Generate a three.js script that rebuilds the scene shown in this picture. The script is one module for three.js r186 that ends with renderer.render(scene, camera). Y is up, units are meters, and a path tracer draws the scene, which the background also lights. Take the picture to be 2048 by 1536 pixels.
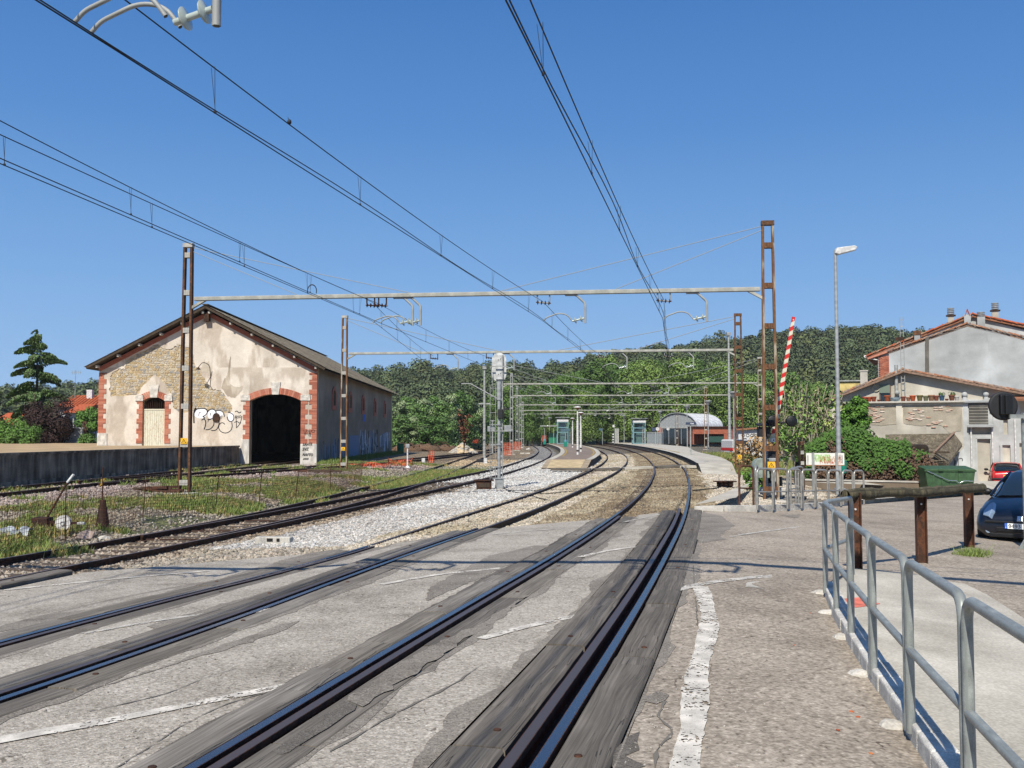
import * as THREE from 'three';
import { mergeGeometries } from 'three/addons/utils/BufferGeometryUtils.js';
import { RoundedBoxGeometry } from 'three/addons/geometries/RoundedBoxGeometry.js';

// ---------------------------------------------------------------- camera, sky, sun, exposure
const EYE = 1.72, FOCAL = 1990, HORIZON = 872;
const PITCH = Math.atan((HORIZON - 768) / FOCAL);
const scene = new THREE.Scene();
const camera = new THREE.PerspectiveCamera(2 * Math.atan(768 / FOCAL) * 180 / Math.PI, 4 / 3, 0.1, 6000);
camera.position.set(0, EYE, 0);
camera.rotation.set(PITCH, 0, 0);
scene.add(camera);

const renderer = new THREE.WebGLRenderer({ antialias: true });
renderer.toneMapping = THREE.LinearToneMapping;
renderer.toneMappingExposure = 1.2;
renderer.shadowMap.enabled = true;

const SUN_DIR = new THREE.Vector3(-0.30, 1.0, 0.89).normalize();
{ // clear sky: deeper blue overhead, paler towards the horizon, a soft aureole round the sun
  const w = 512, h = 256, data = new Float32Array(w * h * 4);
  const stops = [[0, .325, .50, .715], [.05, .265, .44, .695], [.16, .168, .341, .634], [.3, .086, .23, .525], [.46, .044, .155, .42], [.8, .032, .115, .32], [1.58, .026, .09, .26]];
  const d = new THREE.Vector3();
  for (let j = 0; j < h; j++) for (let i = 0; i < w; i++) {
    const el = ((j + .5) / h - .5) * Math.PI, az = ((i + .5) / w - .5) * 2 * Math.PI;
    d.set(Math.cos(el) * Math.cos(az), Math.sin(el), Math.cos(el) * Math.sin(az));
    let c;
    if (el <= 0) c = [.30, .36, .42];
    else {
      let k = 0; while (k < stops.length - 2 && el > stops[k + 1][0]) k++;
      const a = stops[k], b = stops[k + 1], t = Math.min(1, (el - a[0]) / (b[0] - a[0]));
      c = [1, 2, 3].map(n => a[n] + (b[n] - a[n]) * t);
    }
    const glow = el > -.05 ? Math.pow(Math.max(0, d.dot(SUN_DIR)), 12) * .35 : 0;
    data.set([c[0] + glow, c[1] + glow, c[2] + glow * .9, 1], (j * w + i) * 4);
  }
  const sky = new THREE.DataTexture(data, w, h, THREE.RGBAFormat, THREE.FloatType);
  sky.mapping = THREE.EquirectangularReflectionMapping;
  sky.magFilter = sky.minFilter = THREE.LinearFilter;
  sky.needsUpdate = true;
  scene.background = sky; scene.environment = sky;
}
const sun = new THREE.DirectionalLight(new THREE.Color(1, .94, .83), 4.7);
sun.position.copy(SUN_DIR).multiplyScalar(120).add(new THREE.Vector3(0, 0, -40));
sun.target.position.set(0, 0, -40);
sun.castShadow = true;
sun.shadow.mapSize.set(4096, 4096);
Object.assign(sun.shadow.camera, { left: -80, right: 80, top: 80, bottom: -80, near: 1, far: 320 });
scene.add(sun, sun.target);

// ---------------------------------------------------------------- helpers
const V = (x, y, z) => new THREE.Vector3(x, y, z);
const lerp = (a, b, t) => a + (b - a) * t, clamp = (v, a, b) => Math.min(b, Math.max(a, v));
const smooth = (a, b, v) => { const t = clamp((v - a) / (b - a), 0, 1); return t * t * (3 - 2 * t); };
function rng(seed) { let a = seed >>> 0; return () => { a = (a + 0x6D2B79F5) | 0; let t = Math.imul(a ^ (a >>> 15), 1 | a); t = (t + Math.imul(t ^ (t >>> 7), 61 | t)) ^ t; return ((t ^ (t >>> 14)) >>> 0) / 4294967296; }; }
function hash(x, y, s) { let h = Math.imul(x, 374761393) ^ Math.imul(y, 668265263) ^ Math.imul(s, 2147483647 & 0x5bd1e995); h = Math.imul(h ^ (h >>> 13), 1274126177); return ((h ^ (h >>> 16)) >>> 0) / 4294967296; }
function noise(x, y, p = 0, s = 1) { // value noise, periodic when p > 0
  const xi = Math.floor(x), yi = Math.floor(y), fx = x - xi, fy = y - yi, u = fx * fx * (3 - 2 * fx), v = fy * fy * (3 - 2 * fy);
  const m = (k) => p ? ((k % p) + p) % p : k;
  const a = hash(m(xi), m(yi), s), b = hash(m(xi + 1), m(yi), s), c = hash(m(xi), m(yi + 1), s), e = hash(m(xi + 1), m(yi + 1), s);
  return a + (b - a) * u + (c - a) * v + (a - b - c + e) * u * v;
}
function fbm(x, y, p = 0, oct = 4, s = 1) { let f = 0, a = .5, n = 0; for (let i = 0; i < oct; i++) { f += a * noise(x, y, p, s + i * 17); n += a; x *= 2; y *= 2; p *= 2; a *= .5; } return f / n; }

// a pixel of the survey photograph as a ray from the eye point, used only to find where things stand
function ray(px, py) {
  const vx = (px - 1024) / FOCAL, vy = -(py - 768) / FOCAL, c = Math.cos(PITCH), s = Math.sin(PITCH);
  return V(vx, vy * c + s, vy * s - c);
}
function onLevel(px, py, y) { const r = ray(px, py); return r.multiplyScalar((y - EYE) / r.y).add(V(0, EYE, 0)); }
function onGround(px, py, h) { let p = onLevel(px, py, 0); for (let i = 0; i < 12; i++) p = onLevel(px, py, h(p.x, -p.z)); return p; }
function atDepth(px, py, d) { const r = ray(px, py); return r.multiplyScalar(d / -r.z).add(V(0, EYE, 0)); }

// textures ---------------------------------------------------------
function dataTexture(w, h, fn, srgb = true) {
  const d = new Uint8Array(w * h * 4);
  for (let j = 0; j < h; j++) for (let i = 0; i < w; i++) { const c = fn(i / w, j / h, i, j), k = (j * w + i) * 4; d[k] = clamp(c[0], 0, 255); d[k + 1] = clamp(c[1], 0, 255); d[k + 2] = clamp(c[2], 0, 255); d[k + 3] = 255; }
  const t = new THREE.DataTexture(d, w, h, THREE.RGBAFormat);
  t.wrapS = t.wrapT = THREE.RepeatWrapping; t.magFilter = THREE.LinearFilter; t.minFilter = THREE.LinearMipmapLinearFilter; t.generateMipmaps = true;
  if (srgb) t.colorSpace = THREE.SRGBColorSpace;
  t.needsUpdate = true; return t;
}
const grey = (f) => (u, v, i, j) => { const g = f(u, v, i, j); return [g, g, g]; };
function scaled(t, metres, metresV = metres) { const c = t.clone(); c.repeat.set(1 / metres, 1 / metresV); c.needsUpdate = true; return c; }
function canvasTexture(w, h, draw) {
  const c = document.createElement('canvas'); c.width = w; c.height = h; draw(c.getContext('2d'), w, h);
  const t = new THREE.CanvasTexture(c); t.colorSpace = THREE.SRGBColorSpace; t.magFilter = THREE.LinearFilter; t.anisotropy = 8; return t;
}
// geometry ---------------------------------------------------------
function bx(w, h, d, x = 0, y = 0, z = 0, rx = 0, ry = 0, rz = 0) {
  const g = new THREE.BoxGeometry(w, h, d);
  if (rx || ry || rz) g.applyMatrix4(new THREE.Matrix4().makeRotationFromEuler(new THREE.Euler(rx, ry, rz)));
  return g.translate(x, y, z);
}
function rbx(w, h, d, r, x = 0, y = 0, z = 0, rx = 0, ry = 0, rz = 0, seg = 2) {
  const g = new RoundedBoxGeometry(w, h, d, seg, r);
  if (rx || ry || rz) g.applyMatrix4(new THREE.Matrix4().makeRotationFromEuler(new THREE.Euler(rx, ry, rz)));
  return g.translate(x, y, z);
}
function rod(a, b, r1, r2 = r1, seg = 10) {
  const d = b.clone().sub(a), L = d.length(), g = new THREE.CylinderGeometry(r2, r1, L, seg, 1);
  g.translate(0, L / 2, 0); g.applyQuaternion(new THREE.Quaternion().setFromUnitVectors(V(0, 1, 0), d.normalize()));
  return g.translate(a.x, a.y, a.z);
}
function bar(a, b, w, h) { // rectangular bar from a to b, width across (horizontal), height
  const d = b.clone().sub(a), L = d.length(), g = new THREE.BoxGeometry(w, h, L);
  const m = new THREE.Matrix4().lookAt(V(0, 0, 0), d, Math.abs(d.y) / L > .98 ? V(0, 0, 1) : V(0, 1, 0));
  g.applyMatrix4(m); const c = a.clone().add(b).multiplyScalar(.5); return g.translate(c.x, c.y, c.z);
}
function tube(pts, r, seg = 8, n = 0, tension = .5) {
  const c = new THREE.CatmullRomCurve3(pts, false, 'centripetal', tension);
  return new THREE.TubeGeometry(c, n || pts.length * 4, r, seg, false);
}
function poly(points, radius) { // polyline with its corners rounded off, for bent pipes
  const path = new THREE.CurvePath();
  let last = points[0];
  for (let i = 1; i < points.length - 1; i++) {
    const p = points[i], a = points[i - 1].clone().sub(p), b = points[i + 1].clone().sub(p), r = Math.min(radius, a.length() * .49, b.length() * .49);
    const s = p.clone().addScaledVector(a.normalize(), r), e = p.clone().addScaledVector(b.normalize(), r);
    path.add(new THREE.LineCurve3(last, s)); path.add(new THREE.QuadraticBezierCurve3(s, p, e)); last = e;
  }
  path.add(new THREE.LineCurve3(last, points[points.length - 1])); return path;
}
function bent(points, r, radius = .12, seg = 10, n = 0) { return new THREE.TubeGeometry(poly(points, radius), n || points.length * 10, r, seg, false); }
function lathe(profile, seg = 24) { return new THREE.LatheGeometry(profile.map(p => new THREE.Vector2(p[0], p[1])), seg); }
function metreUV(g, s = 1) { // box-projected uv in metres
  const p = g.attributes.position, n = g.attributes.normal, uv = new Float32Array(p.count * 2);
  for (let i = 0; i < p.count; i++) {
    const ax = Math.abs(n.getX(i)), ay = Math.abs(n.getY(i)), az = Math.abs(n.getZ(i));
    const x = p.getX(i) * s, y = p.getY(i) * s, z = p.getZ(i) * s;
    if (ay >= ax && ay >= az) { uv[2 * i] = x; uv[2 * i + 1] = z; } else if (ax >= az) { uv[2 * i] = z; uv[2 * i + 1] = y; } else { uv[2 * i] = x; uv[2 * i + 1] = y; }
  }
  g.setAttribute('uv', new THREE.BufferAttribute(uv, 2)); return g;
}
function fromArrays(pos, idx, uv, col) {
  const g = new THREE.BufferGeometry();
  g.setAttribute('position', new THREE.Float32BufferAttribute(pos, 3));
  if (uv) g.setAttribute('uv', new THREE.Float32BufferAttribute(uv, 2));
  if (col) g.setAttribute('color', new THREE.Float32BufferAttribute(col, 3));
  if (idx) g.setIndex(idx); g.computeVertexNormals(); return g;
}
function joined(list) {
  if (list.length === 1) return list[0];
  return mergeGeometries(list.map(g => { const q = g.index ? g.toNonIndexed() : g; for (const k of Object.keys(q.attributes)) if (!['position', 'normal', 'uv'].includes(k)) q.deleteAttribute(k); if (!q.attributes.uv) q.setAttribute('uv', new THREE.Float32BufferAttribute(new Float32Array(q.attributes.position.count * 2), 2)); return q; }));
}
const used = {};
const numbered = (n) => { used[n] = (used[n] ?? -1) + 1; return used[n] ? `${n}_${String(used[n]).padStart(3, '0')}` : n; };
function obj(name, geos, m, parent = scene, keepUV = false) {
  const g = joined(Array.isArray(geos) ? geos : [geos]);
  if (!keepUV) metreUV(g);
  const o = new THREE.Mesh(g, m); o.name = parent === scene ? numbered(name) : name; parent.add(o); return o;
}
function mesh(name, g, m, parent) { const o = new THREE.Mesh(g, m); o.name = name; parent.add(o); return o; } // a piece that shares its geometry
function tag(o, label, category, group) { o.userData.label = label; o.userData.category = category; if (group) o.userData.group = group; return o; }
function thing(name, label, category, pos = V(0, 0, 0), turn = 0, group) { const o = new THREE.Group(); o.name = numbered(name); o.position.copy(pos); o.rotation.y = turn; scene.add(o); return tag(o, label, category, group); }
function part(name, parent) { const o = new THREE.Group(); o.name = name; parent.add(o); return o; }
function struct(o) { o.userData.kind = 'structure'; return o; }
function stuff(o, label, category) { o.userData.kind = 'stuff'; if (label) { o.userData.label = label; o.userData.category = category; } return o; }
function dup(src, pos, turn, label) { const r = src.clone(); r.name = numbered(src.name.replace(/_\d{3}$/, '')); r.userData = { ...src.userData }; r.position.copy(pos); r.rotation.y = turn; if (label) r.userData.label = label; scene.add(r); return r; }

// ---------------------------------------------------------------- materials
const std = (o) => new THREE.MeshStandardMaterial({ roughness: .85, metalness: 0, ...o });
const T = {};
T.asphalt = dataTexture(1024, 1024, (u, v) => {
  const a = fbm(u * 8, v * 8, 8, 5, 3), g = noise(u * 256, v * 256, 256, 5), g2 = noise(u * 128, v * 128, 128, 9), st = fbm(u * 4, v * 4, 4, 4, 41);
  const w = Math.abs(fbm(u * 6, v * 6, 6, 5, 77) - .5), cr = w < .0035 && fbm(u * 4, v * 4, 4, 2, 55) > .55 ? -52 : 0;
  const g3 = noise(u * 512, v * 512, 512, 8), s = (a - .5) * 34 + (g - .5) * 46 + (g3 - .5) * 38 + (g2 - .5) * 26 + (st > .62 ? -(st - .62) * 90 : 0) + (g > .93 ? 22 : 0) - (g < .08 ? 34 : 0) + cr;
  return [158 + s, 150 + s, 138 + s * .98];
});
T.asphaltBump = dataTexture(512, 512, grey((u, v) => 128 + (noise(u * 192, v * 192, 192, 5) - .5) * 170 + (fbm(u * 8, v * 8, 8, 4, 3) - .5) * 120), false);
T.fine = dataTexture(512, 512, grey((u, v) => 128 + (noise(u * 128, v * 128, 128, 15) - .5) * 120 + (fbm(u * 8, v * 8, 8, 4, 13) - .5) * 120), false);
T.blot = dataTexture(512, 512, grey((u, v) => 205 + (fbm(u * 6, v * 6, 6, 6, 21) - .5) * 90 + (noise(u * 120, v * 120, 120, 22) - .5) * 26));
T.gravel = dataTexture(1024, 1024, (u, v) => {
  const x = u * 70, y = v * 70; let d1 = 9, id = 0; const xi = Math.floor(x), yi = Math.floor(y);
  for (let a = -1; a <= 1; a++) for (let b = -1; b <= 1; b++) { const cx = ((xi + a) % 70 + 70) % 70, cy = ((yi + b) % 70 + 70) % 70, dx = xi + a + hash(cx, cy, 1) - x, dy = yi + b + hash(cx, cy, 2) - y, d = dx * dx + dy * dy; if (d < d1) { d1 = d; id = hash(cx, cy, 3); } }
  const g = 150 + (id - .5) * 150 - d1 * 95 + (fbm(u * 6, v * 6, 6, 4, 5) - .5) * 60; return [g + (id - .5) * 14, g, g - (id - .5) * 22];
});
T.wood = dataTexture(1024, 1024, (u, v) => { // grain runs along v
  const wob = fbm(u * 4, v * 2, 0, 3, 4) * .09, k = fbm((u + wob) * 60, v * 3, 0, 4, 31), k2 = fbm((u + wob) * 150, v * 7, 0, 3, 33), b = fbm(u * 5, v * 5, 0, 4, 35);
  const crack = Math.abs(fbm((u + wob) * 22, v * 1.6, 0, 3, 39) - .5) < .008 && b > .5 ? -60 : 0;
  const g = 140 + (k - .5) * 62 + (k2 - .5) * 40 + (b - .5) * 60 + crack; return [g + 3, g - 1, g - 7];
});
T.woodBump = dataTexture(512, 512, grey((u, v) => { const wob = fbm(u * 4, v * 2, 0, 3, 4) * .09; return 128 + (fbm((u + wob) * 60, v * 3, 0, 4, 31) - .5) * 200 + (Math.abs(fbm((u + wob) * 22, v * 1.6, 0, 3, 39) - .5) < .010 ? -90 : 0); }), false);
T.rust = dataTexture(512, 512, (u, v) => { const a = fbm(u * 10, v * 10, 10, 5, 61), b = fbm(u * 40, v * 40, 40, 3, 62), s = (b - .5) * 60; return a > .52 ? [116 + s, 82 + s * .8, 56 + s * .6] : [88 + s, 66 + s * .8, 48 + s * .6]; });
T.paintRust = dataTexture(512, 512, (u, v) => { const a = fbm(u * 6, v * 3, 0, 5, 66), b = fbm(u * 50, v * 50, 50, 3, 62), s = (b - .5) * 40, t = smooth(.46, .6, a); return [lerp(118, 172, t) + s, lerp(84, 164, t) + s, lerp(56, 150, t) + s]; });
T.plaster = dataTexture(1024, 1024, (u, v) => {
  const a = fbm(u * 5, v * 5, 5, 6, 71), b = fbm(u * 14, v * 14, 14, 4, 72), n = noise(u * 200, v * 200, 200, 73), st = fbm(u * 9, v * 3, 9, 4, 74);
  let r = 209, g = 199, bl = 185; const s = (a - .5) * 38 + (b - .5) * 26 + (n - .5) * 14; const p = smooth(.55, .7, st) * 26;
  return [r + s - p, g + s - p * 1.1, bl + s - p * 1.15];
});
T.concrete = dataTexture(1024, 1024, (u, v) => { const a = fbm(u * 6, v * 6, 6, 6, 81), n = noise(u * 230, v * 230, 230, 82), s = (a - .5) * 56 + (n - .5) * 30; return [182 + s, 177 + s, 167 + s]; });
T.streak = dataTexture(1024, 512, (u, v) => { const a = fbm(u * 60, v * 2, 0, 4, 85), b = fbm(u * 8, v * 6, 0, 5, 86), n = noise(u * 300, v * 150, 0, 87), s = (a - .5) * 120 + (b - .5) * 70 + (n - .5) * 20; return [118 + s, 113 + s, 106 + s]; });
T.brick = dataTexture(256, 256, (u, v) => { const a = fbm(u * 8, v * 8, 8, 4, 91), n = noise(u * 60, v * 60, 60, 92), s = (a - .5) * 60 + (n - .5) * 34; return [184 + s, 124 + s * .75, 102 + s * .65]; });
T.roof = dataTexture(1024, 1024, (u, v) => { const a = fbm(u * 6, v * 6, 6, 6, 95), l = fbm(u * 30, v * 30, 30, 4, 96), s = (a - .5) * 70 + (l > .6 ? 34 : 0) - (l < .36 ? 30 : 0); return [140 + s, 133 + s, 120 + s]; });
T.greywall = dataTexture(1024, 1024, (u, v) => { const a = fbm(u * 4, v * 4, 4, 6, 101), b = fbm(u * 2, v * 12, 0, 4, 102), n = noise(u * 200, v * 200, 200, 103), s = (a - .5) * 84 + (b - .5) * 26 + (n - .5) * 10; return [186 + s, 185 + s, 181 + s]; });
T.wear = dataTexture(1024, 1024, grey((u, v) => { const a = fbm(u * 70, v * 70, 70, 4, 111), b = fbm(u * 6, v * 6, 6, 4, 112); return clamp((a * .6 + b * .4 - .3) * 2.6 + .16, 0, 1) * 255; }), false);
const M = {
  asphalt: std({ map: scaled(T.asphalt, 3.7), bumpMap: scaled(T.asphaltBump, 1.3), bumpScale: .006, roughness: .93 }),
  sandy: std({ map: scaled(T.asphalt, 2.9), color: 0xfff2dc, bumpMap: scaled(T.asphaltBump, 1.1), bumpScale: .009, roughness: .95 }),
  road: std({ map: scaled(T.asphalt, 5.3), color: 0xf4eee8, bumpMap: scaled(T.asphaltBump, 1.3), bumpScale: .004, roughness: .9 }),
  tar: std({ map: scaled(T.asphalt, 2.3), color: 0xd4d2d0, bumpMap: scaled(T.asphaltBump, .7), bumpScale: .006, roughness: .85 }),
  darkTar: std({ map: scaled(T.asphalt, 1.9), color: 0xa4a3a2, bumpMap: scaled(T.asphaltBump, .7), bumpScale: .008, roughness: .9 }),
  paint: std({ map: scaled(T.blot, .7), color: 0xf4ecde, alphaMap: scaled(T.wear, 1.3), alphaTest: .34, roughness: .8 }),
  paintWorn: std({ map: scaled(T.blot, .6), color: 0xe6e0d4, alphaMap: scaled(T.wear, .9), alphaTest: .5, roughness: .85 }),
  redPaint: std({ map: scaled(T.blot, .9), color: 0xff8a72, roughness: .9 }),
  wood: [0xd2cdc6, 0xc0bab2, 0xb2aca4, 0xc8c1b6, 0xaea8a0, 0x9e9890, 0xb6afa6].map(c => std({ map: scaled(T.wood, .9, 2.6), color: c, bumpMap: scaled(T.woodBump, .9, 2.6), bumpScale: .010, roughness: .92 })),
  sleeper: std({ map: scaled(T.wood, .9, 2.6), color: 0x8f7d6c, bumpMap: scaled(T.woodBump, .9, 2.6), bumpScale: .012, roughness: .95 }),
  railRust: std({ map: scaled(T.rust, .9), color: 0xb9a49a, roughness: .8, metalness: .25, bumpMap: scaled(T.fine, .3), bumpScale: .002 }),
  railDark: std({ map: scaled(T.rust, .9), color: 0x93807a, roughness: .75, metalness: .3 }),
  railTop: std({ color: 0x666b74, roughness: .26, metalness: .9, bumpMap: scaled(T.fine, .4), bumpScale: .0002 }),
  railTopDark: std({ color: 0x5a4c44, roughness: .42, metalness: .45 }),
  railTopDull: std({ color: 0x7a6a60, roughness: .5, metalness: .6 }),
  concrete: std({ map: scaled(T.concrete, 3.1), roughness: .92, bumpMap: scaled(T.fine, 1.1), bumpScale: .004 }),
  paleConcrete: std({ map: scaled(T.concrete, 3.3), color: 0xfaf8f2, roughness: .92, bumpMap: scaled(T.fine, .9), bumpScale: .005 }),
  kerb: std({ map: scaled(T.blot, 1.1), color: 0xf4efe4, roughness: .92, bumpMap: scaled(T.fine, .5), bumpScale: .01 }),
  streaked: std({ map: scaled(T.streak, 14, 2.4), color: 0xffeed8, roughness: .95, bumpMap: scaled(T.fine, 1.2), bumpScale: .01 }),
  yellowDirt: std({ map: scaled(T.concrete, 5), color: 0xf2d6ae, roughness: 1, bumpMap: scaled(T.fine, 1.6), bumpScale: .02 }),
  plaster: std({ map: scaled(T.plaster, 6.3), roughness: .95, bumpMap: scaled(T.fine, 2.1), bumpScale: .012 }),
  plasterGrey: std({ map: scaled(T.plaster, 5.1), color: 0xe4e2dc, roughness: .95, bumpMap: scaled(T.fine, 2.1), bumpScale: .012 }),
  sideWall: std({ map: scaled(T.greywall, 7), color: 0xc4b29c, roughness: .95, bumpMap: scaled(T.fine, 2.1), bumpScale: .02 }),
  mortar: std({ map: scaled(T.plaster, 3), color: 0xfdf0d6, roughness: 1, bumpMap: scaled(T.fine, .7), bumpScale: .03 }),
  brick: [0xffffff, 0xf0dcd4, 0xdcc4bc, 0xffe6da].map(c => std({ map: scaled(T.brick, .5), color: c, roughness: .92, bumpMap: scaled(T.fine, .4), bumpScale: .008 })),
  paleBrick: [0xf6dccb, 0xe8c4ae, 0xfff0e2, 0xdcb09a].map(c => std({ map: scaled(T.blot, .5), color: c, roughness: .95 })),
  crack: std({ color: 0x6a655d, roughness: 1 }),
  whiteStone: std({ map: scaled(T.blot, 1.3), color: 0xf2ebdf, roughness: .9, bumpMap: scaled(T.fine, .7), bumpScale: .006 }),
  stones: [0xe6d6b8, 0xdccfb8, 0xcdc6ba, 0xe2ca9c, 0xf0e6d4, 0xbfbab2, 0xdcc298, 0xece0c4].map(c => std({ map: scaled(T.blot, .8), color: c, roughness: .95, bumpMap: scaled(T.fine, .35), bumpScale: .02 })),
  roof: [0xf2ece0, 0xdcd6ca, 0xe6dccb, 0xcfc8bc].map(c => std({ map: scaled(T.roof, 4.7), color: c, roughness: .95 })),
  roofEdge: std({ map: scaled(T.roof, 2), color: 0x8b8478, roughness: .95 }),
  darkWood: std({ map: scaled(T.wood, .6, 2), color: 0x7a6a58, roughness: .9 }),
  dark: std({ color: 0x1b1a19, roughness: .95 }),
  black: std({ color: 0x0d0e0f, roughness: .5 }),
  blackMatt: std({ map: scaled(T.blot, .5), color: 0x26272a, roughness: .7 }),
  mastBrown: std({ map: scaled(T.rust, 1.6), color: 0xdcc9ae, roughness: .85 }),
  mastDark: std({ map: scaled(T.rust, 1.6), color: 0xa09082, roughness: .85, metalness: .1 }),
  mastRust: std({ map: scaled(T.rust, 1.2), color: 0xf0e2d2, roughness: .9 }),
  mastMixed: std({ map: scaled(T.paintRust, 1.6, 4), color: 0xe6dfd4, roughness: .85 }),
  batten: std({ map: scaled(T.blot, .8), color: 0xc9c6bd, roughness: .8 }),
  galv: std({ map: scaled(T.blot, .7), color: 0xb6babb, roughness: .6, metalness: .2 }),
  galvPale: std({ map: scaled(T.blot, .9), color: 0xbabdba, roughness: .65, metalness: .1 }),
  beam: std({ map: scaled(T.blot, 1.3), color: 0xc4c3b8, roughness: .75 }),
  railing: std({ map: scaled(T.blot, .5), color: 0xabb0ab, roughness: .42, metalness: .15 }),
  hoop: std({ map: scaled(T.blot, .5), color: 0xc6c2b8, roughness: .35, metalness: .45 }),
  hoopRust: std({ map: scaled(T.rust, .5), color: 0xd8beb0, roughness: .8 }),
  wire: std({ color: 0x23262a, roughness: .6, metalness: .3 }),
  wireGrey: std({ color: 0x8c9092, roughness: .6, metalness: .3 }),
  insulator: std({ color: 0x3a241d, roughness: .25 }),
  glassInsulator: new THREE.MeshPhysicalMaterial({ color: 0xa9b3ac, roughness: .15, clearcoat: .6 }),
  white: std({ map: scaled(T.blot, .6), color: 0xf6f5f2, roughness: .6 }),
  plateWhite: std({ map: scaled(T.blot, .6), color: 0xe2e4e2, roughness: .6 }),
  cream: std({ map: scaled(T.blot, .9), color: 0xefe7cf, roughness: .7 }),
  red: std({ color: 0xc4261f, roughness: .5 }),
  stripe: std({ map: scaled(T.blot, .9), color: 0xc8a850, roughness: .8 }),
  yellow: std({ color: 0xe8b31c, roughness: .55 }),
  green: std({ map: scaled(T.blot, .7), color: 0x456840, roughness: .55 }),
  greenBin: std({ color: 0x117a66, roughness: .45 }),
  greyGreen: std({ map: scaled(T.blot, .7), color: 0xa6b3a8, roughness: .6 }),
  brownSteel: std({ map: scaled(T.rust, .8), color: 0xc0a596, roughness: .8 }),
  bark: std({ map: scaled(T.wood, .5, 1.1), color: 0xa29a78, roughness: .95, bumpMap: scaled(T.woodBump, .5, 1.1), bumpScale: .03 }),
  trunk: std({ map: scaled(T.wood, .7, 1.8), color: 0x9c8f80, roughness: .95 }),
  terracotta: [0xd2703e, 0xc2643a, 0xb55a36, 0xd98550].map(c => std({ map: scaled(T.blot, .8), color: c, roughness: .9 })),
  oldTile: [0xb49078, 0xa38672, 0x98857a, 0xb0795a].map(c => std({ map: scaled(T.blot, .5), color: c, roughness: .95 })),
  net: std({ color: 0x5e382a, roughness: .8 }),
  netOrange: std({ color: 0xd8603c, roughness: .75 }),
  glass: new THREE.MeshPhysicalMaterial({ color: 0xffffff, roughness: .03, transmission: 1, thickness: 0, ior: 1.5 }),
  darkGlass: new THREE.MeshPhysicalMaterial({ color: 0x1a2226, roughness: .06, clearcoat: 1 }),
  wallGrey: std({ map: scaled(T.greywall, 6.1), color: 0xe4e9ee, roughness: .95, bumpMap: scaled(T.fine, 2), bumpScale: .008 }),
  wallWhite: std({ map: scaled(T.greywall, 4.1), color: 0xf6fafe, roughness: .95, bumpMap: scaled(T.fine, 1.7), bumpScale: .006 }),
  wallCream: std({ map: scaled(T.greywall, 4.3), color: 0xfaf3e6, roughness: .95, bumpMap: scaled(T.fine, 1.7), bumpScale: .008 }),
};
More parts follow.
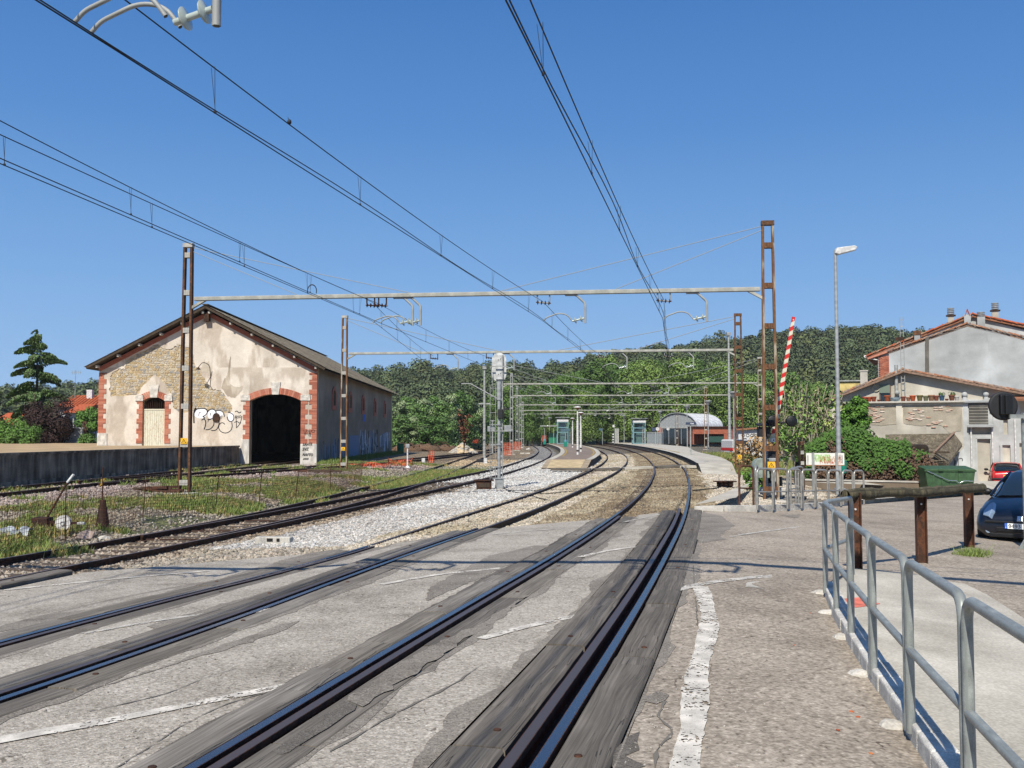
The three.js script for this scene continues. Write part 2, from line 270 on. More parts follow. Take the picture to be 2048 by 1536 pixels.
// ---------------------------------------------------------------- track geometry: [distance, x, rail-top height]
const RAIL = {
  AL: [[5.5, -1.70, -.05], [8, -1.11, -.05], [11, -.385, -.06], [15, .60, -.07], [20, 1.74, -.08], [26, 3.02, -.08], [33, 4.35, -.08], [40, 5.56, -.08], [55, 7.86, -.08], [75, 10.29, -.08], [100, 12.82, -.08], [140, 15.85, -.08], [190, 18.1, -.08], [240, 19.0, -.08]],
  AR: [[5.5, .18, 0], [8, .77, 0], [11, 1.46, 0], [15, 2.34, 0], [20, 3.40, 0], [26, 4.57, 0], [33, 5.86, 0], [40, 7.06, 0], [55, 9.42, 0], [75, 11.96, 0], [100, 14.53, 0], [140, 17.55, 0], [190, 19.8, 0], [240, 20.7, 0]],
  BL: [[6, -5.52, -.19], [9.35, -4.81, -.20], [12.2, -4.17, -.24], [14.3, -3.69, -.29], [17.8, -2.93, -.34], [22.2, -1.93, -.30], [28, -.68, -.28], [34, .57, -.27], [42, 2.04, -.25], [55, 4.19, -.22], [75, 6.94, -.2], [100, 9.52, -.2], [140, 12.0, -.2], [190, 13.25, -.2], [240, 13.3, -.2]],
  BR: [[6, -3.77, -.08], [7.8, -3.36, -.11], [10.6, -2.73, -.13], [13.1, -2.17, -.12], [16.4, -1.43, -.12], [21.7, -.24, -.14], [26.6, .80, -.15], [33, 2.04, -.15], [42, 3.69, -.15], [55, 5.89, -.15], [75, 8.66, -.15], [100, 11.24, -.15], [140, 13.72, -.15], [190, 14.95, -.15], [240, 15.0, -.15]],
  SL: [[12, -9.5, -.31], [16.9, -8.40, -.31], [20, -7.74, -.31], [25, -6.98, -.3], [30, -6.48, -.3], [38, -5.97, -.3], [46, -5.58, -.3], [60, -5.15, -.3], [80, -4.75, -.3], [120, -4.1, -.3], [192, -3.0, -.3]],
  SR: [[12, -7.72, -.31], [15.5, -6.98, -.31], [20, -6.05, -.31], [24.4, -5.2, -.3], [33, -3.72, -.3], [45, -1.75, -.3], [56, -.24, -.3], [75, 1.8, -.3], [100, 3.72, -.3], [140, 5.45, -.3], [190, 6.2, -.3], [240, 6.1, -.3]],
  R3: [[20.5, -7.58, -.305], [25, -6.72, -.3], [32, -5.55, -.3], [40, -4.33, -.3], [49, -2.98, -.3], [61, -1.30, -.3], [75, .12, -.3], [107, 2.46, -.3], [155, 4.08, -.3], [240, 4.4, -.3]],
  R2: [[20.2, -6.13, -.305], [25, -5.36, -.3], [32, -4.58, -.3], [38, -4.12, -.3], [47, -3.65, -.3], [60, -3.32, -.3], [80, -2.98, -.3], [134, -2.16, -.3], [192, -1.2, -.3]],
  DL: [[10, -17.7, -.02], [35, -17.25, -.02], [50, -16.92, -.02], [66, -16.66, -.02], [100, -16.6, -.02]],
  DR: [[10, -16.0, -.02], [35, -15.53, -.02], [50, -15.2, -.02], [66, -14.94, -.02], [100, -14.88, -.02]],
  FL: [[38, -17.1, -.02], [46, -15.7, -.02], [54, -13.05, -.03], [62, -11.2, -.04], [82, -8.35, -.1], [127, -3.9, -.2], [190, .1, -.25]],
  FR: [[36, -15.5, -.02], [44, -13.9, -.02], [54, -11.3, -.03], [62, -9.45, -.04], [82, -6.62, -.1], [127, -2.2, -.2], [190, 1.8, -.25]],
};
function rail(name, d) { // -> [x, y]
  const t = RAIL[name], n = t.length;
  const slope = (i, k) => i === 0 ? (t[1][k] - t[0][k]) / (t[1][0] - t[0][0]) : i === n - 1 ? (t[n - 1][k] - t[n - 2][k]) / (t[n - 1][0] - t[n - 2][0]) : (t[i + 1][k] - t[i - 1][k]) / (t[i + 1][0] - t[i - 1][0]);
  if (d <= t[0][0]) return [t[0][1] + slope(0, 1) * (d - t[0][0]), t[0][2]];
  if (d >= t[n - 1][0]) return [t[n - 1][1] + slope(n - 1, 1) * (d - t[n - 1][0]), t[n - 1][2]];
  let i = 0; while (d > t[i + 1][0]) i++;
  const h = t[i + 1][0] - t[i][0], u = (d - t[i][0]) / h;
  return [1, 2].map(k => { const m0 = slope(i, k) * h, m1 = slope(i + 1, k) * h, u2 = u * u, u3 = u2 * u; return (2 * u3 - 3 * u2 + 1) * t[i][k] + (u3 - 2 * u2 + u) * m0 + (-2 * u3 + 3 * u2) * t[i + 1][k] + (u3 - u2) * m1; });
}
const railX = (n, d) => rail(n, d)[0], railY = (n, d) => rail(n, d)[1];
function ladder(knots, x) { if (x <= knots[0][0]) return knots[0][1]; for (let i = 1; i < knots.length; i++) if (x <= knots[i][0]) { const [a, b] = [knots[i - 1], knots[i]]; return lerp(a[1], b[1], (x - a[0]) / Math.max(1e-6, b[0] - a[0])); } return knots[knots.length - 1][1]; }
const kerbLineX = (d) => 1.4 + .21 * (d - 10) + 1.02;           // where the cross street starts to fall away
const fall = (x, d) => -.08 * clamp((x - kerbLineX(d)) / 1.022, 0, 19);
function roadH(x, d) {
  const bl = rail('BL', d), br = rail('BR', d), al = rail('AL', d), ar = rail('AR', d);
  return x > ar[0] ? ar[1] + fall(x, d) : ladder([[bl[0] - 2.4, -.36], [bl[0], bl[1]], [br[0], br[1]], [(br[0] + al[0]) / 2, -.1], [al[0], al[1]], [ar[0], ar[1]]], x);
}
const farEdge = (x) => 14.7 + .767 * (x + 7.5);                 // far edge of the crossing's paving
function yardH(x, d) {
  const dd = clamp(d, -20, 240), sl = railX('SL', dd), sr = railX('SR', dd), bl = railX('BL', dd), br = railX('BR', dd), al = railX('AL', dd), ar = railX('AR', dd);
  const low = Math.abs(d - 14) < 20 ? 1 : .6;
  let h = x > ar ? ladder([[ar, -.15], [ar + 1, -.18], [ar + 2.5, -.2]], x) + fall(x, d) - smooth(4, 9, x - ar) * .1 * low
    : ladder([[sl - 6, -.16], [sl - 2.6, -.24], [sl - .8, -.45], [sr + .8, -.45], [(sr + bl) / 2, -.42], [bl - .5, -.40], [br, -.3], [(br + al) / 2, -.24], [al, -.22], [ar, -.15]], x);
  if (d < farEdge(x) + .2 && d > -8) h = Math.min(h, roadH(x, d) - .17);
  if (d > 240) h = lerp(h, -.6, smooth(240, 330, d));
  return h;
}
// a ribbon between two curves that are given as functions of a parameter t in 0..1
function ribbon(a, b, n, across = 1) {
  const pos = [], uv = [], idx = [];
  for (let i = 0; i <= n; i++) { const p = a(i / n), q = b(i / n); for (let k = 0; k <= across; k++) { const m = p.clone().lerp(q, k / across); pos.push(m.x, m.y, m.z); uv.push(m.x, m.z); } }
  const w = across + 1;
  for (let i = 0; i < n; i++) for (let k = 0; k < across; k++) { const o = i * w + k; idx.push(o, o + 1, o + w, o + 1, o + w + 1, o + w); }
  const g = fromArrays(pos, idx, uv); if (g.attributes.normal.getY(0) < 0) { const ix = g.index.array; for (let i = 0; i < ix.length; i += 3) { const s = ix[i]; ix[i] = ix[i + 1]; ix[i + 1] = s; } g.computeVertexNormals(); } return g;
}
function sheet(points, yOf) { // flat polygon (x, d) draped by yOf, facing up
  const s = new THREE.Shape(points.map(p => new THREE.Vector2(p[0], p[1]))), g = new THREE.ShapeGeometry(s), p = g.attributes.position, uv = [];
  for (let i = 0; i < p.count; i++) { const x = p.getX(i), d = p.getY(i); p.setXYZ(i, x, yOf(x, d), -d); uv.push(x, -d); }
  g.setAttribute('uv', new THREE.Float32BufferAttribute(uv, 2)); g.computeVertexNormals();
  if (g.attributes.normal.getY(0) < 0) { const ix = g.index.array; for (let i = 0; i < ix.length; i += 3) { const t = ix[i]; ix[i] = ix[i + 1]; ix[i + 1] = t; } g.computeVertexNormals(); } return g;
}
function slab(points, yOf, thick) { // polygon with a rim that goes down
  const g = sheet(points, yOf), pos = [], idx = []; const n = points.length;
  for (let i = 0; i < n; i++) { const a = points[i], b = points[(i + 1) % n], ya = yOf(...a), yb = yOf(...b), o = pos.length / 3; pos.push(a[0], ya, -a[1], b[0], yb, -b[1], a[0], ya - thick, -a[1], b[0], yb - thick, -b[1]); idx.push(o, o + 1, o + 2, o + 1, o + 3, o + 2); }
  const uv = []; for (let i = 0; i < pos.length; i += 3) uv.push(pos[i] + pos[i + 2], pos[i + 1]);
  return joined([g, fromArrays(pos, idx, uv)]);
}
const offsetPoint = (name, d, off, dy = 0) => { // a point beside a rail
  const e = .3, [x, y] = rail(name, d), s = (railX(name, d + e) - railX(name, d - e)) / (2 * e), l = Math.hypot(1, s);
  return V(x + off / l, y + dy, -(d - off * s / l));
};
function farD(name, off) { let d = 18; for (let i = 0; i < 30; i++) { const p = offsetPoint(name, d, off); d += (farEdge(p.x) + p.z) * .6; } return d; }

// ---------------------------------------------------------------- ground
const C3 = (h) => { const c = new THREE.Color(h); return [c.r, c.g, c.b]; };
const Z = { dirt: C3(0x9c8c76), white: C3(0xc2c0bb), brown: C3(0x7f705a), tan: C3(0xa69a82), grey: C3(0xa39a90), pink: C3(0xa8988f), grass: C3(0x6f7a3c), sand: C3(0xc4aa80), pale: C3(0xc8beb0), dull: C3(0x8f8878) };
const mix3 = (a, b, t) => [lerp(a[0], b[0], t), lerp(a[1], b[1], t), lerp(a[2], b[2], t)];
function zone(x, d) {
  const dd = clamp(d, 0, 240), sl = railX('SL', dd), sr = railX('SR', dd), r3 = railX('R3', dd), bl = railX('BL', dd), br = railX('BR', dd), al = railX('AL', dd), ar = railX('AR', dd);
  const n = fbm(x * .7 + 30, d * .7, 0, 4, 7) - .5, n2 = fbm(x * .25 + 9, d * .25, 0, 3, 8), w = n * 1.6;
  if (d > 260) return Z.dull;
  if (x > ar + .7 + w * .5) { if (d > 52) return mix3(Z.tan, Z.dull, n2); return x > ar + 5 + w ? Z.dirt : mix3(Z.pale, Z.tan, clamp(n2 * .8, 0, 1)); }
  if (x > al - .8 + w * .4) return mix3(Z.brown, Z.tan, clamp(n * 2.2 + .25, 0, 1));
  if (x > br + .5 + w * .3) return mix3(Z.tan, Z.brown, clamp(n * 2.4 + .4, 0, 1));
  if (x > bl - .5 + w * .3) return mix3(Z.tan, Z.pale, clamp(n * 2 + .35, 0, 1));
  if (x > sr + .5 + w * .5) return d > 85 ? Z.dull : d < 19 ? mix3(Z.grey, Z.tan, .5 + n) : mix3(Z.white, Z.grey, clamp(n2 * 1.6 - .6, 0, .5));
  if (x > (d > 30 ? Math.max(sl, r3 - .6) : sl - .8) + w * .3) return d > 42 ? Z.white : mix3(Z.grey, Z.dirt, clamp(n2 + n, 0, 1));
  if (d > 72 + w * 8 && x > -13.5) return mix3(Z.sand, Z.grey, n2 * .7);
  if (x > sl - .8) return mix3(Z.grey, Z.grass, .35);
  if (x > railX('DR', dd) + (d > 42 ? 6 : 2.6) + w * 2.5 && d < 60) return n2 > .50 ? mix3(Z.pink, Z.grass, .25) : mix3(Z.grass, Z.tan, .2);
  return x < -19 || d > 110 ? Z.dull : Z.pink;
}
{
  const grow = (a, b, s, f) => { const r = [a]; while (r[r.length - 1] < b) { r.push(r[r.length - 1] + s); s *= f; } return r; };
  const ds = [...grow(-30, 6, 3, 1).slice(0, -1), ...grow(6, 60, .4, 1.0).slice(0, -1), ...grow(60, 260, .8, 1.035), 330, 480, 800, 1500, 3000, 5000];
  const right = grow(12, 60, .6, 1.12), xs = [-4000, -1500, -600, -300, -160, -100, ...grow(-60, -18, 3, .93).filter(v => v < -18), ...grow(-18, 12, .4, 1).slice(0, -1), ...right, 120, 240, 600, 1500, 4000];
  const pos = [], uv = [], col = [], idx = [];
  for (const d of ds) for (const x of xs) {
    const bump = Math.abs(x) < 40 && d > 6 && d < 120 ? (fbm(x * 1.3, d * 1.3, 0, 3, 19) - .5) * .07 : 0;
    let h = yardH(x, d) + bump - .02; if (x > 45 || x < -70 || d > 330) h = Math.min(h, -.6) - (x > 45 ? 1.1 : 0);
    pos.push(x, h, -d); uv.push(x, -d); col.push(...zone(x, d));
  }
  const w = xs.length; for (let j = 0; j < ds.length - 1; j++) for (let i = 0; i < w - 1; i++) { const o = j * w + i; idx.push(o, o + 1, o + w, o + 1, o + w + 1, o + w); }
  const g = fromArrays(pos, idx, uv, col);
  const o = obj('ground', g, std({ vertexColors: true, map: scaled(T.gravel, 3.4), color: 0xffffff, roughness: 1, bumpMap: scaled(T.gravel, 3.4), bumpScale: .03 }), scene, true);
  o.material.color.setRGB(1.5, 1.5, 1.5); struct(o);
}
// ---------------------------------------------------------------- the crossing's paving
const paving = [];
function pave(name, nameA, offA, nameB, offB, m, dy = -.012, from = -6) {
  const fa = farD(nameA, offA), fb = farD(nameB, offB);
  const hA = (t) => { const p = offsetPoint(nameA, lerp(from, fa, t), offA); p.y = roadH(p.x, -p.z) + dy; return p; };
  const hB = (t) => { const p = offsetPoint(nameB, lerp(from, fb, t), offB); p.y = roadH(p.x, -p.z) + dy; return p; };
  const g = ribbon(hA, hB, 60, 6), p = g.attributes.position;
  for (let i = 0; i < p.count; i++) p.setY(i, roadH(p.getX(i), -p.getZ(i)) + dy);
  g.computeVertexNormals(); return struct(obj(name, g, m, scene, true));
}
pave('crossing_pavement', 'SR', .42, 'BL', -.36, M.asphalt);
pave('crossing_pavement', 'BL', .50, 'BR', -.50, M.asphalt);
pave('crossing_pavement', 'BR', .36, 'AL', -.36, M.asphalt);
pave('crossing_pavement', 'AL', .52, 'AR', -.58, M.asphalt);
const kerbPx = [[1392, 1019], [1450, 1022], [1510, 1022], [1600, 1018], [1700, 1010], [1850, 998], [1985, 987], [2300, 963]];
const slopeH = (x, d) => fall(x, d);
const kerbLine = kerbPx.map(p => onGround(p[0], p[1], slopeH)).map(p => [p.x, -p.z]);
{ // right of the track: level strip, then the street that falls away
  const fa = kerbLine[0][1] + .3;
  const a = (t) => { const p = offsetPoint('AR', lerp(-6, fa, t), .40); p.y = -.012; return p; };
  const b = (t) => { const d = lerp(-6, fa + .2, t); return V(kerbLineX(d), -.012, -d); };
  struct(obj('crossing_pavement', ribbon(a, b, 30, 2), M.road, scene, true));
  const edge = []; for (let i = 0; i <= 10; i++) { const d = lerp(-6, fa + .2, i / 10); edge.push([kerbLineX(d), d]); }
  struct(obj('road', sheet([...edge, ...kerbLine.slice(1), [46, 40], [46, -6]], (x, d) => slopeH(x, d) - .012), M.road, scene, true));
}
// the sandy shoulder in front of the kerb, between the rail and the walkway
const P = (px, py, h = (x, d) => roadH(x, d)) => { const p = onGround(px, py, h); return [p.x, -p.z]; };
const R0 = rng(11);
function ragged(points, amp, step = .12) { // closed outline with a broken edge
  const out = []; const n = points.length;
  for (let i = 0; i < n; i++) { const a = points[i], b = points[(i + 1) % n], L = Math.hypot(b[0] - a[0], b[1] - a[1]), k = Math.max(1, Math.round(L / step)); for (let j = 0; j < k; j++) { const t = j / k; out.push([lerp(a[0], b[0], t) + (R0() - .5) * amp, lerp(a[1], b[1], t) + (R0() - .5) * amp]); } }
  return out;
}
function draped(pts, dy) { return sheet(pts, (x, d) => roadH(x, d) + dy); }
function strip(px, width, dy, m, name, parent, amp = .015) { // a painted line through survey points
  const c = new THREE.CatmullRomCurve3(px.map(q => { const [x, d] = P(...q); return V(x, 0, -d); }), false, 'centripetal'), L = c.getLength(), n = Math.max(4, Math.round(L / .09)), pos = [], uv = [], idx = [];
  for (let i = 0; i <= n; i++) { const p = c.getPointAt(i / n), t = c.getTangentAt(i / n), w = typeof width === 'function' ? width(i / n) : width; for (const s of [-1, 0, 1]) { const x = p.x - t.z * s * w / 2 + (s ? (R0() - .5) * amp : 0), z = p.z + t.x * s * w / 2 + (s ? (R0() - .5) * amp : 0); pos.push(x, roadH(x, -z) + dy, z); uv.push(x, z); } }
  for (let i = 0; i < n; i++) for (let k = 0; k < 2; k++) { const o = i * 3 + k; idx.push(o, o + 3, o + 1, o + 1, o + 3, o + 4); }
  const g = fromArrays(pos, idx, uv); if (g.attributes.normal.getY(0) < 0) g.index.array.reverse(), g.computeVertexNormals();
  return obj(name, g, m, parent, true);
}
{
  const lines = [
    [[[-120, 1192], [0, 1180], [200, 1160], [418, 1141]], .1, 'paint'],
    [[[165, 1266], [290, 1244], [430, 1223]], .1, 'paintWorn'], [[[505, 1224], [530, 1219], [545, 1216]], .1, 'paint'],
    [[[762, 1168], [880, 1148], [1004, 1135]], .11, 'paint'], [[[1160, 1113], [1220, 1100], [1292, 1090]], .12, 'paint'],
    [[[-100, 1500], [0, 1478], [300, 1423], [592, 1366]], .14, 'paint'], [[[962, 1276], [1060, 1250], [1166, 1228]], .12, 'paint'],
    [[[985, 1068], [1060, 1061], [1128, 1056]], .09, 'paintWorn'], [[[1250, 1043], [1320, 1028]], .09, 'paintWorn'],
    [[[1350, 1179], [1420, 1164], [1500, 1154], [1640, 1144]], .15, 'paintWorn'], [[[1462, 1073], [1530, 1062], [1604, 1052]], .08, 'paintWorn'], [[[1700, 1030], [1850, 1012], [1960, 1004]], .1, 'paintWorn'], [[[1640, 1021], [1800, 1008], [1975, 993]], .09, 'paintWorn'],
  ];
  for (const [px, w, m] of lines) struct(strip(px, w, -.004, M[m], 'road_marking', scene, .014));
  // the wide wavering edge line beside the track
  struct(strip([[1401, 1172], [1412, 1205], [1419, 1240], [1413, 1275], [1404, 1310], [1394, 1345], [1391, 1380], [1390, 1410], [1386, 1450], [1374, 1500], [1370, 1560], [1364, 1640]], (t) => .165 + .02 * Math.sin(t * 21), -.003, M.paint, 'road_marking', scene, .016));
}
{ // tar repairs beside the timbers
  const patches = [
    [[[0, 1250], [120, 1220], [230, 1195], [330, 1175], [420, 1160], [510, 1140], [560, 1120], [620, 1105], [690, 1095], [650, 1118], [520, 1152], [350, 1192], [170, 1232], [0, 1262]], 'tar'],
    [[[0, 1425], [150, 1385], [330, 1330], [440, 1290], [560, 1248], [600, 1240], [560, 1262], [470, 1292], [370, 1320], [250, 1355], [190, 1378], [90, 1412], [0, 1438]], 'tar'],
    [[[320, 1262], [420, 1232], [560, 1190], [640, 1160], [600, 1165], [430, 1210], [300, 1250]], 'tar'],
    [[[690, 1135], [760, 1118], [870, 1095], [840, 1110], [720, 1138]], 'tar'],
    [[[690, 1400], [760, 1350], [860, 1290], [960, 1245], [1010, 1215], [1060, 1185], [1040, 1200], [1000, 1235], [940, 1270], [880, 1310], [780, 1375], [730, 1410]], 'tar'],
    [[[540, 1500], [600, 1462], [640, 1440], [690, 1400], [720, 1408], [650, 1452], [590, 1490], [560, 1510]], 'darkTar'],
    [[[1560, 1030], [1700, 1020], [1850, 1005], [1960, 996], [2070, 989], [2070, 1010], [1900, 1022], [1750, 1036], [1620, 1040]], 'tar'],
    [[[1190, 1200], [1215, 1165], [1260, 1105], [1300, 1065], [1330, 1040], [1335, 1050], [1290, 1100], [1240, 1165], [1215, 1200]], 'tar'],
    [[[850, 1200], [960, 1155], [1060, 1110], [1100, 1090], [1070, 1090], [980, 1110], [900, 1150], [860, 1175]], 'tar'],
    [[[1395, 1022], [1440, 1030], [1470, 1050], [1440, 1070], [1450, 1078], [1400, 1085], [1385, 1050]], 'tar'],
    [[[1370, 1110], [1395, 1105], [1400, 1140], [1395, 1165], [1365, 1172]], 'tar'],
    [[[1290, 1390], [1320, 1380], [1340, 1390], [1320, 1405], [1285, 1402]], 'tar'],
    [[[1245, 1470], [1275, 1462], [1285, 1480], [1260, 1510], [1290, 1530], [1250, 1545], [1225, 1530]], 'darkTar'],
    [[[1620, 1290], [1670, 1285], [1690, 1310], [1650, 1330], [1622, 1315]], 'tar'],
  ];
  patches.forEach(([px, m], i) => struct(obj('road_patch', draped(ragged(px.map(q => P(...q)), .06), -.0085 + (i % 3) * .0008), M[m], scene, true)));
  struct(obj('road_patch', draped(ragged([[1495, 1163], [1640, 1155], [1650, 1190], [1490, 1172]].map(q => P(...q)), .015), -.008), M.concrete, scene, true));
}
{ // tar seams that run along the timbers, and cracks
  const seam = (name, off, side, w0, seed, d0, m) => { const end = farD(name, off), n = Math.round((end - d0) / .14), pos = [], uv = [], idx = []; for (let i = 0; i <= n; i++) { const d = lerp(d0, end, i / n), w = Math.max(.012, w0 * (fbm(d * 1.1, seed, 0, 4, 5) - .3) * 1.7 + (hash(i, seed, 2) - .5) * .03), a = offsetPoint(name, d, off), b = offsetPoint(name, d, off + side * w); for (const p of [a, b]) { pos.push(p.x, roadH(p.x, -p.z) - .0095 + seed * .0003, p.z); uv.push(p.x, p.z); } if (i < n) { const o = i * 2; side > 0 ? idx.push(o, o + 1, o + 2, o + 1, o + 3, o + 2) : idx.push(o, o + 2, o + 1, o + 1, o + 2, o + 3); } } const g = fromArrays(pos, idx, uv); if (g.attributes.normal.getY(0) < 0) { g.index.array.reverse(); g.computeVertexNormals(); } struct(obj('tar_seam', g, m, scene, true)); };
  seam('AL', .525, 1, .16, 1, 1, M.tar); seam('AR', -.57, -1, .2, 2, 1, M.tar); seam('AL', -.345, -1, .1, 3, 1, M.darkTar); seam('AR', .385, 1, .12, 4, 1, M.tar); seam('BL', .495, 1, .14, 1, 1, M.tar); seam('BR', -.495, -1, .16, 2, 1, M.tar); seam('BR', .345, 1, .2, 3, 1, M.tar); seam('BL', -.345, -1, .3, 4, 1, M.tar);
  const crack = (px, w) => struct(strip(px, (t) => w * .7 * (.4 + 1.2 * hash(Math.round(t * 90), 3, 4)), -.0065, M.crack, 'road_crack', scene, .02));
  crack([[225, 1536], [300, 1490], [380, 1440], [470, 1400], [560, 1375], [650, 1335]], .014); crack([[330, 1525], [430, 1470], [540, 1420], [610, 1385]], .02); crack([[660, 1500], [800, 1420], [900, 1370], [960, 1330]], .025); crack([[1310, 1540], [1318, 1490], [1345, 1462], [1318, 1430], [1330, 1400]], .02); crack([[1385, 1110], [1390, 1180], [1395, 1250]], .014); crack([[180, 1420], [330, 1385], [420, 1350], [470, 1335]], .012); crack([[830, 1230], [930, 1190], [1000, 1165]], .012); crack([[1495, 1172], [1560, 1178], [1640, 1190]], .012);
  struct(obj('dirt_patch', draped(ragged([[1795, 1130], [1850, 1104], [1935, 1086], [1990, 1100], [2060, 1112], [2060, 1136], [1950, 1132], [1870, 1142]].map(q => P(...q)), .1), -.006), M.sandy, scene, true));
}
// ---------------------------------------------------------------- rails
const PROFILE = [[-.036, 0], [.036, 0], [.036, -.038], [.010, -.052], [.010, -.125], [.07, -.145], [.07, -.158], [-.07, -.158], [-.07, -.145], [-.010, -.125], [-.010, -.052], [-.036, -.038]];
function sweep(name, d0, d1, off = 0, dy = 0, profile = PROFILE, endIn = 0) {
  const n = Math.max(6, Math.round((Math.min(d1, 60) - Math.min(d0, 60)) / .6 + Math.max(0, d1 - Math.max(60, d0)) / 3)), pos = [], idx = [], uv = [], m = profile.length;
  for (let i = 0; i <= n; i++) {
    const t = i / n, d = d0 + (d1 - d0) * Math.pow(t, d1 > 90 ? 1.6 : 1), p = offsetPoint(name, d, off), q = offsetPoint(name, d + .1, off), l = Math.hypot(q.x - p.x, q.z - p.z), nx = -(q.z - p.z) / l, nz = (q.x - p.x) / l;
    profile.forEach(([a, b], k) => { pos.push(p.x + nx * a, p.y + dy + b, p.z + nz * a); uv.push(d, k * .05); });
  }
  for (let i = 0; i < n; i++) for (let k = 0; k < m; k++) { const a = i * m + k, b = i * m + (k + 1) % m; idx.push(a, a + m, b, b, a + m, b + m); }
  for (const [o, flip] of [[0, 1], [n * m, 0]]) for (let k = 1; k < m - 1; k++) flip ? idx.push(o, o + k, o + k + 1) : idx.push(o, o + k + 1, o + k);
  return fromArrays(pos, idx, uv).toNonIndexed();
}
function flatNormals(g) { g.computeVertexNormals(); return g; }
const STRIP = [[-.031, .0016], [.031, .0016], [.033, -.001], [-.033, -.001]];
function addRail(track, name, d0, d1, m = M.railRust, top = M.railTopDull, split = 0) {
  const r = obj('rail', flatNormals(sweep(name, d0, d1)), m, track, true);
  if (split) { obj('running_surface', flatNormals(sweep(name, d0, split, 0, 0, STRIP)), top, r, true); obj('running_surface', flatNormals(sweep(name, split, d1, 0, 0, STRIP)), M.railTopDark, r, true); } else obj('running_surface', flatNormals(sweep(name, d0, d1, 0, 0, STRIP)), top, r, true); return r;
}
function sleepers(track, nameL, nameR, d0, d1, step, m, over = .42, up = 0) {
  const R = rng(d0 * 31 + d1); const g = rbx(.24, .16, 2.5, .02); metreUV(g);
  for (let d = d0; d < d1; d += step * (1 + (R() - .5) * .1)) {
    const a = offsetPoint(nameL, d, 0), s = (railX(nameR, d + .3) - railX(nameR, d - .3)) / .6, xr = railX(nameR, d), c = V((a.x + xr) / 2, (railY(nameL, d) + railY(nameR, d)) / 2 - .225 + up + (R() - .5) * .01, -d);
    const o = mesh('sleeper', g, m, track); o.position.copy(c); o.rotation.y = -Math.atan(s) + Math.PI / 2 + (R() - .5) * .03;
    o.rotation.order = 'YXZ'; o.rotation.y = Math.PI / 2 - Math.atan(s); o.scale.z = (xr - a.x + over * 2) / 2.5;
  }
}
const trackA = thing('railway_track', 'rusty brown track nearest the right platform, with bright railheads', 'railway track', V(0, 0, 0), 0, 'railway tracks');
addRail(trackA, 'AL', -6, 235, M.railRust, M.railTop, 24); addRail(trackA, 'AR', -6, 235, M.railRust, M.railTop, 40);
const trackB = thing('railway_track', 'curving track beside the island platform, crossing the pavement left of centre', 'railway track', V(0, 0, 0), 0, 'railway tracks');
addRail(trackB, 'BL', -6, 235, M.railDark, M.railTop, 19); addRail(trackB, 'BR', -6, 235, M.railDark, M.railTop, 19.5);
{ // check rails through the paving
  const one = (track, name, off) => { const g = obj('check_rail', flatNormals(sweep(name, -6, farD(name, off) + .3, off, .004)), M.railRust, track, true); obj('running_surface', flatNormals(sweep(name, -6, farD(name, off) + .3, off, .004, STRIP)), M.railTopDark, g, true); };
  one(trackA, 'AL', .128); one(trackA, 'AR', -.155); one(trackB, 'BL', .125); one(trackB, 'BR', -.125);
}
sleepers(trackA, 'AL', 'AR', 26, 60, .62, M.sleeper); sleepers(trackB, 'BL', 'BR', 22, 60, .62, M.sleeper);
const trackS = thing('railway_track', 'turnout of rusty siding rails left of the white ballast', 'railway track', V(0, 0, 0), 0, 'railway tracks');
addRail(trackS, 'SL', 8, 190, M.railRust, M.railTopDull); addRail(trackS, 'SR', 8, 235, M.railRust, M.railTopDull);
addRail(trackS, 'R3', 20.5, 235); addRail(trackS, 'R2', 20.2, 190);
for (const [n, off, d0, d1] of [['SL', .11, 39, 47], ['SR', -.11, 39, 47]]) obj('check_rail', flatNormals(sweep(n, d0, d1, off)), M.railRust, trackS, true);
sleepers(trackS, 'SL', 'SR', 15.5, 46, .62, M.sleeper, .3, .04);
sleepers(trackS, 'R3', 'SR', 46.5, 75, .62, M.sleeper, .4);
{ // switch blades' slide chairs and rods
  for (let i = 0; i < 9; i++) for (const n of ['SL', 'SR']) { const p = offsetPoint(n, 20.4 + i * .62, n === 'SL' ? .13 : -.13, -.13); obj('slide_chair', rbx(.2, .06, .16, .01, p.x, p.y, p.z), M.railDark, trackS); }
  for (const d of [20.6, 22.4, 25]) { const a = offsetPoint('SL', d, .05, -.1), b = offsetPoint('SR', d, -.05, -.1); obj('switch_rod', rod(a, b, .022), M.railDark, trackS); }
}
const trackD = thing('railway_track', 'siding running along the loading platform into the shed doorway', 'railway track', V(0, 0, 0), 0, 'railway tracks');
addRail(trackD, 'DL', 12, 100); addRail(trackD, 'DR', 12, 100); sleepers(trackD, 'DL', 'DR', 24, 66, .7, M.sleeper);
const trackF = thing('railway_track', 'siding branching off past the shaded side of the shed', 'railway track', V(0, 0, 0), 0, 'railway tracks');
addRail(trackF, 'FL', 39, 190); addRail(trackF, 'FR', 37, 190);

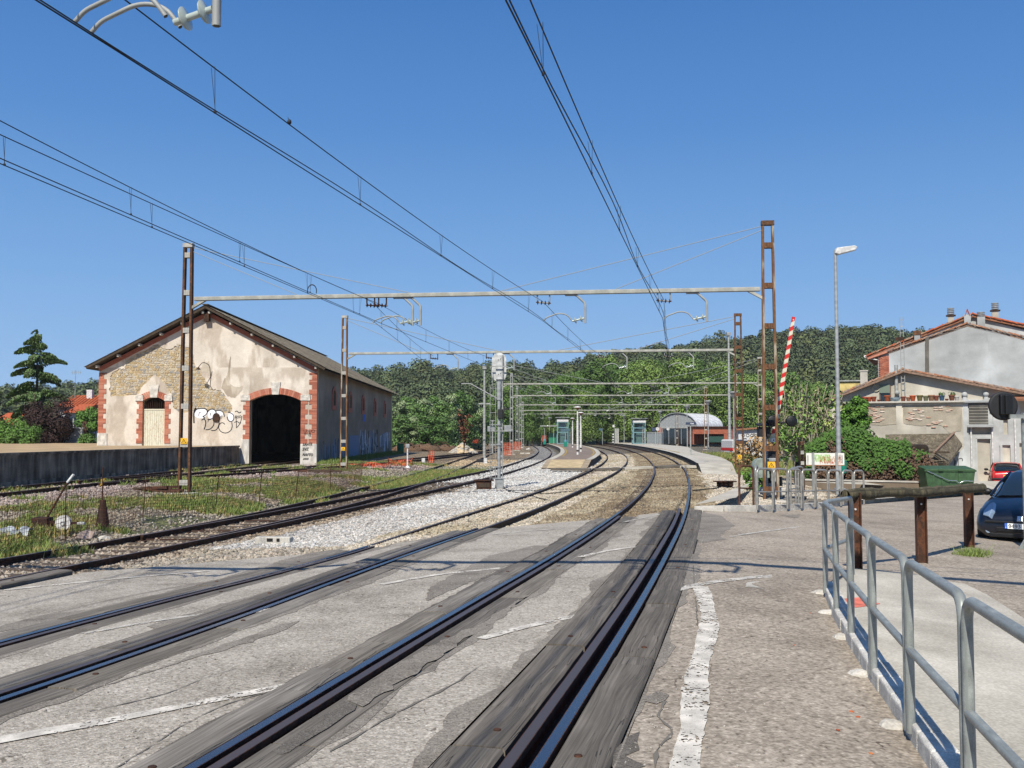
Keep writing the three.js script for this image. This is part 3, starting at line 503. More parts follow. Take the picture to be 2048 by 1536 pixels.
// ---------------------------------------------------------------- timbers laid along the rails through the crossing
{
  const R = rng(5);
  const deck = thing('crossing_deck', 'weathered grey timber planks lining the rails across the pavement', 'timber deck');
  function plankRow(name, off, width, from, lift = 0, set = 0) {
    let d = from; const end = farD(name, off);
    while (d < end) {
      let len = 2.3 + R() * .5; if (end - d - len < .6) len = end - d;
      const k = 6, pos = [], idx = [], uv = []; const uo = R() * 5, vo = R() * 7, gap = .012 + R() * .01, dy = lift + (R() - .5) * .012, roll = (R() - .5) * .012, wl = width / 2 - .006 - R() * .008, ch = .018;
      const prof = [[-wl, -.16], [-wl, -ch], [-wl + ch, 0], [0, .003], [wl - ch, 0], [wl, -ch], [wl, -.16]];
      for (let i = 0; i <= k; i++) { const dd = d + gap + (len - 2 * gap) * i / k, p = offsetPoint(name, dd, off), q = offsetPoint(name, dd + .1, off), l = Math.hypot(q.x - p.x, q.z - p.z), nx = -(q.z - p.z) / l, nz = (q.x - p.x) / l; prof.forEach(([a, b]) => { const e = (R() - .5) * .006; pos.push(p.x + nx * (a + e), p.y + b + dy + a * roll, p.z + nz * (a + e)); uv.push(a + uo, dd + vo); }); }
      const m = prof.length; for (let i = 0; i < k; i++) for (let j = 0; j < m - 1; j++) { const a = i * m + j; idx.push(a, a + m, a + 1, a + 1, a + m, a + m + 1); }
      for (let j = 1; j < m - 1; j++) { idx.push(0, j, j + 1); const o = k * m; idx.push(o, o + j + 1, o + j); }
      const g = fromArrays(pos, idx, uv).toNonIndexed(); g.computeVertexNormals();
      obj('plank', g, M.wood[set + Math.floor(R() * (set ? 3 : 4))], deck, true);
      if (d > 2 && R() < .8) { const p = offsetPoint(name, d + .25 + R() * .2, off + (R() - .5) * width * .3); obj('bolt_head', new THREE.CylinderGeometry(.022, .026, .012, 10).translate(p.x, p.y + .004 + dy, p.z), M.railRust, deck); }
      d += len;
    }
  }
  plankRow('AR', .215, .33, -5, 0, 4); plankRow('AR', -.395, .34, -4.2, 0, 4);
  plankRow('AL', -.2, .28, -5.5); plankRow('AL', .36, .32, -4.6);
  plankRow('BR', .2, .28, -3); plankRow('BR', -.34, .3, -4);
  plankRow('BL', -.2, .28, -4); plankRow('BL', .34, .3, -3);
  plankRow('SR', .24, .3, 6);
}
// ---------------------------------------------------------------- loose ballast: stones too many to count
{
  const variants = [0, 1, 2].map(k => { const g = new THREE.IcosahedronGeometry(1, 0), p = g.attributes.position; for (let i = 0; i < p.count; i++) { const h = .7 + .6 * hash(Math.round(p.getX(i) * 50), Math.round(p.getY(i) * 50 + p.getZ(i) * 700), k + 3); p.setXYZ(i, p.getX(i) * h, p.getY(i) * h * .8, p.getZ(i) * h); } g.computeVertexNormals(); return g; });
  const m = std({ color: 0xffffff, roughness: .95 });
  function scatter(seed, count, gen, label, size) {
    const R = rng(seed), q = new THREE.Quaternion(), e = new THREE.Euler(), mt = new THREE.Matrix4(), c = new THREE.Color();
    const lists = [[], [], []];
    for (let i = 0; i < count; i++) { const s = gen(R); if (s) lists[i % 3].push(s); }
    const grp = new THREE.Group(); grp.name = numbered('ballast'); scene.add(grp); stuff(grp, label, 'ballast');
    lists.forEach((L, k) => {
      const im = new THREE.InstancedMesh(variants[k], m, L.length); im.name = 'stones'; grp.add(im); im.userData.kind = 'stuff';
      L.forEach(([x, y, d, r, z], i) => { e.set(R() * 6, R() * 6, R() * 6); q.setFromEuler(e); mt.compose(V(x, y, -d), q, V(r, r * (.75 + R() * .4), r)); im.setMatrixAt(i, mt); const v = .42 + R() * .82, t = (R() - .5) * .12; c.setRGB(clamp(z[0] * v * (1 + t), 0, .9), clamp(z[1] * v, 0, .88), clamp(z[2] * v * (1 - t), 0, .86)); im.setColorAt(i, c); });
    });
    return grp;
  }
  const lo = (R, a, b) => a * Math.pow(b / a, R());
  const clear = (x, d) => d < farEdge(x) + .05;
  scatter(21, 95000, R => { // white ballast between the siding and the island-platform track
    const d = lo(R, 13, 90), x = lerp(railX('SL', d) - .6, railX('BL', d) + .1, R()); if (clear(x, d) || (x < railX('SR', d) - .1 && R() < .55)) return;
    const r = (.02 + .022 * R() * R() + .008 * R()) * (1 + d * .006); return [x, yardH(x, d) + r * .2, d, r, zone(x, d)];
  }, 'loose pale ballast stones between the siding and the curving tracks');
  scatter(22, 90000, R => {
    const d = lo(R, 16, 110), x = lerp(railX('BL', d) - .5, railX('AR', d) + .9, R()); if (clear(x, d)) return;
    const r = (.017 + .02 * R()) * (1 + d * .006); return [x, yardH(x, d) + r * .2, d, r, zone(x, d)];
  }, 'rust-stained ballast stones around the two main tracks');
  scatter(23, 30000, R => { const d = lo(R, 23, 55), x = railX('AR', d) + .6 + R() * 5; if (clear(x, d)) return; if (x > kerbLineX(d) + 1.5 && d < 34) return; const r = (.016 + .02 * R()) * (1 + d * .005); return [x, yardH(x, d) + r * .2, d, r, zone(x, d)]; }, 'pale gravel right of the track before the platform ramp');
  scatter(24, 42000, R => { const d = lo(R, 15, 75), x = lerp(-18.5, railX('SL', d), R()); if (clear(x, d)) return; if (d > 64 && x < -12.5) return; const z = zone(x, d); if (z[1] > z[0] * 1.02 && R() < .7) return; const r = (.018 + .024 * R() * R()) * (1 + d * .008); return [x, yardH(x, d) + r * .2, d, r, z[1] > z[0] ? Z.grey : z]; }, 'thin gravel over the weedy ground before the shed');
}
// ---------------------------------------------------------------- foliage helpers
const foliageCache = {};
function foliage(hex, vary = true) { return foliageCache[hex] ??= new THREE.MeshStandardMaterial({ color: hex, roughness: .8, side: THREE.DoubleSide, vertexColors: true }); }
function leaves(list, size, R, vary = .5, droop = 0, round = .4) { // list of [x,y,z,nx,ny,nz]; each leaf clump is a folded pair of small faces
  const pos = [], col = [], idx = []; const n = V(0, 0, 0), u = V(0, 0, 0), w = V(0, 0, 0);
  for (const p of list) {
    n.set(p[3] + (R() - .5) * 1.3, p[4] + (R() - .5) * 1.3, p[5] + (R() - .5) * 1.3).normalize(); u.set(R() - .5, R() - .5 - droop, R() - .5).cross(n).normalize(); w.crossVectors(n, u);
    const s = size * (.6 + R() * .8), l = s * (1 + R() * .6), o = pos.length / 3, v = 1 - vary / 2 + R() * vary, y = (R() - .5) * .14, f = s * .35;
    const P3 = (a, b, c) => pos.push(p[0] + u.x * a + w.x * b + n.x * c, p[1] + u.y * a + w.y * b + n.y * c - droop * Math.abs(b), p[2] + u.z * a + w.z * b + n.z * c);
    P3(0, -l * .5, 0); P3(s * .45, 0, f * .6); P3(0, l * .55, -f * .2); P3(-s * .45, 0, f * .6); idx.push(o, o + 1, o + 2, o, o + 2, o + 3); for (let k = 0; k < 4; k++) col.push(v * (1 + y), v, v * (1 - y));
  }
  const g = fromArrays(pos, idx, null, col), N = g.attributes.normal; list.forEach((p, i) => { for (let k = 0; k < 4; k++) { const j = i * 4 + k; u.set(N.getX(j), N.getY(j), N.getZ(j)); n.set(p[3], p[4], p[5]).normalize(); if (u.dot(n) < 0) u.negate(); u.lerp(n, round).normalize(); N.setXYZ(j, u.x, u.y, u.z); } }); return g;
}
function leafBall(seed, n, rx, ry, rz, size, vary = .6, round = .4) { const R = rng(seed * 97 + 3), L = []; for (let i = 0; i < n; i++) { const a = R() * 6.283, c = R() * 2 - 1, s = Math.sqrt(1 - c * c), r = Math.pow(R(), .4), x = Math.cos(a) * s, z = Math.sin(a) * s; L.push([x * rx * r, c * ry * r, z * rz * r, x, c + .3, z]); } return leaves(L, size, R, vary, 0, round); }
function crown(seed, { h, r, n, size, lobes = 12, base = .25, shape = 1, vary = .7 }) { // clumpy crown from y = base*h to h
  const R = rng(seed), L = [], balls = [];
  for (let i = 0; i < lobes; i++) { const t = (i + .5) / lobes, y = lerp(base, .93, t) * h, rr = r * Math.pow(Math.sin(Math.PI * clamp(lerp(.16, .93, t), 0, 1)), shape), a = i * 2.4 + R(), k = rr * (.25 + .6 * R()); balls.push([Math.cos(a) * k, y, Math.sin(a) * k, r * (.34 + .26 * R()) * (1.1 - .3 * t)]); }
  balls.push([0, h * .88, 0, r * .36]);
  for (let i = 0; i < n; i++) { const b = balls[Math.floor(R() * balls.length)], a = R() * 6.283, c = R() * 2 - 1, s = Math.sqrt(1 - c * c), q = Math.pow(R(), .33) * b[3] * (R() < .06 ? 1.35 : 1), x = Math.cos(a) * s, z = Math.sin(a) * s; L.push([b[0] + x * q, b[1] + c * q * .85, b[2] + z * q, x, c + .35, z]); }
  return { g: leaves(L, size, R, vary), balls };
}
function limbs(h, r, balls, R, base = .2) { const gs = [tube([V(0, 0, 0), V((R() - .5) * r * 2, h * .3, (R() - .5) * r * 2), V((R() - .5) * r * 3, h * .62, 0), V(0, h * .9, 0)], r, 8, 12)]; const p = gs[0].attributes.position; for (let i = 0; i < p.count; i++) { const k = clamp(1 - p.getY(i) / h * .85, .1, 1); p.setX(i, p.getX(i) * k); p.setZ(i, p.getZ(i) * k); } for (const b of balls.slice(0, 9)) { const y = Math.max(h * base, b[1] - b[3] * 1.2); gs.push(rod(V(0, y, 0), V(b[0], b[1], b[2]), r * .38, r * .12, 6)); } return gs; }
// ---------------------------------------------------------------- goods shed (gable end towards the crossing)
{
  const D0 = 66.5, X0 = -27.62, X1 = -13.03, XC = -20.4, LEN = 40.5, GY = -.3, EAVE = 6.35, RIDGE = 10.05, PLAT = 1.08;
  const K = D0 / FOCAL, fx = (px) => (px - 1024) * K - X0, fy = (py) => (HORIZON - py) * K + EYE;   // facade survey -> local metres
  const shed = thing('goods_shed', 'old plastered railway goods shed with red brick quoins and grey sheet roof', 'shed', V(X0, 0, -D0));
  const W = X1 - X0, mid = XC - X0;
  const outline = () => { const s = new THREE.Shape(); s.moveTo(0, GY); s.lineTo(W, GY); s.lineTo(W, EAVE); s.lineTo(mid, RIDGE); s.lineTo(0, EAVE); s.closePath(); return s; };
  const big = { x0: fx(500), x1: fx(602), spring: 4.08, crown: 4.52, bottom: GY }, small = { x0: fx(286), x1: fx(330), spring: 4.05, crown: 4.32, bottom: PLAT };
  function opening(o, grow = 0) { const p = new THREE.Path(), b = o.bottom - (grow ? .01 : 0), x0 = o.x0 - grow, x1 = o.x1 + grow; p.moveTo(x0, b); p.lineTo(x0, o.spring + grow * .6); p.quadraticCurveTo((x0 + x1) / 2, 2 * (o.crown + grow) - (o.spring + grow * .6), x1, o.spring + grow * .6); p.lineTo(x1, b); p.closePath(); return p; }
  const rubblePx = [[219, 758], [224, 744], [238, 737], [249, 738], [250, 719], [273, 709], [314, 687], [323, 697], [344, 697], [353, 689], [383, 695], [391, 733], [410, 758], [421, 777], [443, 782], [451, 796], [465, 812], [462, 826], [440, 830], [400, 822], [364, 826], [346, 815], [344, 793], [328, 766], [309, 750], [290, 766], [273, 790], [219, 792]];
  const rubble = rubblePx.map(([a, b]) => [fx(a), fy(b)]);
  // core wall with the two openings
  const notched = (o) => { const s = new THREE.Shape(), q = opening(o).getPoints(10); s.moveTo(0, GY); s.lineTo(q[0].x, GY); q.slice(1, -1).forEach(p => s.lineTo(p.x, Math.max(GY, p.y))); s.lineTo(W, GY); s.lineTo(W, EAVE); s.lineTo(mid, RIDGE); s.lineTo(0, EAVE); s.closePath(); return s; };
  const core = notched(big); core.holes.push(opening({ ...small }));
  obj('wall', new THREE.ExtrudeGeometry(core, { depth: .55, bevelEnabled: false, curveSegments: 10 }).translate(0, 0, -.55), M.mortar, shed);
  // coat of plaster, broken away where the rubble shows
  const coat = notched({ ...big, x0: big.x0 - .02, x1: big.x1 + .02, crown: big.crown + .02 }); const R = rng(61);
  const torn = []; rubble.forEach((p, i) => { const q = rubble[(i + 1) % rubble.length], n = 5; for (let k = 0; k < n; k++) torn.push(new THREE.Vector2(lerp(p[0], q[0], k / n) + (R() - .5) * .16, lerp(p[1], q[1], k / n) + (R() - .5) * .12)); });
  coat.holes.push(opening(small, .02), new THREE.Path(torn));
  obj('plaster', new THREE.ExtrudeGeometry(coat, { depth: .045, bevelEnabled: false, curveSegments: 10 }), M.plaster, shed);
  // grey cement repairs
  const patch = (pts, m, z, name = 'plaster_patch') => { const s = new THREE.Shape(); const q = []; pts.forEach((p, i) => { const n = pts[(i + 1) % pts.length]; for (let k = 0; k < 4; k++) q.push(new THREE.Vector2(fx(lerp(p[0], n[0], k / 4)) + (R() - .5) * .07, fy(lerp(p[1], n[1], k / 4)) + (R() - .5) * .07)); }); s.setFromPoints(q); return obj(name, new THREE.ExtrudeGeometry(s, { depth: .008, bevelEnabled: false }).translate(0, 0, z), m, shed); };
  patch([[459, 712], [461, 714], [459, 745], [457, 765], [470, 775], [486, 772], [484, 782], [470, 796], [455, 793], [443, 776], [447, 760], [454, 750]], M.plasterGrey, .046);
  patch([[404, 726], [408, 718], [409, 730], [416, 722], [422, 738], [421, 752], [408, 742], [402, 745]], M.plasterGrey, .046);
  // rubble stones
  const inside = (x, y) => { let c = false; for (let i = 0, j = rubble.length - 1; i < rubble.length; j = i++) { const [xi, yi] = rubble[i], [xj, yj] = rubble[j]; if ((yi > y) !== (yj > y) && x < (xj - xi) * (y - yi) / (yj - yi) + xi) c = !c; } return c; };
  const stoneShapes = [0, 1, 2, 3, 4, 5].map(k => { const s = new THREE.Shape(), q = [], n = 7; for (let i = 0; i < n; i++) { const a = i / n * Math.PI * 2, r = .5 * (.82 + .3 * hash(i, k, 9)); q.push(new THREE.Vector2(Math.cos(a) * r * 1.05, Math.sin(a) * r)); } s.setFromPoints(q); const g = new THREE.ExtrudeGeometry(s, { depth: .5, bevelEnabled: true, bevelSize: .07, bevelThickness: .25, bevelSegments: 1, curveSegments: 1 }).translate(0, 0, -.45); return metreUV(g); });
  const cells = [];
  for (let y = 3.2; y < 8.0;) { const h = .1 + R() * .085; for (let x = .4; x < 10;) { const w = .13 + R() * R() * .36; if (inside(x + w / 2, y + h / 2)) cells.push([x + w / 2, y + h / 2 + (R() - .5) * .05, w, h * (.8 + R() * .35)]); x += w + .015; } y += h; }
  cells.sort((a, b) => b[2] * b[3] - a[2] * a[3]);
  const rest = [];
  cells.forEach(([x, y, w, h], i) => {
    const g = stoneShapes[i % 6], z = -.005 + R() * .02, sx = w * .93, sy = h * .92, rz = (R() - .5) * .16;
    if (i < 290) { const o = mesh('stone', g, M.stones[Math.floor(R() * 8)], shed); o.position.set(x, y + (R() - .5) * .03, z); o.scale.set(sx, sy, .06); o.rotation.z = rz; }
    else rest.push(g.clone().applyMatrix4(new THREE.Matrix4().compose(V(x, y, z), new THREE.Quaternion().setFromEuler(new THREE.Euler(0, 0, rz)), V(sx, sy, .06))));
  });
  if (rest.length) { const n = rest.length / 3 | 0; [[0, n, 0], [n, 2 * n, 3], [2 * n, rest.length, 4]].forEach(([a, b, k]) => stuff(obj('small_stones', rest.slice(a, b), M.stones[k], shed))); }
  // brick quoins, jambs, arches: courses of blocks that tooth into the plaster
  const blockG = metreUV(rbx(1, 1, 1, .03, 0, 0, 0, 0, 0, 0, 1));
  function block(name, x0, x1, y0, y1, m, z = .02, depth = .12) { const o = mesh(name, blockG, m, shed); o.position.set((x0 + x1) / 2, (y0 + y1) / 2, z); o.scale.set(x1 - x0, y1 - y0, depth); return o; }
  function teeth(x, dir, y0, y1, narrow, wide, course = .33) { let k = 0; for (let y = y0; y < y1 - .05; y += course, k++) { const w = k % 2 ? narrow : wide, h = Math.min(course, y1 - y), n = 4; for (let j = 0; j < n; j++) { const a = y + h * j / n + .003, b = y + h * (j + 1) / n - .005; block('brick_course', dir > 0 ? x : x - w, dir > 0 ? x + w : x, a, b, M.brick[Math.floor(R() * 4)], .012 + R() * .006, .13); } } }
  teeth(-.004, 1, 1.9, 5.95, .32, .5); teeth(W + .004, -1, 1.2, 5.95, .34, .54);
  teeth(big.x0, -1, 1.5, 4.08, .28, .45); teeth(big.x1, 1, 1.2, 4.08, .28, .45);
  teeth(small.x0, -1, PLAT + .15, 4.05, .26, .4); teeth(small.x1, 1, PLAT + .15, 4.05, .26, .4);
  block('stone_block', -.03, .62, PLAT - .1, 1.9, M.whiteStone, .025, .16);
  block('stone_block', big.x0 - .55, big.x0, GY, 1.5, M.whiteStone, .025, .16); 
  block('stone_block', big.x1, W + .02, GY, 1.2, M.whiteStone, .03, .18);
  for (const [o, w] of [[big, .62], [small, .5]]) { block('stone_block', o.x0 - w, o.x0 + .02, o.spring, o.spring + .4, M.whiteStone, .03, .17); block('stone_block', o.x1 - .02, o.x1 + w, o.spring, o.spring + .4, M.whiteStone, .03, .17); }
  function arch(o, n) { const q = (t) => { const b = 2 * o.crown - o.spring; return [lerp(lerp(o.x0, (o.x0 + o.x1) / 2, t), lerp((o.x0 + o.x1) / 2, o.x1, t), t), (1 - t) * (1 - t) * o.spring + 2 * t * (1 - t) * b + t * t * o.spring]; };
    for (let i = 0; i < n; i++) { const a = q((i + .5) / n), b = q((i + .55) / n), ang = Math.atan2(b[1] - a[1], b[0] - a[0]), e0 = q(i / n), e1 = q((i + 1) / n), L = Math.hypot(e1[0] - e0[0], e1[1] - e0[1]); const m = mesh('brick_course', blockG, M.brick[Math.floor(R() * 4)], shed); m.position.set(a[0] - Math.sin(ang) * .21, a[1] + Math.cos(ang) * .21, .015); m.rotation.z = ang; m.scale.set(L * .97, .42, .14); }
    const c = (o.x0 + o.x1) / 2; const s = new THREE.Shape([[c - .22, o.crown - .03], [c + .22, o.crown - .03], [c + .33, o.crown + .8], [c - .33, o.crown + .8]].map(p => new THREE.Vector2(...p))); obj('keystone', new THREE.ExtrudeGeometry(s, { depth: .14, bevelEnabled: true, bevelSize: .01, bevelThickness: .01, bevelSegments: 1 }).translate(0, 0, -.03), M.whiteStone, shed); }
  arch(big, 26); arch(small, 14);
  // small door: barred fanlight over pale boarded leaves
  const door = part('door', shed);
  const doorPaint = std({ map: canvasTexture(256, 512, (c, w, h) => { c.fillStyle = '#cfcbb6'; c.fillRect(0, 0, w, h); const q = rng(8); for (let i = 0; i < 260; i++) { c.fillStyle = `rgba(${110 + q() * 50},${70 + q() * 40},${40 + q() * 20},${.12 + q() * .4})`; const x = q() * w, y = q() * h * .9; c.fillRect(x, y, 1 + q() * 4, 4 + q() * 34); } for (let i = 0; i < 500; i++) { c.fillStyle = `rgba(${q() < .5 ? '255,255,250' : '120,116,100'},.12)`; c.fillRect(q() * w, q() * h, 2 + q() * 6, 10 + q() * 60); } }), roughness: .85 });
  const dw = small.x1 - small.x0; for (let i = 0; i < 10; i++) { const w = dw / 10, g = bx(w - .012, 2.34, .05, small.x0 + w * (i + .5), PLAT + 1.17, -.14); const uv = g.attributes.uv; for (let k = 0; k < uv.count; k++) uv.setX(k, (i + uv.getX(k)) / 10); obj('door_board', g, doorPaint, door, true); }
  obj('door_rail', bx(dw, .1, .06, small.x0 + dw / 2, PLAT + 2.4, -.12), doorPaint, door, true);
  for (let i = 0; i < 12; i++) { const x = small.x0 + dw * (i + .5) / 12, top = lerp(4.05, 4.3, 1 - Math.pow((i - 5.5) / 6, 2)); obj('window_bar', rod(V(x, PLAT + 2.45, -.2), V(x, top, -.2), .018, .018, 6), M.mastDark, door); }
  // hanging lamp bracket
  const lamp = part('wall_lamp', shed); const L0 = fx(412), Ly = fy(745);
  obj('lamp_arm', bent([V(L0 + .3, Ly - .4, .05), V(L0 + .3, Ly + .5, .35), V(L0, Ly + .65, .9), V(L0 - .25, Ly + .3, .95)], .022, .3, 8), M.mastDark, lamp);
  obj('lamp_shade', lathe([[.04, .16], [.08, .1], [.16, 0], [.15, 0]], 14).translate(L0 - .26, Ly + .14, .95), M.mastDark, lamp);
  obj('lamp_cable', tube([V(L0 + .3, Ly - .4, .06), V(L0 + .28, Ly - .9, .06), V(L0 + .42, Ly - 1.1, .07)], .02, 6), M.mastDark, lamp);
  obj('ceramic_disc', new THREE.CylinderGeometry(.3, .3, .06, 18).rotateX(Math.PI / 2).scale(.8, 1, 1).translate(L0 + .72, fy(838 - 3), .1), M.mastDark, lamp);
  // spray paint
  function sprayed(x0, x1, y0, y1, w, h, draw, z = .052) { const t = canvasTexture(w, h, (c, a, b) => { c.clearRect(0, 0, a, b); draw(c, a, b); }); const g = new THREE.PlaneGeometry(x1 - x0, y1 - y0).translate((x0 + x1) / 2, (y0 + y1) / 2, z); return obj('graffiti', g, std({ map: t, transparent: true, roughness: .9 }), shed, true); }
  sprayed(fx(386), fx(488), fy(872), fy(812), 1024, 620, (c) => { // bubble letters, traced as strokes
    c.lineCap = c.lineJoin = 'round'; const S = (x) => (x - 210) * .715, Y = (y) => (y - 480) * .715;
    const blob = (x, y, rx, ry, a) => { c.beginPath(); c.ellipse(S(x), Y(y), rx * .715, ry * .715, a, 0, 7); };
    const q = rng(4); for (const [x, y, rx, ry] of [[430, 690, 190, 150], [745, 720, 115, 150], [960, 700, 110, 90], [1290, 790, 85, 130]]) { blob(x, y, rx, ry, 0); c.fillStyle = 'rgba(232,232,236,1)'; c.fill(); for (let i = 0; i < 90; i++) { c.strokeStyle = `rgba(${q() < .5 ? '150,152,160' : '250,250,252'},.55)`; c.lineWidth = 3; c.beginPath(); const a = q() * 7, r = Math.sqrt(q()); const X = S(x + Math.cos(a) * r * rx * .9), Z2 = Y(y + Math.sin(a) * r * ry * .9); c.moveTo(X, Z2); c.lineTo(X + 14 * (q() - .5), Z2 + 20 * q()); c.stroke(); } }
    c.strokeStyle = 'rgba(40,38,46,.9)'; const st = (w, ...p) => { c.lineWidth = w * 1.7; c.beginPath(); c.moveTo(S(p[0]), Y(p[1])); for (let i = 2; i < p.length; i += 4) c.quadraticCurveTo(S(p[i]), Y(p[i + 1]), S(p[i + 2]), Y(p[i + 3])); c.stroke(); };
    c.strokeStyle = 'rgba(24,22,30,1)'; c.scale(1, 1); st(16, 250, 960, 225, 600, 290, 545); st(12, 270, 660, 290, 560, 400, 560, 560, 530, 610, 600, 650, 720, 500, 785, 590, 830, 470, 885); st(12, 540, 870, 620, 930, 540, 1150); st(12, 630, 650, 690, 560, 780, 575, 880, 610, 865, 720, 840, 850, 640, 875); st(11, 780, 870, 860, 1000, 740, 1120, 690, 1170, 590, 1165); st(10, 940, 900, 980, 1000, 900, 1140, 850, 1210, 745, 1185); st(9, 870, 620, 1010, 590, 1070, 680, 1110, 740, 1095, 790); st(10, 1180, 800, 1200, 930, 1290, 930, 1390, 900, 1360, 760, 1330, 690, 1210, 665); st(9, 1110, 1010, 1060, 930, 980, 990, 900, 1100, 1000, 1210, 1130, 1310, 1260, 1210, 1350, 1130, 1310, 960); st(7, 380, 760, 390, 640, 430, 680); st(7, 710, 750, 720, 690, 700, 690); st(6, 640, 950, 650, 880, 680, 880);
    for (const [x, y] of [[930, 780], [1010, 800], [1430, 800], [1480, 800], [1540, 790]]) { c.lineWidth = 9; c.beginPath(); c.ellipse(S(x), Y(y), 16, 26, .3, 0, 7); c.stroke(); } st(8, 1420, 760, 1450, 1000, 1440, 1110, 1500, 1060, 1560, 960); st(8, 1390, 960, 1450, 900, 1500, 960, 1560, 1020, 1590, 780); st(9, 1400, 650, 1460, 600, 1480, 660, 1530, 700, 1560, 650);
  });
  sprayed(fx(604), fx(633), fy(926), fy(884), 512, 740, (c) => { c.strokeStyle = 'rgba(30,30,36,.85)'; c.lineCap = 'round'; c.lineWidth = 10; const t = (s, x, y, z, r = 0) => { c.save(); c.translate(x, y); c.rotate(r); c.font = `italic ${z}px sans-serif`; c.lineWidth = z * .09; c.strokeText(s, 0, 0); c.restore(); }; t('SANTE', 40, 130, 118, -.06); t('SVZ', 40, 300, 130, -.05); t('NAFTO', 40, 480, 120, .03); t('2000', 60, 620, 90, .02); }, .135);
  sprayed(fx(606), fx(632), fy(874), fy(857), 512, 330, (c) => { c.strokeStyle = 'rgba(36,34,40,.8)'; c.lineWidth = 16; c.lineCap = 'round'; const p = (...a) => { c.beginPath(); c.moveTo(a[0], a[1]); for (let i = 2; i < a.length; i += 4) c.quadraticCurveTo(a[i], a[i + 1], a[i + 2], a[i + 3]); c.stroke(); }; p(50, 60, 90, 300, 110, 200, 130, 80, 200, 70, 300, 60, 260, 180, 200, 300, 330, 290); p(180, 200, 260, 20, 300, 260, 320, 120, 340, 90); c.beginPath(); c.ellipse(420, 100, 70, 50, 0, 0, 7); c.stroke(); }, .1);
  // side and rear walls (shaded side towards the tracks)
  const side = new THREE.Shape(); side.moveTo(0, GY); side.lineTo(LEN, GY); side.lineTo(LEN, EAVE); side.lineTo(0, EAVE); side.closePath();
  const wins = [72.2, 79.5, 86.4, 94, 101.3].map(d => d - D0);
  for (const z of wins) side.holes.push(opening({ x0: z - .5, x1: z + .5, bottom: 3.95, spring: 4.8, crown: 5.05 }));
  const toSide = (g) => g.rotateY(Math.PI / 2);   // local x -> -z
  obj('wall', toSide(new THREE.ExtrudeGeometry(side, { depth: .5, bevelEnabled: false, curveSegments: 8 })).translate(W - .5, 0, -.55), M.sideWall, shed);
  for (const z of wins) {
    const w = part('window', shed);
    const fr = new THREE.Shape(); fr.moveTo(z - .85, 3.62); fr.lineTo(z + .85, 3.62); fr.lineTo(z + .85, 4.9); fr.quadraticCurveTo(z, 5.75, z - .85, 4.9); fr.closePath(); fr.holes.push(opening({ x0: z - .5, x1: z + .5, bottom: 3.95, spring: 4.8, crown: 5.05 }));
    obj('brick_surround', toSide(new THREE.ExtrudeGeometry(fr, { depth: .06, bevelEnabled: false, curveSegments: 8 })).translate(W, 0, -.55), M.brick[1], w);
    for (const k of [-.25, 0, .25]) obj('window_bar', bx(.04, 1.1, .04, W - .2, 4.45, -.55 - z - k), M.darkWood, w);
    obj('window_bar', bx(.04, .04, 1, W - .2, 4.4, -.55 - z), M.darkWood, w);
    obj('pane', bx(.02, 1.15, 1.02, W - .26, 4.48, -.55 - z), M.darkGlass, w, false);
  }
  obj('wall', bx(.5, EAVE - GY, LEN, .25, (EAVE + GY) / 2, -.55 - LEN / 2), M.plasterGrey, shed);
  const back = outline(); obj('wall', new THREE.ExtrudeGeometry(back, { depth: .5, bevelEnabled: false }).translate(0, 0, -LEN - 1.05), M.plasterGrey, shed);
  { // painted lettering along the shaded wall
    const t = canvasTexture(2048, 256, (c, w, h) => { const q = rng(14); c.clearRect(0, 0, w, h); const cols = ['rgba(140,150,165,.75)', 'rgba(196,200,206,.85)', 'rgba(100,108,124,.65)', 'rgba(30,30,34,.8)'];
      const word = (s, x, y, z, f, k) => { c.save(); c.translate(x, y); c.scale(k, 1); c.font = `bold ${z}px sans-serif`; c.lineJoin = 'round'; c.lineWidth = z * .16; c.strokeStyle = cols[3]; c.strokeText(s, 0, 0); c.fillStyle = cols[f]; c.fillText(s, 0, 0); c.restore(); };
      for (let i = 0; i < 46; i++) { c.strokeStyle = cols[i % 2 ? 2 : 0]; c.lineWidth = 6 + q() * 14; c.beginPath(); const x = 20 + q() * 520, y = 110 + q() * 60; c.moveTo(x, y); c.quadraticCurveTo(x + 30 * (q() - .5), y + 40, x + 20 * (q() - .5), y + 70 + q() * 50); c.stroke(); }
      c.fillStyle = 'rgba(130,146,172,.8)'; c.fillRect(640, 92, 250, 150); for (let i = 1; i < 5; i++) { c.fillStyle = 'rgba(100,112,136,.7)'; c.fillRect(640 + i * 50, 92, 5, 150); }
      for (let i = 0; i < 60; i++) { c.strokeStyle = i % 3 ? cols[i % 2] : cols[3]; c.lineWidth = 7 + q() * 12; c.beginPath(); const x = 940 + q() * 560, y = 40 + q() * 90; c.moveTo(x, y); c.lineTo(x + 60 * (q() - .5), y + 50 + q() * 60); c.lineTo(x + 80 * (q() - .5), Math.min(250, y + 100 + q() * 60)); c.stroke(); }
      for (let i = 0; i < 30; i++) { c.fillStyle = cols[i % 2]; c.fillRect(1590 + q() * 380, 60 + q() * 60, 20 + q() * 30, 70 + q() * 50); c.fillStyle = cols[3]; c.fillRect(1590 + q() * 380, 80 + q() * 80, 8, 60 + q() * 30); } });
    obj('graffiti', new THREE.PlaneGeometry(LEN - 1, 3).rotateY(Math.PI / 2).translate(W + .012, 1.35, -.55 - LEN / 2), std({ map: t, transparent: true, roughness: .9 }), shed, true);
    obj('painted_square', new THREE.PlaneGeometry(1.1, .9).rotateY(Math.PI / 2).translate(W + .012, 3.45, -(87.6 - D0)), std({ color: 0x3b68c4, roughness: .8 }), shed);
  }
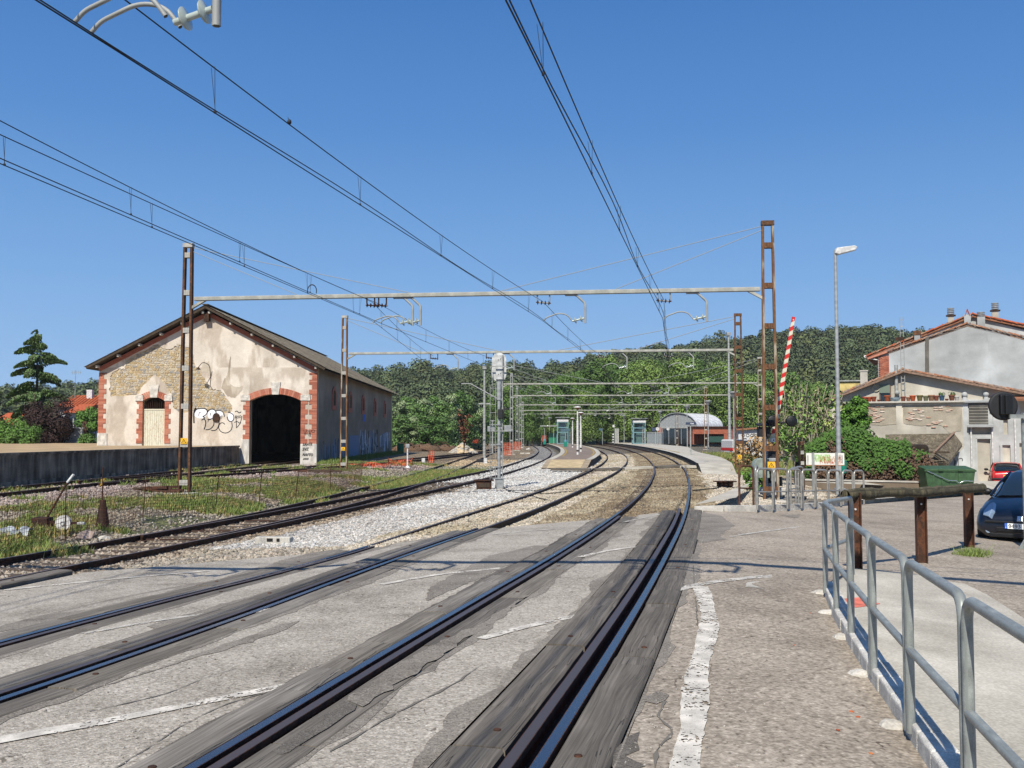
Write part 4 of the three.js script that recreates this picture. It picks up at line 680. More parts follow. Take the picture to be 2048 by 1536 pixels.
  // roof: corrugated sheets on both slopes, rafters and purlin ends under the verge
  const rise = (RIDGE + .34) - (EAVE + .22), OV = .62, run = W - mid + OV, ang = Math.atan2(rise, W - mid), slopeL = run / Math.cos(ang), rows = 5, ZF = .75, ZB = LEN + 1.7, cols2 = 38, cw = (ZF + ZB) / cols2;
  function corr(len, wid, waves) { const n = waves * 4, pos = [], idx = [], uv = []; for (let i = 0; i <= n; i++) { const z = wid * i / n, y = .022 * Math.cos(i / n * waves * Math.PI * 2); for (const x of [0, len]) { pos.push(x, y, -z); uv.push(x, z); } } for (let i = 0; i < n; i++) { const o = i * 2; idx.push(o, o + 1, o + 2, o + 1, o + 3, o + 2); } return fromArrays(pos, idx, uv); }
  const sheetG = [0, 1, 2].map(k => { const g = corr(slopeL / rows + .12, cw + .05, 5), uv = g.attributes.uv; for (let i = 0; i < uv.count; i++) uv.setXY(i, uv.getX(i) + k * 1.7, uv.getY(i) + k * 2.3); return g; });
  const roof = part('roof', shed);
  for (const side2 of [1, -1]) for (let r = 0; r < rows; r++) for (let k = 0; k < cols2; k++) {
    if (side2 < 0 && k > 3) continue;
    const o = mesh('roof_sheet', sheetG[(r + k) % 3], M.roof[Math.floor(R() * 4)], roof), s = slopeL * (rows - 1 - r) / rows;
    const up = .03 + r * .006 + R() * .006;
    o.rotation.order = 'YXZ';
    if (side2 > 0) { o.position.set(mid + s * Math.cos(ang), RIDGE + .34 - s * Math.sin(ang) + up * .5, ZF - k * cw); o.rotation.z = -ang; }
    else { const s2 = slopeL * (rows - 1 - r) / rows * (mid + OV) / run, l = (mid + OV) / run; o.position.set(mid - s2 * Math.cos(ang), RIDGE + .34 - s2 * Math.sin(ang) + up * .5, ZF - k * cw); o.rotation.z = Math.PI + ang; o.scale.set(l, -1, 1); }
  }
  const lw = (mid + OV) / Math.cos(ang);
  obj('left_slope', bx(lw, .03, ZB - 3.2, -lw / 2, 0, 0).rotateZ(ang).translate(mid, RIDGE + .34, -(ZB + 3.2) / 2), M.roof[1], roof);
  obj('ridge_cap', bx(.4, .05, ZF + ZB, mid, RIDGE + .42, (ZF - ZB) / 2, 0, 0, 0), M.roofEdge, roof);
  for (const s of [1, -1]) { const L = s > 0 ? slopeL : lw; const g = bx(L, .14, .05, s * L / 2, 0, 0).rotateZ(-s * ang).translate(mid, RIDGE + .24, ZF - .06); obj('verge_board', g, M.darkWood, roof); obj('roof_deck', bx(L - .05, .03, ZF + ZB - .2, s * L / 2, 0, 0).rotateZ(-s * ang).translate(mid, RIDGE + .17, (ZF - ZB) / 2), M.darkWood, roof);
    for (let i = 0; i < 6; i++) { const t = (i + .15) / 5.6, x = mid + s * Math.cos(ang) * L * t, y = RIDGE + .02 - Math.sin(ang) * L * t; obj('purlin', bx(.12, .16, ZF + .25, x, y, ZF / 2 - .3), M.concrete, roof); }
    obj('frieze', bx(L - .7, .28, .1, s * (L - .7) / 2, 0, 0).rotateZ(-s * ang).translate(mid, RIDGE - .14, .06), M.brick[2], roof); }
  obj('bracket_block', bx(.34, .5, .5, mid, RIDGE - .42, .2), M.mastDark, roof);
}
// ---------------------------------------------------------------- loading platform in front of the shed
{
  const top = 1.08, edge = [[-19.1, 10], [-18.8, 36.5], [-18.15, 66.3]];
  const lp = thing('loading_platform', 'raised loading platform with sandy top and dark streaked concrete wall', 'platform');
  obj('surface', sheet([...edge, [-27.5, 66.3], [-27.8, 92], [-60, 92], [-60, 10]], () => top), M.yellowDirt, lp, true);
  for (let i = 0; i < 2; i++) { const [a, b] = [edge[i], edge[i + 1]], n = i ? 12 : 10; for (let k = 0; k < n; k++) { const p = V(lerp(a[0], b[0], k / n), top / 2 - .2, -lerp(a[1], b[1], k / n)), q = V(lerp(a[0], b[0], (k + 1) / n), top / 2 - .2, -lerp(a[1], b[1], (k + 1) / n)); const t = q.clone().sub(p).normalize().multiplyScalar(.008); obj('wall_panel', bar(p.add(t), q.sub(t), .3, top + .36).translate(-.15, 0, 0), M.streaked, lp); } const s = bar(V(a[0], top - .04, -a[1]), V(b[0], top - .04, -b[1]), .4, .1).translate(-.14, .0, 0); obj('coping', s, M.streaked, lp); }
}
// ---------------------------------------------------------------- station platforms
function platform(name, label, left, right, top, d0, ramp, d1, m, edgeM, rampM) {
  const pl = thing(name, label, 'platform', V(0, 0, 0), 0, 'station platforms');
  const a = (t) => { const d = lerp(d0 + ramp, d1, t); return V(left(d), top, -d); }, b = (t) => { const d = lerp(d0 + ramp, d1, t); return V(right(d), top, -d); };
  obj('surface', ribbon(a, b, 40, 2), m, pl, true);
  const face = (f, s) => { const pos = [], idx = [], uv = []; for (let i = 0; i <= 44; i++) { const d = lerp(d0, d1, i / 44), y = lerp(-.36, top, clamp((d - d0) / ramp, 0, 1)); pos.push(f(d), y, -d, f(d), -.6, -d); uv.push(d, y, d, -.6); if (i < 44) { const o = i * 2; idx.push(o, o + 2, o + 1, o + 1, o + 2, o + 3); } } return fromArrays(pos, idx, uv); };
  obj('edge_wall', face(left), edgeM, pl, true); obj('edge_wall', face(right), edgeM, pl, true);
  const ra = (t) => V(left(lerp(d0, d0 + ramp, t)), lerp(-.36, top, t), -lerp(d0, d0 + ramp, t)), rb = (t) => V(right(lerp(d0, d0 + ramp, t)), lerp(-.36, top, t), -lerp(d0, d0 + ramp, t));
  obj('ramp', ribbon(ra, rb, 4, 2), rampM, pl, true);
  return pl;
}
const purple = std({ map: scaled(T.concrete, 2.1), color: 0xb5a49b, roughness: .95 });
const islandL = (d) => Math.max(railX('SR', d) + 1.15, 1.9 - (d - 65) * .0), islandR = (d) => railX('BL', d) - .72;
{
  const pl = platform('island_platform', 'low curved island platform with sloping ramp end between the tracks', islandL, islandR, .08, 64.5, 5, 235, purple, std({ map: scaled(T.streak, 9, 2), color: 0x9a8f86 }), M.sandy);
  obj('ramp_inlay', ribbon(t => V(islandL(lerp(64.6, 69.4, t)) + .35, lerp(-.348, .072, t) + .012, -lerp(64.6, 69.4, t)), t => V(islandR(lerp(64.6, 69.4, t)) - .42, lerp(-.348, .072, t) + .012, -lerp(64.6, 69.4, t)), 3, 1), std({ map: scaled(T.concrete, 2.3), color: 0xffeac0, roughness: .95 }), pl, true);
  for (const [f, s, a, b] of [[islandL, 1, 82, 230], [islandR, -1, 84, 230]]) obj('warning_stripe', ribbon(t => V(f(lerp(a, b, t)) + s * .5, .087, -lerp(a, b, t)), t => V(f(lerp(a, b, t)) + s * .66, .087, -lerp(a, b, t)), 24, 1), M.stripe, pl, true);
  for (const [f, s] of [[islandL, 1], [islandR, -1]]) obj('edge_coping', ribbon(t => V(f(lerp(69.6, 230, t)) - s * .04, .086, -lerp(69.6, 230, t)), t => V(f(lerp(69.6, 230, t)) + s * .4, .086, -lerp(69.6, 230, t)), 40, 1), M.paleConcrete, pl, true);
}
const rightL = (d) => railX('AR', d) + .82, rightR = (d) => railX('AR', d) + lerp(2.5, 3.3, smooth(46, 75, d)) + smooth(85, 150, d) * 3.6;
{
  const pl = platform('side_platform', 'long concrete side platform curving away right of the rusty track', rightL, rightR, .24, 46.5, 8, 240, M.paleConcrete, std({ map: scaled(T.streak, 9, 2), color: 0x857b72 }), M.paleConcrete);
  obj('warning_stripe', ribbon(t => V(rightL(lerp(88, 230, t)) + .5, .247, -lerp(88, 230, t)), t => V(rightL(lerp(88, 230, t)) + .68, .247, -lerp(88, 230, t)), 24, 1), M.stripe, pl, true);
  obj('edge_coping', ribbon(t => V(rightL(lerp(54.6, 230, t)) - .05, .246, -lerp(54.6, 230, t)), t => V(rightL(lerp(54.6, 230, t)) + .4, .246, -lerp(54.6, 230, t)), 40, 1), M.concrete, pl, true);
}
{ // plank walkway across the tracks before the platforms
  const w = thing('track_walkway', 'dark boarded foot crossing over the rails before the island ramp', 'walkway');
  const at = (n, off, d) => { const p = offsetPoint(n, d, off); p.y = railY(n, d) - .03; return p; };
  const D = 58.5; [[at('BL', -2.4, D), at('BL', -.1, D), M.darkTar], [at('BL', .12, D), at('BR', -.12, D), M.darkTar], [at('BR', .12, D), at('AL', -.12, D), M.paleConcrete], [at('AL', .12, D), at('AR', -.12, D), M.darkTar], [at('AR', .12, D - 1), at('AR', 1.3, D - 1.5), M.paleConcrete]].forEach(([a, b, m]) => obj('walkway_panel', bar(a, b, 1.1, .12), m, w));
}
// platform lamps
function funnelLamp(px, topPy, d, base, label) {
  const p = atDepth(px, topPy, d), h = p.y - base, t = thing('platform_lamp', label, 'lamp post', V(p.x, base, -d), 0, 'funnel lamps on the side platform');
  obj('post', rod(V(0, 0, 0), V(0, h - .7, 0), .075, .05, 8), M.galvPale, t); obj('base_plate', new THREE.CylinderGeometry(.16, .16, .05, 10), M.galvPale, t);
  obj('lamp_head', lathe([[.04, 0], [.32, .55], [.42, .62], [.42, .72], [0, .78]], 14).translate(0, h - .75, 0), M.galv, t); return t;
}
[[1467, 783, 100, 'nearest funnel-topped lamp post on the side platform, beside the rusty mast'], [1416, 801, 122, 'funnel-topped lamp post before the side of the barrel-roofed building'], [1374, 811, 142, 'funnel-topped lamp post before the gable of the barrel-roofed building'], [1320, 822, 176, 'funnel-topped lamp post by the station fence'], [1248, 830, 205, 'funnel-topped lamp post left of the right lift tower'], [1224, 834, 222, 'farthest funnel-topped lamp post on the side platform']].forEach(a => funnelLamp(a[0], a[1], a[2], .1, a[3]));
function mushroomLamp(px, topPy, d, label) {
  const p = atDepth(px, topPy, d), h = p.y - .08, t = thing('island_lamp', label, 'lamp post', V(p.x, .08, -d), 0, 'mushroom lamps on the island platform');
  obj('post', [rod(V(0, 0, 0), V(0, h * .72, 0), .1, .1, 10), rod(V(0, h * .72, 0), V(0, h - .2, 0), .06, .06, 10)], M.white, t);
  obj('base_band', new THREE.CylinderGeometry(.105, .105, .16, 10).translate(0, .34, 0), M.blackMatt, t);
  obj('lamp_shade', lathe([[.05, -.26], [.1, -.14], [.27, -.08], [.3, 0]], 18).translate(0, h, 0), std({ color: 0x8c5a4e, roughness: .7 }), t);
  obj('lamp_cap', lathe([[.3, 0], [.3, .04], [.16, .1], [0, .12]], 18).translate(0, h, 0), M.white, t); return t;
}
mushroomLamp(1155, 815, 88, 'nearest white mushroom lamp on the island platform'); mushroomLamp(1161.5, 826, 104, 'middle white mushroom lamp on the island platform'); mushroomLamp(1145, 837, 142, 'farthest white mushroom lamp on the island platform');
for (const [px, py, d, lab] of [[1083, 836, 215, 'thin grey lamp post just left of the island canopy'], [1099, 835, 215, 'thin grey lamp post behind the island canopy roof'], [1056.5, 838, 225, 'leftmost thin grey lamp post beyond the island platform']]) funnelLamp(px, py, d, 0, lab).userData.group = 'lamps beyond the island platform';
// lift towers
function liftTower(x0, x1, y0, d, base, label) {
  const a = atDepth(x0, y0, d), b = atDepth(x1, y0, d), w = b.x - a.x, h = a.y - base, t = thing('lift_tower', label, 'lift tower', V((a.x + b.x) / 2, base, -d - w / 2), 0, 'glass lift towers');
  const fm = std({ color: 0x6f949a, roughness: .5 });
  for (const sx of [-1, 1]) for (const sz of [-1, 1]) obj('corner_post', bx(.16, h * .84, .16, sx * w * .42, h * .42, sz * w * .42), fm, t);
  for (const y of [.02, .44, .62, .82]) for (const sz of [-1, 1]) { obj('cross_frame', bx(w * .84, .14, .12, 0, h * y + .05, sz * w * .42), fm, t); obj('cross_frame', bx(.12, .14, w * .84, sz * w * .42, h * y + .05, 0), fm, t); }
  for (const sz of [-1, 1]) { obj('pane', bx(w * .8, h * .8, .02, 0, h * .41, sz * w * .41), M.glass, t); obj('pane', bx(.02, h * .8, w * .8, sz * w * .41, h * .41, 0), M.glass, t); }
  obj('lift_door', bx(w * .4, h * .42, .05, 0, h * .22, w * .2), std({ color: 0x4c6a66, roughness: .5 }), t);
  obj('lift_shaft', bx(w * .55, h * .8, w * .3, 0, h * .41, -w * .15), std({ color: 0x35484a, roughness: .6 }), t);
  obj('roof_band', bx(w * .92, h * .08, w * .92, 0, h * .88, 0), M.white, t); obj('roof_box', bx(w * .86, h * .06, w * .86, 0, h * .94, 0), std({ color: 0x6d6666, roughness: .8 }), t); obj('roof_slab', bx(w * 1.14, .1, w * 1.1, 0, h + .02, 0), M.galv, t);
  return t;
}
liftTower(1113, 1138, 835, 198, .08, 'glass lift tower on the island platform beside the canopy'); liftTower(1265, 1293, 837, 183, .24, 'glass lift tower on the side platform left of the brick station');
{ // island canopy, bins, signs
  const p = atDepth(1098, 852, 200), c = thing('platform_canopy', 'small flat-roofed waiting shelter left of the island lift tower', 'shelter', V(p.x, .08, -200));
  obj('shelter_roof', bx(3.6, .18, 2.4, 0, p.y - .08, 0), M.galvPale, c); for (const x of [-.9, .9]) obj('shelter_post', rod(V(x, 0, .8), V(x, p.y - .1, .8), .06), M.galvPale, c); obj('glass_screen', bx(1.6, 2, .04, .8, 1.2, -.8), std({ color: 0x2f7a5e, roughness: .3 }), c); obj('advert_panel', bx(.9, 1.3, .08, -.9, 1.1, -.4), std({ color: 0x9c4a34, roughness: .6 }), c);
  const binAt = (px, py, d, base, label) => { const q = atDepth(px, py, d), b = thing('platform_bin', label, 'litter bin', V(q.x, base, -d), 0, 'green platform bins'); obj('bin_body', rbx(.5, .75, .5, .05, 0, .4, 0), M.greenBin, b); obj('bin_lid', rbx(.36, .35, .36, .08, 0, .9, 0), std({ color: 0x5d8a9c, roughness: .5 }), b); };
  binAt(1131, 880, 150, .08, 'green litter bin with blue lid on the island platform');
  binAt(1089, 878, 190, .08, 'small green bin at the left edge of the island platform');
  const signAt = (px, py, d, w, h, base, name, label, m, off = 0) => { const q = atDepth(px, py, d), s = thing(name, label, 'sign', V(q.x, base, -d)); obj('sign_post', rod(V(0, 0, 0), V(0, q.y - base + h * .5, 0), .05, .05, 8), M.galvPale, s); obj('sign_board', rbx(w, h, .08, .02, off, q.y - base, .08), m, s); return s; };
  const navy = std({ color: 0x39435a, roughness: .5 });
  const st = signAt(1381, 847, 78, .82, .2, .24, 'station_name_board', 'dark station name board on a grey post at the platform edge', navy, .02);
  const plate = new THREE.PlaneGeometry(.28, .13).translate(.1, atDepth(1381, 847, 78).y - .24, .125);
  obj('lettering', plate, std({ map: canvasTexture(256, 110, (c) => { c.clearRect(0, 0, 256, 110); c.strokeStyle = '#eef0f2'; c.lineWidth = 15; c.lineCap = 'round'; c.beginPath(); c.moveTo(24, 92); c.lineTo(30, 20); c.quadraticCurveTo(88, 26, 34, 62); c.moveTo(104, 62); c.arc(92, 68, 20, 0, 6); c.moveTo(136, 100); c.lineTo(140, 52); c.moveTo(170, 70); c.arc(158, 68, 18, 0, 6); c.moveTo(214, 70); c.arc(204, 70, 16, 0, 6); c.moveTo(228, 90); c.lineTo(228, 22); c.stroke(); }), transparent: true, roughness: .6 }), st, true);
  signAt(1311, 859, 150, .6, .55, .24, 'platform_sign', 'small dark board hung beside the platform clock', navy, -.28);
  for (const [px, py, d, lab] of [[1131, 861, 160, 'dark departure board on the left post of the island platform'], [1140, 860, 150, 'dark departure board on the right post of the island platform'], [1205, 859, 190, 'dark board on a thin post beyond the curve'], [1285, 856, 170, 'dark board before the right lift tower']]) signAt(px, py, d, .7, .42, .1, 'departure_board', lab, std({ color: 0x46606a, roughness: .5 }), -.35).userData.group = 'departure boards';
  for (const [px, d, lab] of [[1315, 150, 'white platform clock beside the dark board'], [1336, 182, 'smaller clock on the brick station wall']]) { const q = atDepth(px, 858, d), k = thing('platform_clock', lab, 'clock', V(q.x, q.y, -d), 0, 'clocks'); obj('clock_face', new THREE.CylinderGeometry(.26, .26, .14, 20).rotateX(Math.PI / 2), M.white, k); obj('clock_rim', new THREE.TorusGeometry(.26, .025, 8, 20), M.galv, k); obj('clock_hand', [bx(.02, .2, .02, 0, .08, .08), bx(.14, .02, .02, .05, 0, .08)], M.black, k); if (d > 160) obj('clock_bracket', bx(.08, .08, 6, 0, 0, -3.1), M.galv, k); else obj('clock_post', rod(V(0, -.2, 0), V(0, .24 - q.y, 0), .045, .045, 8), M.galvPale, k); }
  // chequered signal post
  const q = atDepth(1226, 850, 200), z = thing('chequered_post', 'thin white signal post with black and white bands by the curve', 'signal post', V(q.x, .1, -200)); for (let i = 0; i < 8; i++) obj('band', bx(.32, .26, .1, 0, .13 + i * .26, 0), i % 2 ? M.white : M.black, z); obj('mast', rod(V(.25, 0, 0), V(.25, 4, 0), .06), M.galvPale, z); obj('signal_head', rbx(.4, .5, .2, .05, .1, 3.6, .1), M.white, z);
  for (const [px, lab] of [[1232, 'left of two short white posts by the dark gateway'], [1236, 'right of two short white posts by the dark gateway']]) { const r = atDepth(px, 857, 205), v = thing('marker_post', lab, 'post', V(r.x, .1, -205), 0, 'short white posts'); obj('shaft', rod(V(0, 0, 0), V(0, r.y - .1, 0), .12, .12, 8), M.white, v); obj('cap', new THREE.CylinderGeometry(.14, .14, .08, 8).translate(0, r.y - .1, 0), M.galv, v); }
}
{ // brick station building with a barrel roof
  const D = 192, K = D / FOCAL, base = .2, a = atDepth(1356, 826, D);
  const b = thing('station_building', 'low brick station building with silvery barrel roof and glazed gable', 'building', V(a.x, base, -D), -.72);
  const r = 4.3, L = 9.4, wallH = 3.25, rise = a.y - base - wallH;
  const arc = (n, rr, yy) => { const q = []; for (let i = 0; i <= n; i++) { const t = Math.PI * i / n; q.push([-Math.cos(t) * rr, wallH + Math.sin(t) * yy]); } return q; };
  const brick = std({ map: scaled(T.brick, 2.1), color: 0xd6b8a8, roughness: .95 });
  // gable at local z = 0 facing +z, building runs along +x after the turn
  const gs = new THREE.Shape(); arc(20, r * .96, rise * .96).forEach((p, i) => i ? gs.lineTo(...p) : gs.moveTo(...p)); gs.closePath();
  const gx = (g) => g.rotateY(0);
  obj('gable_panel', gx(new THREE.ExtrudeGeometry(gs, { depth: .1, bevelEnabled: false })), M.galv, b);
  for (let i = -5; i <= 5; i++) { const x = i * .72, h = Math.sqrt(Math.max(0, 1 - (x / r) ** 2)) * rise * .95; if (h > .2) obj('gable_rib', bx(.1, h, .08, x, wallH + h / 2, .13), M.galvPale, b); }
  const pos = [], idx = [], uv = []; const A = arc(20, r, rise); A.forEach(([x, y], i) => { pos.push(x, y, .35, x, y, -L - .3); uv.push(i * .5, 0, i * .5, L); if (i < 20) { const o = i * 2; idx.push(o, o + 2, o + 1, o + 1, o + 2, o + 3); } });
  obj('barrel_roof', fromArrays(pos, idx, uv), std({ map: scaled(T.blot, 2), color: 0xffffff, roughness: .5 }), b, true);
  obj('roof_rim', new THREE.TubeGeometry(new THREE.CatmullRomCurve3(A.map(([x, y]) => V(x, y, .35))), 30, .09, 6), M.galv, b);
  obj('wall', [bx(.9, wallH, .3, -r + .3, wallH / 2, 0), bx(.9, wallH, .3, r - .3, wallH / 2, 0)], brick, b);
  obj('wall', bx(.3, wallH, L, r, wallH / 2, -L / 2), brick, b); obj('wall', bx(.3, wallH, L, -r, wallH / 2, -L / 2), brick, b); obj('wall', bx(2 * r, wallH, .3, 0, wallH / 2, -L), brick, b);
  for (let i = 0; i < 5; i++) { const x = -2.8 + i * 1.4; obj('window_frame', bx(.1, wallH - .3, .1, x - .68, (wallH - .3) / 2, .02), M.galv, b); obj('pane', bx(1.3, wallH - .4, .03, x, (wallH - .3) / 2, -.02), M.darkGlass, b); } obj('lintel', bx(2 * r - 1.2, .3, .32, 0, wallH - .1, 0), M.galvPale, b);
  const an = thing('station_annexe', 'flat brick annexe with dark opening right of the barrel roof', 'building', V(atDepth(1435, 860, 186).x, base, -186));
  obj('wall', bx(9.2, 1.3, 5, 0, 2.55, -2.5), brick, an); obj('wall', bx(3.4, 2, 5, 2.9, .95, -2.5), brick, an); obj('wall', bx(5.8, 2, .2, -1.7, .95, -4.9), brick, an); obj('wall', bx(.2, 2, 5, -4.5, .95, -2.5), brick, an); obj('roller_shutter', bx(3.4, 1.1, .08, .2, .9, -.4), std({ color: 0x22463c, roughness: .6 }), an); obj('canopy', bx(9.6, .14, 5.6, 0, 3.25, -2.4), M.mastDark, an);
}
{ // steel fence beside the lift tower
  const a = atDepth(1294, 866, 178), bq = atDepth(1326, 866, 178), f = thing('station_fence', 'grey steel bar fence between the right lift tower and the station', 'fence', V(a.x, .24, -178));
  const w = bq.x - a.x, h = 2.2; for (let i = 0; i <= 18; i++) obj('fence_bar', bx(.05, h, .05, w * i / 18, h / 2, 0), M.galv, f); for (const y of [.15, h - .1]) obj('fence_rail', bx(w, .08, .06, w / 2, y, 0), M.galv, f); obj('backing_panel', bx(w, h * .8, .03, w / 2, h / 2, -.12), std({ color: 0x76828a, roughness: .6 }), f);
}
{ // hut with sprayed wall, white van
  const D = 112, a = atDepth(1500, 862, D), h = thing('sprayed_hut', 'white hut with black graffiti and brown sloping roof behind the rusty mast', 'hut', V(a.x, -.5, -D));
  obj('wall', bx(2.6, 2.9, 3, 0, 1.45, -1.5), M.white, h); obj('roof', bx(3.6, .14, 3.6, .2, 3.05, -1.4, 0, 0, .07), M.oldTile[3], h);
  obj('graffiti', new THREE.PlaneGeometry(2.4, 2.6).translate(0, 1.4, .012), std({ map: canvasTexture(512, 560, (c) => { c.clearRect(0, 0, 512, 560); c.strokeStyle = 'rgba(20,20,26,.9)'; c.lineCap = 'round'; c.lineWidth = 26; c.beginPath(); c.moveTo(60, 470); c.quadraticCurveTo(60, 150, 150, 170); c.quadraticCurveTo(230, 200, 200, 470); c.moveTo(270, 200); c.lineTo(300, 480); c.quadraticCurveTo(380, 480, 380, 210); c.moveTo(430, 220); c.lineTo(450, 470); c.stroke(); c.lineWidth = 14; for (const x of [90, 200, 300, 400]) { c.beginPath(); c.arc(x, 90, 34, 0, 7); c.stroke(); } }), transparent: true, roughness: .9 }), h, true);
  const vq = atDepth(1482, 868, 104), v = thing('parked_van', 'small white van with red stripe half hidden by the rusty mast', 'van', V(vq.x, -.45, -104), .1);
  obj('body', rbx(1.8, 1.5, 4, .18, 0, 1.05, -2), M.white, v); obj('side_stripe', bx(1.83, .3, 3.9, 0, .78, -2), M.red, v); obj('windscreen', rbx(1.5, .6, .06, .02, 0, 1.42, .0), M.darkGlass, v); obj('bumper', bx(1.75, .25, .1, 0, .42, .02), M.blackMatt, v);
  const wg = metreUV(new THREE.CylinderGeometry(.32, .32, .2, 16).rotateZ(Math.PI / 2)); for (const x of [-.8, .8]) for (const z of [-.7, -3.2]) { const o = mesh('wheel', wg, M.black, v); o.position.set(x, .32, z); } for (const x of [-.6, .6]) obj('headlight', rbx(.3, .18, .06, .02, x, .8, .02), std({ color: 0xe07030, roughness: .3 }), v);
}
// ---------------------------------------------------------------- catenary portals
const warnTex = canvasTexture(128, 128, (c) => { c.fillStyle = '#e9b21a'; c.fillRect(0, 0, 128, 128); c.fillStyle = '#1a1712'; c.beginPath(); c.moveTo(64, 14); c.lineTo(118, 112); c.lineTo(10, 112); c.closePath(); c.fill(); c.fillStyle = '#e9b21a'; c.beginPath(); c.moveTo(64, 34); c.lineTo(101, 103); c.lineTo(27, 103); c.closePath(); c.fill(); c.fillStyle = '#1a1712'; c.beginPath(); c.moveTo(70, 48); c.lineTo(54, 76); c.lineTo(66, 76); c.lineTo(58, 100); c.lineTo(78, 68); c.lineTo(66, 68); c.closePath(); c.fill(); });
const M_warn = std({ map: warnTex, roughness: .6 });
const center = { A: d => (railX('AL', d) + railX('AR', d)) / 2, B: d => (railX('BL', d) + railX('BR', d)) / 2, C: d => lerp(-8.7 + .134 * d, (railX('R3', d) + railX('SR', d)) / 2, smooth(29, 48, d)), E: d => lerp(-8.95 + .134 * d, (railX('SL', d) + railX('R2', d)) / 2, smooth(30, 50, d)) };
const portals = [];
function mast(parent, x, base, top, chordM, plateM, step = 1.28, wide = [.36, .24], plate = null) {
  const m = part('mast', parent), h = top - base, w = (y) => lerp(wide[0], wide[1], (y - base) / h);
  for (const s of [-1, 1]) obj('chord', bar(V(x + s * w(base) / 2, base - .3, 0), V(x + s * w(top) / 2, top, 0), .075, .15).toNonIndexed(), chordM, m);
  const g = metreUV(bx(1, .17, .2));
  for (let y = base + .35; y < top - .1; y += step) { const o = mesh('batten_plate', g, plateM, m); o.position.set(x, y, 0); o.scale.set(w(y) - .06, 1, 1); }
  obj('cap_plate', bx(wide[1] + .1, .14, .2, x, top - .02, 0), plateM, m);
  obj('footing', rbx(.9, .4, .8, .04, x, base - .18, 0), M.concrete, m);
  if (plate) obj('warning_plate', bx(.22, .2, .015, x, plate, .115), M_warn, m, true);
  return m;
}
function insulatorString(a, b, n, r, m, name, parent) { const d = b.clone().sub(a), gs = [rod(a, b, r * .3, r * .3, 8)]; for (let i = 0; i < n; i++) { const p = a.clone().addScaledVector(d, (i + .5) / n), g = lathe([[r * .3, -r * .35], [r, -r * .2], [r * .92, 0], [r * .35, r * .3]], 14); g.applyQuaternion(new THREE.Quaternion().setFromUnitVectors(V(0, 1, 0), d.clone().normalize())); gs.push(g.translate(p.x, p.y, p.z)); } return obj(name, gs, m, parent); }
function portal(o) {
  const dx = o.right[0] - o.left[0], dz = -(o.right[1] - o.left[1]), span = Math.hypot(dx, dz), turn = Math.atan2(-dz, dx);
  const baseL = o.baseL ?? yardH(o.left[0], o.left[1]), baseR = (o.baseR ?? yardH(o.right[0], o.right[1])) - baseL;
  const p = thing('catenary_portal', o.label, 'catenary portal', V(o.left[0], baseL, -o.left[1]), turn, 'catenary portals');
  const by = o.beam - baseL; const near = o.detail;
  mast(p, 0, 0, o.topL - baseL, o.mL[0], o.mL[1], 1.28, [.36, .24], o.plateL && o.plateL - baseL); mast(p, span, baseR, o.topR - baseL, o.mR[0], o.mR[1], 1.28, [.42, .3], o.plateR && o.plateR - baseL);
  obj('beam', [rbx(span - .5, .13, .18, .015, span / 2, by, 0), bar(V(.12, by - .32, 0), V(.62, by - .04, 0), .12, .08), bar(V(span - .12, by - .32, 0), V(span - .62, by - .04, 0), .12, .08)], M.beam, p);
  for (const [mx, top, fr] of [[0, o.topL - baseL, [.2, .4]], [span, o.topR - baseL, [.555, .75]]]) fr.forEach((f, i) => obj('stay_rod', rod(V(mx + (mx ? -.12 : .12), top - .1 - .12 * (mx ? i : 1 - i), 0), V(span * f, by + .08, 0), near ? .012 : .018, near ? .012 : .018, 6), M.wireGrey, p));
  if (o.arm) obj('cantilever_arm', bent([V(-o.arm, by + .05, 0), V(-o.arm + .8, by + .05, 0), V(0, by - 1.5, 0)], .05, .1, 8, 20), M.galvPale, p);
  for (const t of o.tracks) {
    let d = o.left[1]; for (let i = 0; i < 20; i++) d = lerp(o.left[1], o.right[1], (center[t](d) - o.left[0]) / dx);
    const x = (center[t](d) - o.left[0]) / dx * span; (o.at ??= {})[t] = d;
    const b = part('wire_support', p);
    obj('hanger_loop', bent([V(x - .2, by - .07, 0), V(x - .2, by - .3, 0), V(x + .2, by - .34, 0), V(x + .2, by - .07, 0)], .025, .05, 6, 16), t === 'A' || t === 'B' ? M.galv : M.mastDark, b);
    insulatorString(V(x - .24, by - .3, 0), V(x + .24, by - .34, 0), 4, .075, M.insulator, 'insulator', b);
    const X = x + 1.35; obj('drop_tube', bent([V(X - .65, by - .08, 0), V(X - .3, by - .08, 0), V(X, by - .36, 0), V(X, by - 1.0, 0)], .04, .05, 6, 18), M.galvPale, b);
    insulatorString(V(X - .04, by - .84, 0), V(X - .42, by - .93, 0), 2, .11, M.glassInsulator, 'insulator', b);
    const arm = (k) => bent([V(X - .42, by - .93, k), V(X - .58, by - .72, k), V(X - .85, by - .66, k), V(x + .1, by - .8, k), V(x, by - .9, k)], .022, .14, 7, 26);
    for (const k of near > 1 ? [-.1, .14] : [0]) obj('steady_arm', arm(k), M.galvPale, b);
  }
  portals.push(o); return p;
}
const rustM = [M.mastRust, M.mastRust], darkM = [M.mastBrown, M.batten], mixM = [M.mastMixed, M.batten], zinc = [M.galvPale, M.galvPale];
portal({ label: 'overhead portal straddling the crossing above the camera, only its arm in view', left: [-10.6, 10.55], right: [6.3, 6.75], beam: 6.4, topL: 8.4, topR: 8.4, baseL: -.4, baseR: -.3, mL: darkM, mR: mixM, tracks: ['A', 'B', 'C'], detail: 2 });
